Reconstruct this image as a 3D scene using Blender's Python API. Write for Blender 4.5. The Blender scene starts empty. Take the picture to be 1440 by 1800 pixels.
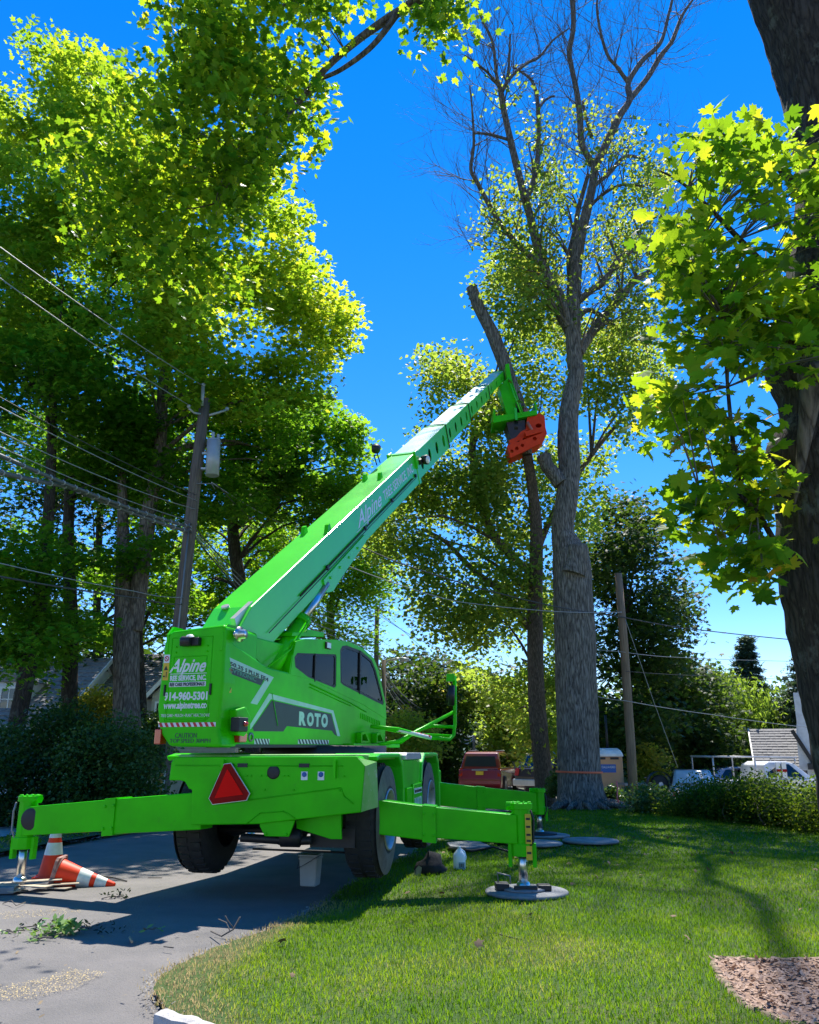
import bpy, math, random
import numpy as np
from mathutils import Vector, Matrix
random.seed(7); rng = np.random.default_rng(7)
sc = bpy.context.scene; COL = sc.collection
R = math.radians
# ---------------------------------------------------------------- camera, sky, sun, exposure
F = 1442.0; TH = R(16.25); EYE = 1.55
cam = bpy.data.objects.new('camera', bpy.data.cameras.new('camera')); COL.objects.link(cam)
cam.location = (0, 0, EYE); cam.rotation_euler = (R(90) + TH, 0, 0)
cam.data.sensor_fit = 'HORIZONTAL'; cam.data.sensor_width = 36; cam.data.lens = 36 * F / 1440
cam.data.clip_start = .05; cam.data.clip_end = 3000
sc.camera = cam
SUN_EL, SUN_AZ = 62, 9.6          # azimuth measured clockwise from +Y
w = bpy.data.worlds.new('World'); sc.world = w; w.use_nodes = True
nt = w.node_tree; bg = nt.nodes['Background']
sky = nt.nodes.new('ShaderNodeTexSky'); sky.sky_type = 'NISHITA'; sky.sun_disc = False
sky.sun_elevation = R(SUN_EL); sky.sun_rotation = R(SUN_AZ)
sky.air_density = 1.0; sky.dust_density = .0; sky.ozone_density = 4.0; sky.altitude = 300
hs = nt.nodes.new('ShaderNodeHueSaturation'); hs.inputs['Saturation'].default_value = 1.34
tn_ = nt.nodes.new('ShaderNodeMix'); tn_.data_type = 'RGBA'; tn_.blend_type = 'MULTIPLY'; tn_.inputs[0].default_value = 1; tn_.inputs[7].default_value = (.94, .90, 1, 1)
nt.links.new(sky.outputs[0], tn_.inputs[6]); nt.links.new(tn_.outputs[2], hs.inputs['Color']); nt.links.new(hs.outputs[0], bg.inputs[0])
bg.inputs[1].default_value = .122
sl = bpy.data.lights.new('sun', 'SUN'); sl.energy = 4.6; sl.angle = R(.5); sl.color = (1, .955, .87)
so = bpy.data.objects.new('sun', sl); COL.objects.link(so)
sd = Vector((math.sin(R(SUN_AZ)) * math.cos(R(SUN_EL)), math.cos(R(SUN_AZ)) * math.cos(R(SUN_EL)), math.sin(R(SUN_EL))))
so.rotation_euler = sd.to_track_quat('Z', 'Y').to_euler(); so.location = (0, 0, 30)
sc.view_settings.view_transform = 'Standard'; sc.view_settings.look = 'None'
sc.view_settings.gamma = 1; sc.view_settings.use_curve_mapping = False
sc.view_settings.exposure = 1.0
sc.render.engine = 'CYCLES'
cy = sc.cycles; cy.max_bounces = 7; cy.diffuse_bounces = 3; cy.glossy_bounces = 3; cy.transmission_bounces = 5; cy.transparent_max_bounces = 8
cy.use_denoising = True
# ---------------------------------------------------------------- surveying helpers
CT, ST = math.cos(TH), math.sin(TH)
def pt(px, py, Y):
    """the place at northing Y seen in the given direction"""
    u, v = (px - 720) / F, (900 - py) / F; d = (u, CT - v * ST, ST + v * CT); k = Y / d[1]
    return Vector((d[0] * k, Y, EYE + d[2] * k))
def gp(px, py, z=0.0):
    u, v = (px - 720) / F, (900 - py) / F; d = (u, CT - v * ST, ST + v * CT); k = (z - EYE) / d[2]
    return Vector((d[0] * k, d[1] * k, z))
class Frame:
    def __init__(s, ox, oy, hd, oz=0):
        h = R(hd); s.M = Matrix(((math.cos(h), math.sin(h), 0, ox), (-math.sin(h), math.cos(h), 0, oy), (0, 0, 1, oz), (0, 0, 0, 1)))
def sstep(a, b, x):
    t = np.clip((x - a) / (b - a), 0, 1); return t * t * (3 - 2 * t)
def gz(x, y):
    """height of the terrain"""
    return float(-.012 * max(0, y - 18) * (1 if y < 60 else 60 / y) - .30 * sstep(22, 31, y) * sstep(5.2, 7.5, x))
# ---------------------------------------------------------------- materials
def _new(name):
    m = bpy.data.materials.new(name); m.use_nodes = True; t = m.node_tree
    return m, t, t.nodes['Principled BSDF']
def N(t, kind, **kw):
    n = t.nodes.new(kind)
    for k, v in kw.items():
        if k in n.inputs: n.inputs[k].default_value = v
        else: setattr(n, k, v)
    return n
def coords(t, scale=(1, 1, 1)):
    tc = N(t, 'ShaderNodeTexCoord'); mp = N(t, 'ShaderNodeMapping'); mp.inputs['Scale'].default_value = scale
    t.links.new(tc.outputs['Object'], mp.inputs[0]); return mp.outputs[0]
def ramp(t, fac, stops):
    r = N(t, 'ShaderNodeValToRGB'); e = r.color_ramp.elements
    while len(e) < len(stops): e.new(.5)
    for i, (p, c) in enumerate(stops): e[i].position = p; e[i].color = (*c, 1)
    t.links.new(fac, r.inputs[0]); return r.outputs[0]
def mat(name, c, rough=.5, metal=0, c2=None, nscale=4, bump=0, bscale=30, stretch=(1, 1, 1), coat=0, spec=.5, dirt=None):
    m, t, b = _new(name)
    b.inputs['Base Color'].default_value = (*c, 1); b.inputs['Roughness'].default_value = rough
    b.inputs['Metallic'].default_value = metal; b.inputs['Specular IOR Level'].default_value = spec
    if coat: b.inputs['Coat Weight'].default_value = coat; b.inputs['Coat Roughness'].default_value = .12
    co = coords(t, stretch)
    if c2 is None: c2 = tuple(x * .82 for x in c)
    n = N(t, 'ShaderNodeTexNoise', Scale=nscale, Detail=6, Roughness=.6); t.links.new(co, n.inputs[0])
    colr = ramp(t, n.outputs[0], [(.35, c2), (.65, c)])
    if dirt:
        n2 = N(t, 'ShaderNodeTexNoise', Scale=dirt[1], Detail=8, Roughness=.7); t.links.new(co, n2.inputs[0])
        f = ramp(t, n2.outputs[0], [(dirt[2], (0, 0, 0)), (min(1, dirt[2] + .12), (1, 1, 1))])
        mx = N(t, 'ShaderNodeMix', data_type='RGBA'); t.links.new(f, mx.inputs[0]); t.links.new(colr, mx.inputs[6]); mx.inputs[7].default_value = (*dirt[0], 1); colr = mx.outputs[2]
    t.links.new(colr, b.inputs['Base Color'])
    if bump:
        n3 = N(t, 'ShaderNodeTexNoise', Scale=bscale, Detail=8, Roughness=.65); t.links.new(co, n3.inputs[0])
        bp = N(t, 'ShaderNodeBump', Strength=min(1, bump), Distance=.02 * max(1, bump)); t.links.new(n3.outputs[0], bp.inputs['Height']); t.links.new(bp.outputs[0], b.inputs['Normal'])
    return m
def leafmat(name, stops, tr, trans=.5, rough=.45, spec=.22):
    m, t, b = _new(name)
    a = N(t, 'ShaderNodeAttribute', attribute_name='rnd')
    c = ramp(t, a.outputs['Fac'], stops); t.links.new(c, b.inputs['Base Color'])
    b.inputs['Roughness'].default_value = rough; b.inputs['Specular IOR Level'].default_value = spec
    tl = N(t, 'ShaderNodeBsdfTranslucent'); c2 = ramp(t, a.outputs['Fac'], tr); t.links.new(c2, tl.inputs[0])
    mx = N(t, 'ShaderNodeMixShader'); mx.inputs[0].default_value = trans
    t.links.new(b.outputs[0], mx.inputs[1]); t.links.new(tl.outputs[0], mx.inputs[2])
    t.links.new(mx.outputs[0], t.nodes['Material Output'].inputs[0]); return m
def barkmat(name, dark, light, sc_=(7, 7, 1.1), strength=1.0, lichen=None):
    m, t, b = _new(name); co = coords(t, sc_)
    v = N(t, 'ShaderNodeTexVoronoi', Scale=2.2, feature='DISTANCE_TO_EDGE'); n = N(t, 'ShaderNodeTexNoise', Scale=3.2, Detail=9, Roughness=.7)
    wn = N(t, 'ShaderNodeTexNoise', Scale=2.0, Detail=3); t.links.new(co, wn.inputs[0])
    add = N(t, 'ShaderNodeVectorMath', operation='MULTIPLY_ADD'); t.links.new(wn.outputs['Color'], add.inputs[0]); add.inputs[1].default_value = (.8, .8, .8); t.links.new(co, add.inputs[2])
    t.links.new(add.outputs[0], v.inputs[0]); t.links.new(co, n.inputs[0])
    mul = N(t, 'ShaderNodeMath', operation='MULTIPLY_ADD'); t.links.new(v.outputs['Distance'], mul.inputs[0]); mul.inputs[1].default_value = 1.1; t.links.new(n.outputs[0], mul.inputs[2])
    c = ramp(t, mul.outputs[0], [(.38, dark), (.85, light)])
    if lichen:
        n2 = N(t, 'ShaderNodeTexNoise', Scale=1.7, Detail=6, Roughness=.7); co2 = coords(t, (2, 2, 1.6)); t.links.new(co2, n2.inputs[0])
        f = ramp(t, n2.outputs[0], [(.56, (0, 0, 0)), (.64, (.8, .8, .8))]); mx = N(t, 'ShaderNodeMix', data_type='RGBA')
        t.links.new(f, mx.inputs[0]); t.links.new(c, mx.inputs[6]); mx.inputs[7].default_value = (*lichen, 1); c = mx.outputs[2]
    t.links.new(c, b.inputs['Base Color']); b.inputs['Roughness'].default_value = .9; b.inputs['Specular IOR Level'].default_value = .2
    bp = N(t, 'ShaderNodeBump', Strength=strength, Distance=.05); t.links.new(mul.outputs[0], bp.inputs['Height']); t.links.new(bp.outputs[0], b.inputs['Normal'])
    return m
def glassmat(name, tint, gloss=.12):
    m, t, b = _new(name)
    tr = N(t, 'ShaderNodeBsdfTransparent'); tr.inputs[0].default_value = (*tint, 1)
    gl = N(t, 'ShaderNodeBsdfGlossy', Roughness=.02); gl.inputs[0].default_value = (.42, .45, .48, 1)
    fr = N(t, 'ShaderNodeFresnel', IOR=1.5); ad = N(t, 'ShaderNodeMath', operation='ADD'); ad.inputs[1].default_value = gloss
    t.links.new(fr.outputs[0], ad.inputs[0]); mx = N(t, 'ShaderNodeMixShader'); t.links.new(ad.outputs[0], mx.inputs[0])
    n = N(t, 'ShaderNodeTexNoise', Scale=2.5, Detail=1); t.links.new(coords(t), n.inputs[0]); bp = N(t, 'ShaderNodeBump', Strength=.12, Distance=.05); t.links.new(n.outputs[0], bp.inputs['Height']); t.links.new(bp.outputs[0], gl.inputs['Normal'])
    t.links.new(tr.outputs[0], mx.inputs[1]); t.links.new(gl.outputs[0], mx.inputs[2]); t.links.new(mx.outputs[0], t.nodes['Material Output'].inputs[0]); return m
GREEN = mat('green paint', (.045, .62, .002), .32, c2=(.036, .48, .003), nscale=2.2, coat=.0, spec=.14, dirt=((.06, .38, .025), 6, .62))
GREENT = mat('green paint of the boom', (.045, .66, .022), .33, c2=(.04, .60, .02), nscale=1.2, coat=.25, spec=.45, dirt=((.08, .50, .05), 8, .70))
GREENP = mat('pale green paint', (.20, .60, .34), .4, c2=(.16, .45, .27), nscale=3, coat=.3, dirt=((.35, .5, .42), 5, .55))  # patchy paler green, used on the top plates of the inner boom sections
GREEND = mat('dusty green paint', (.26, .46, .12), .55, c2=(.10, .40, .04), nscale=2.2, bump=.2, bscale=60, dirt=((.42, .46, .33), 12, .58))
DARK = mat('black steel', (.012, .012, .013), .5, bump=.2)
RUB = mat('tyre rubber', (.018, .018, .018), .8, c2=(.03, .029, .027), nscale=14, bump=.5, bscale=60)
RUBD = mat('dusty tyre wall', (.17, .145, .115), .9, c2=(.10, .088, .075), nscale=9, bump=.3, bscale=40)
RIM = mat('grey wheel rim', (.42, .44, .47), .35, metal=.6, dirt=((.1, .09, .08), 7, .55))
CHROME = mat('chromed rod', (.72, .70, .66), .28, metal=1)
GREY = mat('grey steel', (.23, .24, .25), .45, metal=.4, dirt=((.1, .08, .06), 6, .6))
SILV = mat('silver cover', (.55, .55, .55), .35, metal=.5)
WHITE = mat('white print', (.78, .80, .78), .5)
MINT = mat('pale mint print', (.50, .72, .62), .5)
CHAR = mat('charcoal print', (.035, .05, .055), .5)
REDR = mat('red reflector', (.85, .006, .003), .5, c2=(.80, .006, .003), spec=.08)
REDD = mat('dark red reflector', (.30, .006, .004), .5, spec=.1)
REDL = mat('red lens', (.5, .01, .005), .15, coat=.8)
ORANGE = mat('orange red grapple paint', (.85, .060, .010), .5, c2=(.7, .045, .01), nscale=5, spec=.15, dirt=((.08, .03, .02), 6, .6))
YEL = mat('yellow sticker', (.72, .48, .02), .5)
AMBER = mat('orange dots', (.75, .36, .08), .5)
RED = mat('red print', (.55, .02, .02), .5)
BLUE = mat('blue print', (.03, .12, .42), .5)
LAMP = mat('lamp lens', (.8, .8, .76), .15, coat=.5)
GLASS = glassmat('cab glass', (.30, .36, .35), .0)
GLASSD = glassmat('tinted car glass', (.06, .07, .08), .10)
BARKB = barkmat('deep furrowed bark', (.035, .032, .028), (.27, .25, .215), (7, 7, 1.0), 1.0)
BARKD = barkmat('dark bark', (.020, .017, .014), (.085, .072, .058), (9, 9, 1.6), 1.0, lichen=(.14, .15, .12))
BARKM = barkmat('grey maple bark', (.04, .034, .028), (.22, .19, .155), (6, 6, 1.2), .9)
BARKS = barkmat('smooth brown bark', (.05, .04, .03), (.17, .135, .10), (8, 8, 1.4), .7)
TWIG = mat('twig bark', (.13, .11, .09), .9)
TWIGP = mat('pale dead twig', (.14, .12, .10), .9)
WOODP = mat('weathered pole wood', (.17, .135, .105), .85, c2=(.085, .066, .052), nscale=3, stretch=(12, 12, .6), bump=.6, bscale=6)
CUTW = mat('cut wood', (.45, .33, .19), .8, c2=(.30, .2, .11), nscale=8)
ASPH = mat('asphalt', (.205, .188, .175), .9, c2=(.155, .145, .136), nscale=1.6, bump=.9, bscale=60, dirt=((.12, .115, .115), 28, .58))
CONE = mat('cone orange', (.90, .055, .012), .5, c2=(.82, .04, .01), nscale=5, spec=.25)
CONEF = mat('faded cone rubber', (.40, .22, .19), .8, c2=(.22, .12, .11), nscale=12, dirt=((.12, .1, .1), 16, .55))
REFL = mat('white reflective collar', (.72, .73, .70), .4, c2=(.55, .56, .52), nscale=8)
BOARD = mat('worn plastic pad', (.27, .275, .27), .8, c2=(.17, .175, .175), nscale=5, dirt=((.12, .11, .09), 9, .6))
SOIL = mat('bare soil', (.30, .225, .155), .95, c2=(.16, .115, .08), nscale=6, bump=.9, bscale=20)
MULCH = mat('wood chip mulch', (.38, .25, .18), .9, c2=(.20, .12, .08), nscale=14, bump=.8, bscale=40)
STONE = mat('grey stone', (.36, .33, .29), .85, c2=(.22, .20, .175), nscale=6, bump=.8, bscale=18)
SIDING = mat('beige siding', (.42, .40, .31), .7)
SIDEW = mat('white siding', (.62, .66, .70), .7)
TRIM = mat('white trim', (.74, .74, .70), .5)
SHING = mat('grey shingles', (.24, .235, .235), .9, c2=(.15, .148, .15), nscale=10, bump=.4, bscale=40)
WIRE = mat('old cable', (.05, .05, .052), .5)
WIREL = mat('bright aluminium wire', (.34, .35, .36), .4, metal=.3)
GALV = mat('galvanised grey', (.42, .45, .47), .45, metal=.2, dirt=((.28, .14, .06), 4, .66))
TAPE = mat('orange tape', (.75, .13, .05), .5)
PINKT = mat('pink tape', (.8, .16, .16), .5)
ML = leafmat('maple leaves', [(0, (.018, .055, .008)), (.6, (.035, .10, .012)), (.93, (.06, .13, .014)), (1, (.17, .12, .015))],
             [(0, (.18, .42, .015)), (.6, (.38, .66, .03)), (.95, (.62, .76, .04)), (1, (.75, .5, .03))], .60)
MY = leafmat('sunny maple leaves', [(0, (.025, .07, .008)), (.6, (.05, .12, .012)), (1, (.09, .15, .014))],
             [(0, (.24, .46, .015)), (.6, (.56, .72, .03)), (1, (.88, .82, .05))], .64)  # brighter copy of the maple leaves, sunlight on upper crowns put into the colour
NL = leafmat('near maple leaves', [(0, (.015, .05, .006)), (.6, (.035, .10, .010)), (1, (.06, .13, .014))],
             [(0, (.14, .30, .010)), (.35, (.32, .54, .015)), (.75, (.58, .76, .025)), (.93, (.74, .76, .03)), (1, (.75, .42, .03))], .6)
AL = leafmat('ash leaves', [(0, (.03, .07, .016)), (.6, (.06, .12, .025)), (.85, (.10, .155, .035)), (1, (.24, .19, .04))],
             [(0, (.26, .42, .03)), (.6, (.48, .64, .06)), (.85, (.66, .70, .09)), (1, (.8, .6, .12))], .55)
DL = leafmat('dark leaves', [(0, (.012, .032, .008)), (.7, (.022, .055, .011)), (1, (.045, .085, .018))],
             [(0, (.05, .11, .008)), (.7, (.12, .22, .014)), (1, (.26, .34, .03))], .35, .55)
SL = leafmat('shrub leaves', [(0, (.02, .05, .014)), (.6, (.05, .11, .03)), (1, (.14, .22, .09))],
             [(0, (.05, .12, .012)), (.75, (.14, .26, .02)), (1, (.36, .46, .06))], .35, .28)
HL = leafmat('hedge leaves', [(0, (.012, .035, .006)), (.6, (.03, .07, .010)), (1, (.08, .12, .02))], [(0, (.06, .14, .006)), (.6, (.20, .32, .015)), (1, (.50, .55, .04))], .45, .5, .1)
YL = leafmat('yellow green leaves', [(0, (.05, .10, .012)), (.6, (.10, .16, .02)), (1, (.28, .24, .03))],
             [(0, (.30, .42, .02)), (.6, (.48, .55, .04)), (1, (.7, .5, .05))], .55)
CL = leafmat('conifer needles', [(0, (.03, .06, .04)), (.7, (.06, .11, .075)), (1, (.10, .15, .10))],
             [(0, (.05, .11, .03)), (.7, (.1, .18, .05)), (1, (.2, .26, .08))], .3)
GRASS = leafmat('grass blades', [(0, (.035, .11, .005)), (.45, (.075, .18, .008)), (.72, (.13, .23, .015)), (.9, (.28, .25, .08)), (1, (.40, .31, .16))],
                [(0, (.12, .29, .006)), (.45, (.26, .45, .010)), (.72, (.40, .52, .02)), (.9, (.5, .45, .14)), (1, (.55, .42, .2))], .55, .5)
GRASS.node_tree.nodes['Principled BSDF'].inputs['Specular IOR Level'].default_value = .15
# ---------------------------------------------------------------- object helpers
def tag(o, label=None, cat=None, group=None, kind=None):
    if label: o['label'] = label
    if cat: o['category'] = cat
    if group: o['group'] = group
    if kind: o['kind'] = kind
    return o
def thing(name, label, cat, loc, group=None):
    o = bpy.data.objects.new(name, None); COL.objects.link(o); o.location = loc; o.empty_display_size = .2
    o['_b'] = list(loc); return tag(o, label, cat, group)
def base_of(p):
    while p is not None:
        if '_b' in p: return Vector(p['_b'])
        p = p.parent
    return Vector((0, 0, 0))
def link_mesh(name, me, parent=None, kind=None):
    o = bpy.data.objects.new(name, me); COL.objects.link(o)
    if parent: o.parent = parent
    if kind: o['kind'] = kind
    return o
class MB:
    def __init__(s, M=None): s.v = []; s.f = []; s.mi = []; s.sm = []; s.M = M or Matrix.Identity(4)
    def add(s, vs, fs, m=0, smooth=False):
        b = len(s.v); s.v += [s.M @ Vector(p) for p in vs]
        for f in fs: s.f.append([i + b for i in f]); s.mi.append(m); s.sm.append(smooth)
        return s
    def box(s, x0, x1, y0, y1, z0, z1, m=0):
        return s.add([(x0, y0, z0), (x1, y0, z0), (x1, y1, z0), (x0, y1, z0), (x0, y0, z1), (x1, y0, z1), (x1, y1, z1), (x0, y1, z1)],
                     [(0, 3, 2, 1), (4, 5, 6, 7), (0, 1, 5, 4), (1, 2, 6, 5), (2, 3, 7, 6), (3, 0, 4, 7)], m)
    def prism(s, poly, a, b, axis='x', m=0, hw=None):
        n = len(poly)
        def P(q, t):
            return (t, q[0], q[1]) if axis == 'x' else (q[0], t, q[1]) if axis == 'y' else (q[0], q[1], t)
        vs = [P(q, a) for q in poly] + [P(q, b) for q in poly]
        ar = sum(poly[i][0] * poly[(i + 1) % n][1] - poly[(i + 1) % n][0] * poly[i][1] for i in range(n))
        flip = (ar > 0) ^ (axis == 'y') ^ (b < a)
        fs = [list(range(n)), list(range(2 * n - 1, n - 1, -1))] + [(i, i + n, (i + 1) % n + n, (i + 1) % n) for i in range(n)]
        fs = [list(f)[::-1] if flip else list(f) for f in fs]
        return s.add(vs, fs, m)
    def tube(s, path, r, n=8, m=0, cap=True, smooth=True):
        path = [Vector(p) for p in path]; L = len(path)
        rs = r if hasattr(r, '__len__') else [r] * L
        T = [(path[min(i + 1, L - 1)] - path[max(i - 1, 0)]).normalized() for i in range(L)]
        up = Vector((0, 0, 1)) if abs(T[0].z) < .9 else Vector((1, 0, 0)); u = T[0].cross(up).normalized()
        vs = []
        for i in range(L):
            u = (u - T[i] * u.dot(T[i])).normalized(); w_ = T[i].cross(u)
            for k in range(n):
                a = 2 * math.pi * k / n; vs.append(path[i] + (u * math.cos(a) + w_ * math.sin(a)) * rs[i])
        fs = [(i * n + k, i * n + (k + 1) % n, (i + 1) * n + (k + 1) % n, (i + 1) * n + k) for i in range(L - 1) for k in range(n)]
        s.add(vs, fs, m, smooth)
        if cap:
            b = len(s.v); s.f += [[b - L * n + k for k in range(n)][::-1], [b - n + k for k in range(n)]]; s.mi += [m, m]; s.sm += [False, False]
        return s
    def lathe(s, prof, c, axis, n=24, m=0, smooth=True):
        c = Vector(c); ax = Vector(axis).normalized(); u = ax.orthogonal().normalized(); w_ = ax.cross(u); vs = []
        for (r, h) in prof:
            for k in range(n):
                a = 2 * math.pi * k / n; vs.append(c + ax * h + (u * math.cos(a) + w_ * math.sin(a)) * r)
        L = len(prof)
        fs = [(i * n + k, i * n + (k + 1) % n, (i + 1) * n + (k + 1) % n, (i + 1) * n + k) for i in range(L - 1) for k in range(n)]
        return s.add(vs, fs, m, smooth)
    def plate(s, outer, holes, plane, th, m=0):
        """flat plate with real openings; plane maps (a,b,t)->point; t runs over the thickness"""
        cu = bpy.data.curves.new('c', 'CURVE'); cu.dimensions = '2D'; cu.fill_mode = 'BOTH'; cu.extrude = th / 2
        for pl in [outer] + holes:
            sp = cu.splines.new('POLY'); sp.points.add(len(pl) - 1); sp.use_cyclic_u = True
            for i, p in enumerate(pl): sp.points[i].co = (p[0], p[1], 0, 1)
        ob = bpy.data.objects.new('c', cu); me = bpy.data.meshes.new_from_object(ob)
        vs = [plane(v.co.x, v.co.y, v.co.z) for v in me.vertices]; fs = [list(p.vertices) for p in me.polygons]
        bpy.data.objects.remove(ob); bpy.data.curves.remove(cu); bpy.data.meshes.remove(me)
        return s.add(vs, fs, m)
    def build(s, name, mats, parent=None, bevel=0, kind=None, label=None, seg=2):
        b = base_of(parent); me = bpy.data.meshes.new(name)
        me.from_pydata([tuple(p - b) for p in s.v], [], s.f)
        mats = mats if isinstance(mats, (list, tuple)) else [mats]
        for m in mats: me.materials.append(m)
        me.polygons.foreach_set('material_index', s.mi); me.polygons.foreach_set('use_smooth', s.sm); me.update()
        o = link_mesh(name, me, parent, kind)
        if bevel:
            md = o.modifiers.new('b', 'BEVEL'); md.width = bevel; md.segments = seg; md.limit_method = 'ANGLE'; md.angle_limit = R(35); md.harden_normals = False
        if label: o['label'] = label
        return o
def circ(a, b, r, n=14, ry=None): return [(a + r * math.cos(2 * math.pi * k / n), b + (ry or r) * math.sin(2 * math.pi * k / n)) for k in range(n)]
def text(body, size, m, fn, parent, name='lettering', width=None, shear=0, bold=0, align='LEFT', th=.002):
    """real raised lettering; fn maps (a,b,t) to a point; a along the line, b up"""
    cu = bpy.data.curves.new('t', 'FONT'); cu.body = body; cu.size = size; cu.shear = shear; cu.offset = bold; cu.extrude = th; cu.resolution_u = 3
    ob = bpy.data.objects.new('t', cu); me = bpy.data.meshes.new_from_object(ob)
    co = [v.co.copy() for v in me.vertices]; fs = [list(p.vertices) for p in me.polygons]
    bpy.data.objects.remove(ob); bpy.data.curves.remove(cu); bpy.data.meshes.remove(me)
    x0, x1 = min(c.x for c in co), max(c.x for c in co); k = width / (x1 - x0) if width else 1
    mb = MB(); mb.add([fn((c.x - x0) * k, c.y, c.z) for c in co], fs); return mb.build(name, m, parent)
def npmesh(name, V, T, mats, parent=None, rnd=None, kind=None, smooth=False, sub=True):
    b = np.array(base_of(parent)); me = bpy.data.meshes.new(name)
    V = (V - b).astype(np.float32); nv, nf = len(V), len(T)
    me.vertices.add(nv); me.vertices.foreach_set('co', V.ravel()); me.loops.add(nf * 3); me.loops.foreach_set('vertex_index', T.astype(np.int32).ravel())
    me.polygons.add(nf); me.polygons.foreach_set('loop_start', np.arange(0, nf * 3, 3, dtype=np.int32))
    me.materials.append(mats); me.update(calc_edges=True)
    if rnd is not None:
        a = me.attributes.new('rnd', 'FLOAT', 'FACE'); a.data.foreach_set('value', rnd.astype(np.float32))
    return link_mesh(name, me, parent, kind)
# leaf templates: width along x, length along y
LEAF4 = (np.array([(0, 0, 0), (-.42, .38, .10), (0, 1, -.05), (.42, .38, .10)]), np.array([(0, 3, 2), (0, 2, 1)]))
STAR = (np.array([(0, .32, .06), (0, 0, 0), (.42, .05, -.04), (.30, .30, .02), (.50, .62, -.06), (.16, .58, .02), (0, 1, -.08), (-.16, .58, .02), (-.50, .62, -.06), (-.30, .30, .02), (-.42, .05, -.04)]),
        np.array([(0, i, i + 1) for i in range(1, 10)] + [(0, 10, 1)]))
_rt = [(0, 0), (.13, -.08), (.34, -.11), (.29, .04), (.55, .13), (.43, .22), (.60, .47), (.44, .43), (.41, .54), (.25, .44), (.20, .52), (.25, .70), (.13, .73), (0, 1.0)]
_o = _rt + [(-x, y) for x, y in _rt[-2:0:-1]]
MAPLE = (np.array([(0, .30, .05)] + [(x, y, -.22 * x * x - .10 * (y - .3) ** 2) for x, y in _o]), np.array([(0, i, i + 1 if i < len(_o) else 1) for i in range(1, len(_o) + 1)]))
NARROW = (np.array([(0, 0, 0), (-.17, .4, .06), (0, 1, -.10), (.17, .4, .06)]), np.array([(0, 3, 2), (0, 2, 1)]))
def leafV(pos, size, tm, tilt=.6, droop=.4):
    n = len(pos); nr = rng.normal(0, tilt, (n, 3)); nr[:, 2] = 1; nr /= np.linalg.norm(nr, axis=1)[:, None]
    t = rng.normal(0, 1, (n, 3)); t[:, 2] -= droop; t -= nr * np.sum(t * nr, 1)[:, None]; t /= np.linalg.norm(t, axis=1)[:, None]
    b = np.cross(t, nr); tv = tm[0]; s = size[:, None, None] if hasattr(size, '__len__') else size
    V = pos[:, None, :] + s * (tv[None, :, 0, None] * b[:, None] + tv[None, :, 1, None] * t[:, None] + tv[None, :, 2, None] * nr[:, None])
    T = tm[1][None] + (np.arange(n) * len(tv))[:, None, None]
    return V.reshape(-1, 3), T.reshape(-1, 3)
from mathutils import noise as mn
THR = -.02
def inpoly(P, x, y):
    r = np.zeros(len(x), bool); n = len(P)
    for i in range(n):
        (x0, y0), (x1, y1) = P[i], P[i - 1]
        c = ((y0 > y) != (y1 > y)) & (x < (x1 - x0) * (y - y0) / ((y1 - y0) or 1e-9) + x0); r ^= c
    return r
def ptv(px, py, Y):
    u, v = (px - 720) / F, (900 - py) / F; k = Y / (CT - v * ST)
    return np.stack([u * k, Y, EYE + (ST + v * CT) * k], 1)
def clumps(poly, Y, dY, n, thr=None, fr=None):
    """n twig-end positions through the volume of a crown with the given outline, gathered into boughs with gaps between"""
    thr = THR if thr is None else thr; fr = (.42 if Y > 15 else 1.5) if fr is None else fr
    xs = [p[0] for p in poly]; ys = [p[1] for p in poly]; out = []
    while sum(len(o) for o in out) < n:
        x = rng.uniform(min(xs), max(xs), n * 2); y = rng.uniform(min(ys), max(ys), n * 2); k = inpoly(poly, x, y); x, y = x[k], y[k]
        P = ptv(x, y, Y + rng.uniform(-1, 1, len(x)) * dY)
        q = np.array([mn.noise(Vector((a * fr, b * fr, c * fr * 1.35))) for a, b, c in P]); out.append(P[q > thr])
    return np.concatenate(out)[:n]
def spread(C, per, rad, flat=.55):
    n = len(C) * per; g = rng.normal(0, 1, (n, 3)); g /= np.maximum(1, np.linalg.norm(g, axis=1) / 1.9)[:, None]
    rr = np.repeat(rng.uniform(.55, 1.25, len(C)) * rad, per)[:, None]
    g = g * rr; g[:, 2] *= flat; return np.repeat(C, per, 0) + g
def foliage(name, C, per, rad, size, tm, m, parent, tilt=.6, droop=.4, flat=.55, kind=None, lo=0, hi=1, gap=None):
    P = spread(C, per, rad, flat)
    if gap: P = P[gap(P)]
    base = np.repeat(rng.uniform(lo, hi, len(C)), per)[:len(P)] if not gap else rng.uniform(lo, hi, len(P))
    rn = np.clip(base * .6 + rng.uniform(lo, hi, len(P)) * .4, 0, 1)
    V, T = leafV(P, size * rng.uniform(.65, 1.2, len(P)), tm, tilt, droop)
    return npmesh(name, V, T, m, parent, np.repeat(rn, len(tm[1])), kind)
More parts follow.
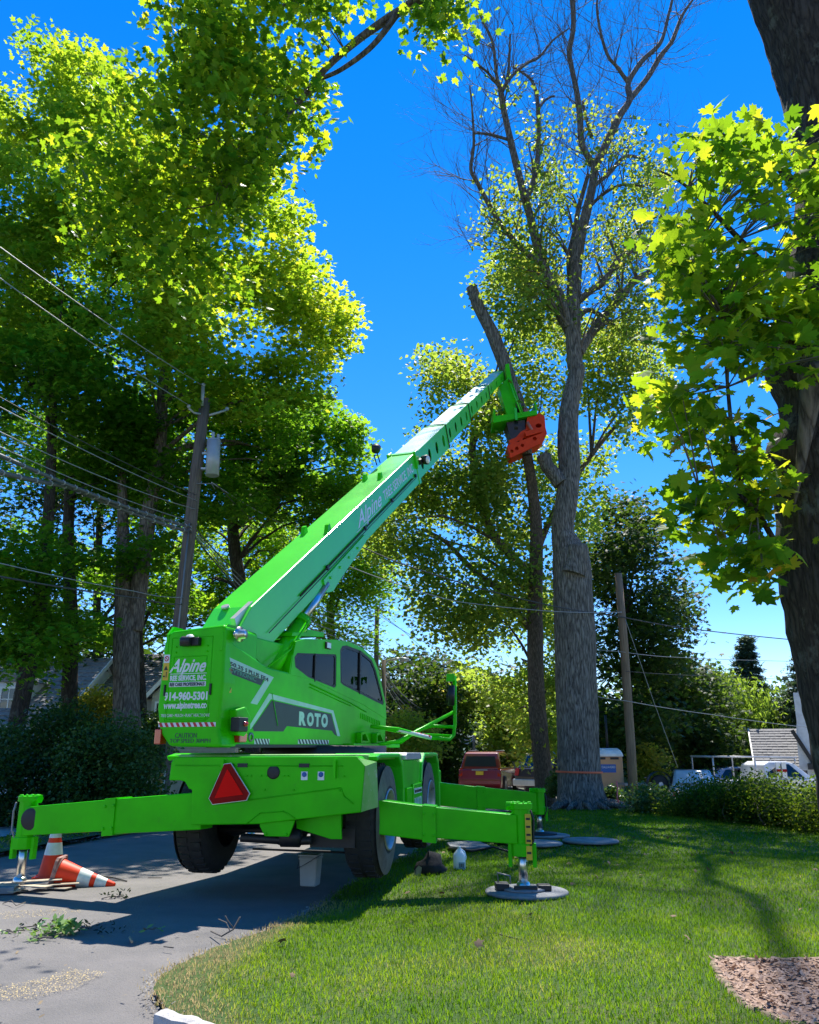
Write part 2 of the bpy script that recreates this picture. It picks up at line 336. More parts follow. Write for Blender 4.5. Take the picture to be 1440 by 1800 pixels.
def trunkmesh(pts, n=20, rough=.06, seed=0, flare=0):
    """pts: (Vector, radius) ; smooth resampled rough tube"""
    mb = MB(); P = []; Rr = []
    for i in range(len(pts) - 1):
        k = 8
        for j in range(k):
            t = j / k; p0 = pts[max(i - 1, 0)][0]; p1 = pts[i][0]; p2 = pts[i + 1][0]; p3 = pts[min(i + 2, len(pts) - 1)][0]
            P.append(.5 * ((2 * p1) + (p2 - p0) * t + (2 * p0 - 5 * p1 + 4 * p2 - p3) * t * t + (3 * p1 - p0 - 3 * p2 + p3) * t ** 3)); Rr.append(pts[i][1] * (1 - t) + pts[i + 1][1] * t)
    P.append(pts[-1][0]); Rr.append(pts[-1][1]); mb.tube(P, Rr, n)
    from mathutils import noise
    for i, v in enumerate(mb.v):
        c = P[min(i // n, len(P) - 1)]; d = (v - c)
        k = 1 + rough * (noise.noise(Vector((v.x * 3 + seed, v.y * 3, v.z * .9))) + .5 * noise.noise(v * 7))
        if flare:
            h = max(0, 1 - (v.z - P[0].z) / flare); a = math.atan2(d.y, d.x); k += h * h * (.38 + .22 * math.sin(5 * a + seed) + .12 * math.sin(9 * a))
        mb.v[i] = c + d * k
    return mb
def px_path(pl, Y, dY=0):
    """pl: (px,py,radius in px) -> (Vector, radius m)"""
    out = []; n = len(pl)
    for i, (x, y, r) in enumerate(pl):
        yy = Y + dY * i / max(1, n - 1); p = pt(x, y, yy); d = p.y * CT + (p.z - EYE) * ST; out.append((p, r * d / F))
    return out
def twigs(mb, p, d, L, r, depth, spread_=.55, up=.12, seg=3):
    """recursive bare twigs"""
    path = [p]; q = p; dd = d.normalized()
    for i in range(seg):
        dd = (dd + Vector((random.gauss(0, .16), random.gauss(0, .16), random.gauss(0, .12) + up))).normalized(); q = q + dd * L / seg; path.append(q)
    mb.tube(path, [r * (1 - .22 * i) for i in range(seg + 1)], 4 if r < .03 else 6, cap=False)
    if depth:
        for i in range(1, seg + 1):
            for k in range(1 if i < seg else 2):
                s = Vector((random.gauss(0, 1), random.gauss(0, 1), random.gauss(0, .6))); s = (s - dd * s.dot(dd)).normalized()
                twigs(mb, path[i], dd + s * spread_ * random.uniform(.7, 1.6), L * random.uniform(.5, .75), r * .5, depth - 1, spread_, up, seg)
# ================================================================ THE GROUND
from mathutils import noise as mn
def interp(tab, y): return np.interp(y, [t[0] for t in tab], [t[1] for t in tab])
RR = [(-4, 1.5), (4.4, -.62), (5.2, -1.12), (5.7, -1.50), (6.1, -1.70), (6.57, -1.76), (8.8, -1.0), (11.46, -.51), (15, .4), (21, 2.0), (30, 4.7), (38, 7.0), (60, 11.5), (95, 13), (130, 9)]
RL = [(-4, -11.0), (1.5, -9.3), (4.8, -8.4), (9, -7.3), (13.6, -6.3), (16.5, -5.7), (22, -4.4), (34, -1.4), (45, 1.6), (60, 4.6), (95, 6.5), (130, 3)]
def grid(name, xs_of_y, ys, nx, z, m, kind='structure', extra=None):
    V = []; 
    for y in ys:
        a, b = xs_of_y(y)
        for i in range(nx + 1):
            x = a + (b - a) * i / nx; V.append((x, y, gz(x, y) + z(x, y)))
    T = []
    for j in range(len(ys) - 1):
        for i in range(nx):
            a = j * (nx + 1) + i; T += [(a, a + 1, a + nx + 2), (a, a + nx + 2, a + nx + 1)]
    o = npmesh(name, np.array(V), np.array(T), m); o.data.shade_smooth(); o['kind'] = kind; return o
def mground():
    m, t, b = _new('dry turf and earth'); co = coords(t)
    n = N(t, 'ShaderNodeTexNoise', Scale=1.3, Detail=8, Roughness=.65); t.links.new(co, n.inputs[0])
    c = ramp(t, n.outputs[0], [(.35, (.03, .055, .012)), (.52, (.06, .095, .02)), (.66, (.17, .135, .07))]); t.links.new(c, b.inputs['Base Color']); b.inputs['Roughness'].default_value = .95; return m
def mlawn():
    m, t, b = _new('turf thatch'); co = coords(t)
    n = N(t, 'ShaderNodeTexNoise', Scale=28, Detail=6, Roughness=.7); t.links.new(co, n.inputs[0])
    n2 = N(t, 'ShaderNodeTexNoise', Scale=.8, Detail=4); t.links.new(co, n2.inputs[0]); ad = N(t, 'ShaderNodeMath', operation='MULTIPLY_ADD'); t.links.new(n2.outputs[0], ad.inputs[0]); ad.inputs[1].default_value = .6; t.links.new(n.outputs[0], ad.inputs[2])
    c = ramp(t, ad.outputs[0], [(.55, (.022, .06, .004)), (.8, (.045, .10, .008)), (1, (.13, .12, .04))]); t.links.new(c, b.inputs['Base Color']); b.inputs['Roughness'].default_value = .95
    bp = N(t, 'ShaderNodeBump', Strength=.9, Distance=.03); t.links.new(n.outputs[0], bp.inputs['Height']); t.links.new(bp.outputs[0], b.inputs['Normal']); return m
ys = list(np.concatenate([np.arange(-14, 64, 1.0), np.geomspace(64, 1500, 26)]))
grid('ground', lambda y: (-30 - abs(y) * 1.2, 30 + abs(y) * 1.2), ys, 90, lambda x, y: -.035, mground())
road = grid('road', lambda y: (interp(RL, y), interp(RR, y)), list(np.arange(-4, 100, .4)), 26,
     lambda x, y: .0 + .05 * (1 - ((x - (interp(RL, y) + interp(RR, y)) / 2) / 3.2) ** 2 * .9 if abs(x) < 200 else 0) - .03, ASPH)
def lawn_right(y): return 1.2 + .62 * max(y, 4) + 1.2
def lawn_edge(y):
    return float(interp(RR, y)) + .10 * mn.noise(Vector((0, y * 1.3, 3))) + .05 * mn.noise(Vector((5, y * 6, 3)))
def lz(x, y): return .035 + .03 * mn.noise(Vector((x * .5, y * .5, 0))) + .05 * float(sstep(0, 1.5, x - interp(RR, y)))
grid('lawn', lambda y: (lawn_edge(y), lawn_right(y) + 1), list(np.concatenate([np.arange(2.5, 14, .12), np.arange(14, 24.6, .3)])), 60, lz, mlawn())
# strips on the far side of the road: verge, footpath, leaf litter
grid('verge', lambda y: (interp(RL, y) - 1.5, interp(RL, y) - .02 + .12 * mn.noise(Vector((9, y * 1.7, 1)))), list(np.arange(4, 60, .4)), 8, lambda x, y: .06, mground())
PATHM = mat('pale footpath', (.40, .385, .36), .9, c2=(.30, .29, .27), nscale=3, bump=.3)
grid('footpath', lambda y: (interp(RL, y) - 2.9, interp(RL, y) - 1.5), list(np.arange(4, 60, .5)), 4, lambda x, y: .07, PATHM)
GRAVEL = mat('dusty gravel drive', (.42, .38, .32), .95, c2=(.30, .27, .22), nscale=3, bump=.8, bscale=60)
grid('driveway', lambda y: (5.6 + (y - 27) * .1, 30), list(np.arange(27, 60, .8)), 20, lambda x, y: .004, GRAVEL)
# mulch bed round the near maple
MUL = [(2.16, 6.50), (2.27, 6.68), (2.5, 6.62), (2.9, 6.64), (3.4, 6.7), (4.2, 6.8), (5.0, 6.6), (5.2, 5.6), (4.8, 4.4), (3.6, 4.2), (2.2, 4.9), (2.0, 5.5), (2.08, 6.1)]
MUL = [(a[0] + (b[0] - a[0]) * f + .035 * mn.noise(Vector((a[0] * 9 + f * 7, a[1] * 9, 0))), a[1] + (b[1] - a[1]) * f + .035 * mn.noise(Vector((a[0] * 9 + f * 7, a[1] * 9, 5)))) for a, b in zip(MUL, MUL[1:] + MUL[:1]) for f in (0, .2, .4, .6, .8)]
mb = MB(); mb.add([(x, y, .092) for x, y in MUL], [list(range(len(MUL)))]); 
cen = Vector((3.5, 5.7, .0)); n_ = len(MUL)
o = mb.build('mulch_bed', MULCH); tag(o, kind='structure')
# kerb of cut turf round the bed
mb = MB()
for i in range(n_):
    a, b = MUL[i], MUL[(i + 1) % n_]
    mb.tube([(a[0], a[1], .075), (b[0], b[1], .075)], .035, 6)
mb.build('turf_edge', SOIL)['kind'] = 'structure'
def chips(name, poly, n, z, smin, smax, m, kindmul=1):
    xs = [p[0] for p in poly]; yy = [p[1] for p in poly]; x = rng.uniform(min(xs), max(xs), n); y = rng.uniform(min(yy), max(yy), n); k = inpoly(poly, x, y); x, y = x[k], y[k]
    P = np.stack([x, y, np.full(len(x), z) + rng.uniform(0, .02, len(x))], 1)
    tm = (np.array([(-.25, 0, 0), (.25, 0, 0), (.2, 1, .1), (-.2, 1, .1)]), np.array([(0, 1, 2), (0, 2, 3)]))
    V, T = leafV(P, rng.uniform(smin, smax, len(P)), tm, .35, 0); return npmesh(name, V, T, m, None, None, 'stuff')
chips('wood_chips', MUL, 9000, .098, .015, .05, mat('loose chips', (.52, .36, .26), .9, c2=(.22, .13, .09), nscale=40))
# gravelly crumble along the asphalt edge
ce = [(float(interp(RR, y)) - .12, y) for y in np.arange(3, 14, .4)] + [(float(interp(RR, y)) + .10, y) for y in np.arange(13.8, 3, -.4)]
chips('crumbled_edge', ce, 16000, .012, .008, .03, mat('grit', (.36, .34, .31), .95, c2=(.16, .15, .14), nscale=50))
ce = [(float(interp(RL, y)) - .25, y) for y in np.arange(9, 24, .5)] + [(float(interp(RL, y)) + .35, y) for y in np.arange(23.8, 9, -.5)]
chips('road_grit', ce, 5000, .03, .02, .07, mat('dark grit', (.14, .13, .13), .95, c2=(.05, .05, .05), nscale=30))
sw = [gp(x, y).to_2d() for x, y in [(0, 1606), (60, 1604), (140, 1600), (142, 1608), (60, 1616), (0, 1620)]]
chips('sawdust', [tuple(p) for p in sw], 2200, .006, .003, .011, mat('sawdust', (.72, .54, .24), .9))
sw = [gp(x, y).to_2d() for x, y in [(0, 1738), (80, 1722), (120, 1706), (188, 1712), (130, 1740), (60, 1756), (0, 1762)]]
chips('sawdust', [tuple(p) for p in sw], 2600, .002, .003, .011, bpy.data.materials['sawdust'])
# lawn grass: every blade is a bent sliver
def blades(y0, y1, per, h, wd, name):
    area = (y1 - y0) * 14; n = int(per * area); y = rng.uniform(y0, y1, n); x = rng.uniform(-3.4, 16, n)
    k = (x > interp(RR, y) - .03 + rng.normal(0, .05, n)) & (x < .53 * y + .8); x, y = x[k], y[k]
    k = ~inpoly(MUL, x, y); x, y = x[k], y[k]
    for (cx, cy, r) in PADS: k = (x - cx) ** 2 + (y - cy) ** 2 > r * r; x, y = x[k], y[k]
    q = np.array([mn.noise(Vector((a * .55, b * .55, 4))) * .55 + mn.noise(Vector((a * 1.9, b * 1.9, 7))) * .30 for a, b in zip(x, y)])
    sparse = np.exp(-((x - interp(RR, y)) / .42) ** 2) * .75 * (y < 9.5) 
    dry = np.clip(.25 + q * .8 + sparse + rng.normal(0, .13, len(x)) + .16 * np.exp(-((y - 7) / 2.2) ** 2), 0, 1)
    z = np.array([gz(a, b) + lz(a, b) for a, b in zip(x, y)]) - .004
    n = len(x); P = np.stack([x, y, z], 1); a = rng.uniform(0, 6.28, n); s = rng.uniform(.5, 1.25, n) * h * (1 - .35 * sparse)
    lean = rng.uniform(.1, .9, n) * s; d = np.stack([np.cos(a), np.sin(a), 0 * a], 1); b2 = rng.uniform(0, 6.28, n); e = np.stack([np.cos(b2), np.sin(b2), 0 * a], 1) * (wd * rng.uniform(.6, 1.3, n))[:, None]
    up = np.stack([0 * a, 0 * a, s], 1)
    V = np.stack([P - e, P + e, P + d * (lean * .35)[:, None] + up * .62 + e * .6, P + d * (lean * .35)[:, None] + up * .62 - e * .6, P + d * lean[:, None] + up * .95], 1).reshape(-1, 3)
    T = (np.array([(0, 1, 2), (0, 2, 3), (3, 2, 4)])[None] + (np.arange(n) * 5)[:, None, None]).reshape(-1, 3)
    npmesh(name, V, T, GRASS, None, np.repeat(dry, 3), 'stuff')
PADS = [(1.25, 9.62, .40), (2.25, 15.35, .55), (1.1, 15.3, .5), (1.7, 14.6, .5), (2.97, 14.5, .45), (2.3, 14.4, .4), (.66, 11.75, .08), (.27, 11.4, .1)]
blades(5.0, 8.5, 4800, .040, .0030, 'lawn_grass')
blades(8.5, 13, 2300, .042, .0042, 'lawn_grass')
blades(13, 24.6, 850, .046, .0075, 'lawn_grass')
# thin weeds on the far verge
x = rng.uniform(-10, 2, 26000); y = rng.uniform(9, 34, 26000); k = (x < interp(RL, y) - .05) & (x > interp(RL, y) - 5.5) & ~((x < interp(RL, y) - 1.5) & (x > interp(RL, y) - 2.9)); x, y = x[k], y[k]
P = np.stack([x, y, np.array([gz(a, b) + .05 for a, b in zip(x, y)])], 1); V, T = leafV(P + np.array([0, 0, .02]), .10 * np.ones(len(P)), NARROW, 1.5, -2)
npmesh('verge_grass', V, T, GRASS, None, np.repeat(rng.uniform(.1, 1, len(P)) ** 1.5, 2), 'stuff')
# ================================================================ THE ROTATING TELEHANDLER
OX, OY = -1.17, 11.8
K = thing('rotating_telehandler', 'big bright green rotating telehandler on four outriggers with its boom raised across the sky', 'telehandler', (OX, OY, 0))
CH = Frame(OX, OY, 10.5).M
def chm(): return MB(CH)
# --- wheels
def wheel(x, y, z, side, inner=False):
    r, wd = .615, .44; ax = (side, 0, 0)
    mb = chm(); x0 = x - side * wd
    prof = [(.33, .0), (.36, .0), (.47, .005), (.54, .03), (.585, .07), (.607, .13), (.61, wd / 2), (.607, wd - .13), (.585, wd - .07), (.54, wd - .03), (.47, wd - .005), (.36, wd), (.33, wd)]
    mb.lathe(prof, (x0, y, z), ax, 48)
    for k in range(36):
        for s in (0, 1):
            a = 2 * math.pi * (k + s * .5) / 36; c, sn = math.cos(a), math.sin(a); da = .048
            p = []
            for (aa, rr) in ((a - da, .590), (a + da, .590), (a + da, .619), (a - da, .619)):
                p.append((math.cos(aa) * rr, math.sin(aa) * rr))
            xa, xb = (x0 + side * (.085 if s else wd * .5 + .02)), (x0 + side * (wd * .5 - .02 if s else wd - .085))
            mb.prism([(y + q[0], z + q[1]) for q in p], min(xa, xb), max(xa, xb), 'x')
    t = mb.build('wheel', RUB, K)
    w2 = chm(); w2.lathe([(.345, wd - .004), (.40, wd + .006), (.50, wd - .006), (.585, wd - .028)], (x0, y, z), ax, 48); w2.build('tyre_wall', RUBD, t)
    rb = chm(); rb.lathe([(.335, wd - .01), (.335, wd + .012), (.315, wd + .012), (.30, wd - .05), (.285, wd - .16), (.20, wd - .19), (.14, wd - .10), (.12, wd - .05), (.0, wd - .045)], (x0, y, z), ax, 40)
    for k in range(10):
        a = 2 * math.pi * k / 10; rb.tube([(x0 + side * (wd - .17), y + .235 * math.cos(a), z + .235 * math.sin(a)), (x0 + side * (wd - .12), y + .235 * math.cos(a), z + .235 * math.sin(a))], .017, 6)
    rb.build('rim', RIM, t)
for yy, zz in ((-1.58, .80), (1.42, .80)):
    wheel(1.25, yy, zz, 1); wheel(-1.15, yy, zz, -1)
# --- axles and running gear
mb = chm()
for yy in (-1.58, 1.42):
    mb.tube([(-.75, yy, .78), (.85, yy, .78)], .12, 12); mb.lathe([(.0, -.3), (.2, -.26), (.27, 0), (.2, .26), (0, .3)], (.05, yy, .76), (0, 1, 0), 18)
    mb.tube([(-.7, yy - .25, .68), (.8, yy - .25, .68)], .03, 8)
    for sx in (-.62, .70): mb.lathe([(0, -.12), (.17, -.12), (.2, 0), (.17, .12), (0, .12)], (sx, yy, .78), (1, 0, 0), 16)
mb.tube([(.05, -1.58, .74), (.05, 1.42, .74)], .05, 10)
mb.build('axle', DARK, K)
# --- chassis: deck, rear housing, belly
mb = chm()
mb.box(-.55, .60, -2.45, 2.9, .95, 1.30); mb.box(-.40, .45, -1.2, 1.1, .78, .96)
mb.build('chassis_frame', GREEN, K, .02)
mb = chm(); mb.prism([(.62, -2.55), (1.18, -2.40), (1.22, -.9), (1.22, 2.35), (.95, 2.95), (-.9, 2.95), (-1.12, 2.35), (-1.12, -2.3), (-.75, -2.55)], 1.455, 1.515, 'z')
dk = mb.build('deck', GREEND, K, .02)
mb = chm(); mb.prism([(-.86, 1.488), (-.92, 1.440), (-.93, 1.248), (-.80, 1.248), (-.745, 1.235), (-.70, 1.165), (-.66, 1.155), (-.64, .800), (.10, .822), (1.20, .950), (1.235, 1.405), (1.15, 1.497)], -2.75, -2.52, 'y')
hz = mb.build('rear_housing', GREEN, K, .012)
mb = chm()   # the folded corner beside the right rear wheel
mb.add([(1.15, -2.755, 1.485), (1.235, -2.755, 1.40), (1.20, -2.755, .955), (1.30, -2.50, 1.44), (1.31, -2.45, .985), (1.0, -2.52, 1.49), (1.0, -2.45, .93)], [(0, 1, 3), (1, 2, 4, 3), (0, 3, 5), (2, 6, 4), (3, 4, 6, 5)])
mb.build('corner_plate', GREEND, K)
mb = chm()   # panel joints on the housing as thin raised lips and bolts
for a, b in (((-.30, 1.02), (.98, 1.185)), ((.98, 1.185), (1.02, 1.10)), ((1.02, 1.10), (1.12, 1.03)), ((-.02, .83), (.12, .93)), ((.12, .93), (.38, .95)), ((.38, .95), (.50, .885)), ((-.86, 1.40), (1.0, 1.40))):
    mb.tube([(a[0], -2.757, a[1]), (b[0], -2.757, b[1])], .006, 4)
for k in range(16):
    x, z = random.uniform(-.5, 1.05), random.choice((1.30, 1.34, 1.16)); mb.lathe([(0, .012), (.010, .012), (.010, 0)], (x, -2.752, z), (0, -1, 0), 8)
for x in (-.33, .90): mb.box(x, x + .03, -2.80, -2.75, 1.28, 1.46)
mb.build('weld_seam', GREEN, hz)
mb = chm()
for x, wd in ((-.10, .07), (.58, .07)): mb = chm(); mb.box(x - wd / 2 - .02, x + wd / 2 + .02, -2.765, -2.75, 1.385, 1.425); mb.build('slot', DARK, hz)
mb = chm()
mb.lathe([(0, .008), (.055, .008), (.07, .004), (.07, 0)], (.265 - .02, -2.752, 1.335), (0, -1, 0), 20); mb.build('drain_hole', DARK, hz)
for x in (-.315, .585, .765):
    mb = chm(); mb.prism([(x - .035, 1.26), (x + .035, 1.26), (x + .035, 1.345), (x - .035, 1.345)], -2.758, -2.753, 'y'); s_ = mb.build('sticker', WHITE, hz)
    mb = chm(); mb.lathe([(0, .003), (.026, .003), (.026, 0)], (x, -2.759, 1.315), (0, -1, 0), 14); mb.box(x - .006, x + .006, -2.766, -2.763, 1.295, 1.335); s2 = mb.build('sticker', BLUE, hz)
# reflector triangle, tilted
def tri(cx, cz, r, cut, a0): 
    P = []
    for k in range(3):
        a = a0 + 2 * math.pi * k / 3
        for s in (-cut, cut): P.append((cx + r * math.cos(a + s), cz + r * math.sin(a + s)))
    return P
mb = chm(); mb.prism(tri(-.225, 1.185, .245, .16, R(97)), -2.80, -2.785, 'y'); tr_ = mb.build('warning_triangle', WHITE, K)
mb = chm(); mb.prism(tri(-.225, 1.185, .238, .15, R(97)), -2.806, -2.801, 'y'); mb.build('border', REDD, tr_)
mb = chm(); mb.prism(tri(-.225, 1.185, .178, .02, R(97)), -2.813, -2.807, 'y'); mb.build('reflector', REDR, tr_)
mb = chm(); mb.box(-.25, -.20, -2.785, -2.75, 1.2, 1.42); mb.build('bracket', DARK, tr_)
# hanging plates under the housing
mb = chm(); mb.prism([(.10, .86), (.10, .80), (.16, .70), (.42, .70), (.46, .80), (.48, .86)], -2.70, -2.67, 'y'); mb.prism([(.42, .84), (.90, .92), (.92, .66), (.80, .66), (.42, .76)], -2.45, -2.42, 'y')
for x, z in ((.17, .725), (.39, .725)): mb.lathe([(0, .02), (.016, .02), (.016, 0)], (x, -2.70, z), (0, -1, 0), 8)
mb.build('under_plate', GREEN, K, .006)
mb = chm(); mb.tube([(-.2, -2.45, .66), (.35, -2.3, .62), (.55, -2.3, .63)], .045, 8); mb.lathe([(0, -.12), (.1, -.1), (.1, .1), (0, .12)], (.33, -2.35, .66), (1, 0, 0), 14); mb.tube([(-.15, -2.2, .52), (.9, -2.0, .48)], .012, 6); mb.box(.5, 1.0, -2.2, -1.9, .55, .74)
mb.build('tow_gear', DARK, K)
# --- fenders and the box between the wheels (right and left)
for s in (1, -1):
    xo = 1.27 if s > 0 else -1.17
    for yc in (-1.58, 1.42):
        mb = chm(); n = 12; op = []
        prof = [(-.92, 1.15), (-.84, 1.40), (-.62, 1.525), (.50, 1.525), (.70, 1.42), (.82, 1.15), (.86, .70)]
        if yc < 0: prof = [(-.80, 1.495), (-.60, 1.525), (.50, 1.525), (.70, 1.42), (.82, 1.15), (.86, .62)]
        inn = [(p[0] * .93, p[1] - .05) for p in prof]
        poly = [(yc + p[0], p[1]) for p in prof] + [(yc + p[0], p[1]) for p in inn[::-1]]
        mb.prism(poly, min(xo, xo - s * .52), max(xo, xo - s * .52), 'x'); mb.build('fender', GREENT if s > 0 else GREEN, K, .015)
        mb = chm(); mb.prism([(yc - .74, 1.43), (yc + .5, 1.43), (yc + .72, 1.1), (yc + .74, .9), (yc - .74, .9)], *sorted((xo - s * .55, xo - s * .60)), axis='x'); mb.build('wheel_arch_liner', DARK, K)
    mb = chm(); a, b = sorted((xo - s * .03, xo - s * .5)); mb.prism([(-.70, .62), (.54, .62), (.54, 1.44), (-.70, 1.44)], a, b, 'x'); bx = mb.build('side_box', GREEN, K, .015)
    mb = chm(); a, b = sorted((xo - s * .0, xo - s * .45)); mb.prism([(-.66, 1.44), (.50, 1.44), (.50, 1.50), (.42, 1.53), (-.58, 1.53), (-.66, 1.50)], a, b, 'x'); mb.build('tank_cover', SILV, K, .01)
    mb = chm(); a, b = sorted((xo + s * .01, xo - s * .03)); mb.prism([(-.20, .66), (.50, .66), (.50, 1.08), (.44, 1.13), (-.14, 1.13), (-.20, 1.08)], a, b, 'x'); mb.prism([(-.62, .66), (-.28, .66), (-.28, 1.10), (-.62, 1.10)], a, b, 'x'); mb.build('hatch', GREEN, bx, .008)
    if s > 0:
        fn = lambda a, b, t: CH @ Vector((xo + .014 + t, -.13 + a, b))
        mb = chm(); mb.box(xo + .012, xo + .014, -.16, .44, 1.005, 1.075); mb.build('plate', MINT, bx)
        text('TREE CARE PROFESSIONALS', .05, CHAR, lambda a, b, t: fn(a, b + 1.02, t + .003), bx, width=.53)
        text('914-960-5301', .16, MINT, lambda a, b, t: fn(a, b * 1.2 + .82, t), bx, width=.55, bold=.004)
        mb = chm(); mb.box(xo + .012, xo + .014, -.16, .44, .70, .75); mb.build('plate', MINT, bx)
# --- outriggers
def beam(P, Q, h0, h1, wd, name, m=GREEN, par=None):
    """box beam from P to Q (top-edge points in chassis frame)"""
    P, Q = Vector(P), Vector(Q); d = (Q - P); hd = Vector((d.x, d.y, 0)).normalized(); sdv = Vector((-hd.y, hd.x, 0)) * wd / 2
    mb = chm(); vs = []
    for p, h in ((P, h0), (Q, h1)):
        for sgn, zz in ((1, 0), (-1, 0), (-1, -h), (1, -h)): vs.append(p + sdv * sgn + Vector((0, 0, zz)))
    mb.add(vs, [(0, 1, 2, 3), (7, 6, 5, 4), (0, 4, 5, 1), (1, 5, 6, 2), (2, 6, 7, 3), (3, 7, 4, 0)]); return mb
def outrigger(A, B, Cc, h, footz, lean=0, hoses=False, far=False):
    """A inner end, B joint, Cc jack axis (top edge points)"""
    o = beam(A, B, h + .02, h, .26, 'beam').build('outrigger_beam', GREEN, K, .012)
    A, B, Cc = Vector(A), Vector(B), Vector(Cc); dr = (Cc - B).normalized(); hd = Vector((dr.x, dr.y, 0)).normalized(); sv = Vector((-hd.y, hd.x, 0))
    mb = beam(B - dr * .10 + Vector((0, 0, .012)), B + dr * .05 + Vector((0, 0, .012)), h + .03, h + .03, .285, 'c')
    for u_ in (-.085, .03):
        for z_ in (-.07, -h + .06):
            for sg in (-1, 1):
                p = B + dr * u_ + Vector((0, 0, z_)) + sv * sg * .143; mb.lathe([(0, .016), (.017, .016), (.017, 0)], p, sv * sg, 8)
    mb.build('guide_collar', GREEN, o, .004)
    mb = beam(B, Cc - dr * .05, h - .03, h - .05, .21, 'i'); mb.build('inner_beam', GREEN, o, .01)
    c = Vector((Cc.x, Cc.y, 0)); top = Cc.z + (.10 if not far else .05)
    mb = chm(); mb.prism([(c.x + q[0], c.y + q[1]) for q in circ(0, 0, .105, 8)], .47, top - .03, 'z')
    mb.prism([(c.x + q[0], c.y + q[1]) for q in circ(0, 0, .125, 8)], .47, .60, 'z'); j = mb.build('jack', GREEN, o, .008)
    mb = chm(); mb.prism([(c.x + q[0], c.y + q[1]) for q in circ(0, 0, .125, 12)], top - .04, top + .02, 'z')
    q0 = c - hd * .16 + Vector((0, 0, top - .05)); mb.tube([q0 + Vector((0, 0, .04)), c + Vector((0, 0, top - .01))], .05, 6)
    for k in range(10):
        a = k * .63; mb.tube([c + Vector((.10 * math.cos(a), .10 * math.sin(a), top + .02)), c + Vector((.10 * math.cos(a), .10 * math.sin(a), top + .035))], .014, 6)
    mb.build('jack_cap', GREEN, j, .004)
    mb = chm()
    for sg in (-1, 1): mb = chm(); mb.box(c.x - hd.x * .13 * sg - .02, c.x - hd.x * .13 * sg + .02, c.y - .04, c.y + .04, .36, .60); mb.build('lock_plate', GREEN, j, .004)
    mb = chm(); mb.tube([(c.x, c.y, footz + .03), (c.x, c.y, .55)], .048, 20); mb.lathe([(0, .05), (.06, .05), (.075, .02), (.075, 0)], (c.x, c.y, footz), (0, 0, 1), 20); mb.build('jack_rod', CHROME, o)
    mb = chm()
    for k in range(3):
        off = sv * (.03 * (k - 1)) * 3 - hd * -.10
        p = c + off + Vector((0, 0, top - .05)); mb.tube([p, p + hd * .03 + Vector((0, 0, -.10)), p + hd * .02 + Vector((0, 0, -.30)), p - hd * .05 + Vector((0, 0, -.42))], .012, 6)
    mb.build('hose', DARK if not hoses else GREY, o)
    return o, c, sv, hd, top
# rear left, rear right, front right, front left
oL = outrigger((-.55, -2.55, 1.130), (-1.70, -2.42, 1.035), (-2.93, -2.20, .925), .36, .12, hoses=True)
oR = outrigger((.30, -2.0, 1.14), (1.80, -1.92, .965), (2.765, -1.84, .885), .345, .165)
oF = outrigger((.60, 4.0, 1.05), (1.75, 4.15, .925), (2.745, 4.27, .83), .38, .16, far=True)
oG = outrigger((-.40, 4.0, 1.05), (-1.60, 4.10, .945), (-2.60, 4.2, .85), .36, .06, far=True)
mb = chm(); mb.box(-1.0, 1.0, 3.0, 4.2, .74, 1.22); mb.build('front_housing', GREEN, K, .03)
mb = chm(); mb.lathe([(0, .006), (.105, .006), (.12, 0)], (-2.80, -2.335, .80), (0, -1, 0), 20); mb.build('end_opening', DARK, oL[0])
oRc = oR[1]
mb = chm(); mb.box(oRc.x + .045, oRc.x + .11, oRc.y - .105, oRc.y - .098, .60, .90); mb.box(oRc.x + .045, oRc.x + .11, oRc.y - .105, oRc.y - .098, .44, .58); mb.build('warning_sticker', YEL, oR[0])
mb = chm()
for z_ in (.50, .62, .68, .76, .84): mb.box(oRc.x + .055, oRc.x + .10, oRc.y - .108, oRc.y - .105, z_, z_ + .022)
mb.build('sticker_mark', DARK, oR[0])
# --- turret
TU = Frame(OX, OY, 19).M
def tum(): return MB(TU)
S0 = pt(391, 1200, 9.0); SP = Frame(S0.x, S0.y, 22.5).M       # near side panel: x out of the panel, y forward
def spm(): return MB(SP)
TY = (TU.inverted() @ S0).y; TX = (TU.inverted() @ S0).x
mb = tum(); mb.lathe([(.85, 0), (.85, .12), (.78, .12)], (0, 0, 1.50), (0, 0, 1), 48); mb.build('slew_ring', DARK, K)
# body: prism of the side profile between the far face and the near panel
body_prof = [(.0, 1.70), (.12, 1.60), (4.30, 1.62), (4.34, 2.0), (4.27, 2.10), (3.55, 2.27), (1.95, 2.46), (.9, 2.50), (.45, 2.62), (.10, 2.72), (0, 2.70)]
mb = spm(); mb.prism(body_prof, -.62, 0, 'x'); tb = mb.build('turret_body', GREEN, K, .02)
# tail box (counterweight)
tail = [(TX - .77, 2.70), (TX - .72, 2.815), (TX - .66, 2.845), (TX - .03, 2.885), (TX, 2.87), (TX + .015, 2.26), (TX - .005, 1.86), (TX + .0, 1.78), (TX + .045, 1.585), (TX - .60, 1.60), (TX - .735, 1.745), (TX - .79, 2.0)]
mb = tum(); mb.prism(tail, TY - .02, TY + .72, 'y'); tail_o = mb.build('counterweight', GREEN, K, .035, seg=3)
mb = tum(); mb.prism([(TX - .75, 2.80), (TX - .02, 2.84), (TX - .02, 1.7), (TX - .75, 1.7)], TY + .7, TY + 2.9, 'y'); mb.box(TX - 1.35, TX - .3, TY + 1.2, TY + 3.9, 1.6, 2.25)
mb.build('turret_frame', GREEN, K, .02)
TF = TY - .021
tn = lambda a, b, t: TU @ Vector((TX - .77 + a, TF - .001 - t, b))
mb = tum()   # raised door outlines
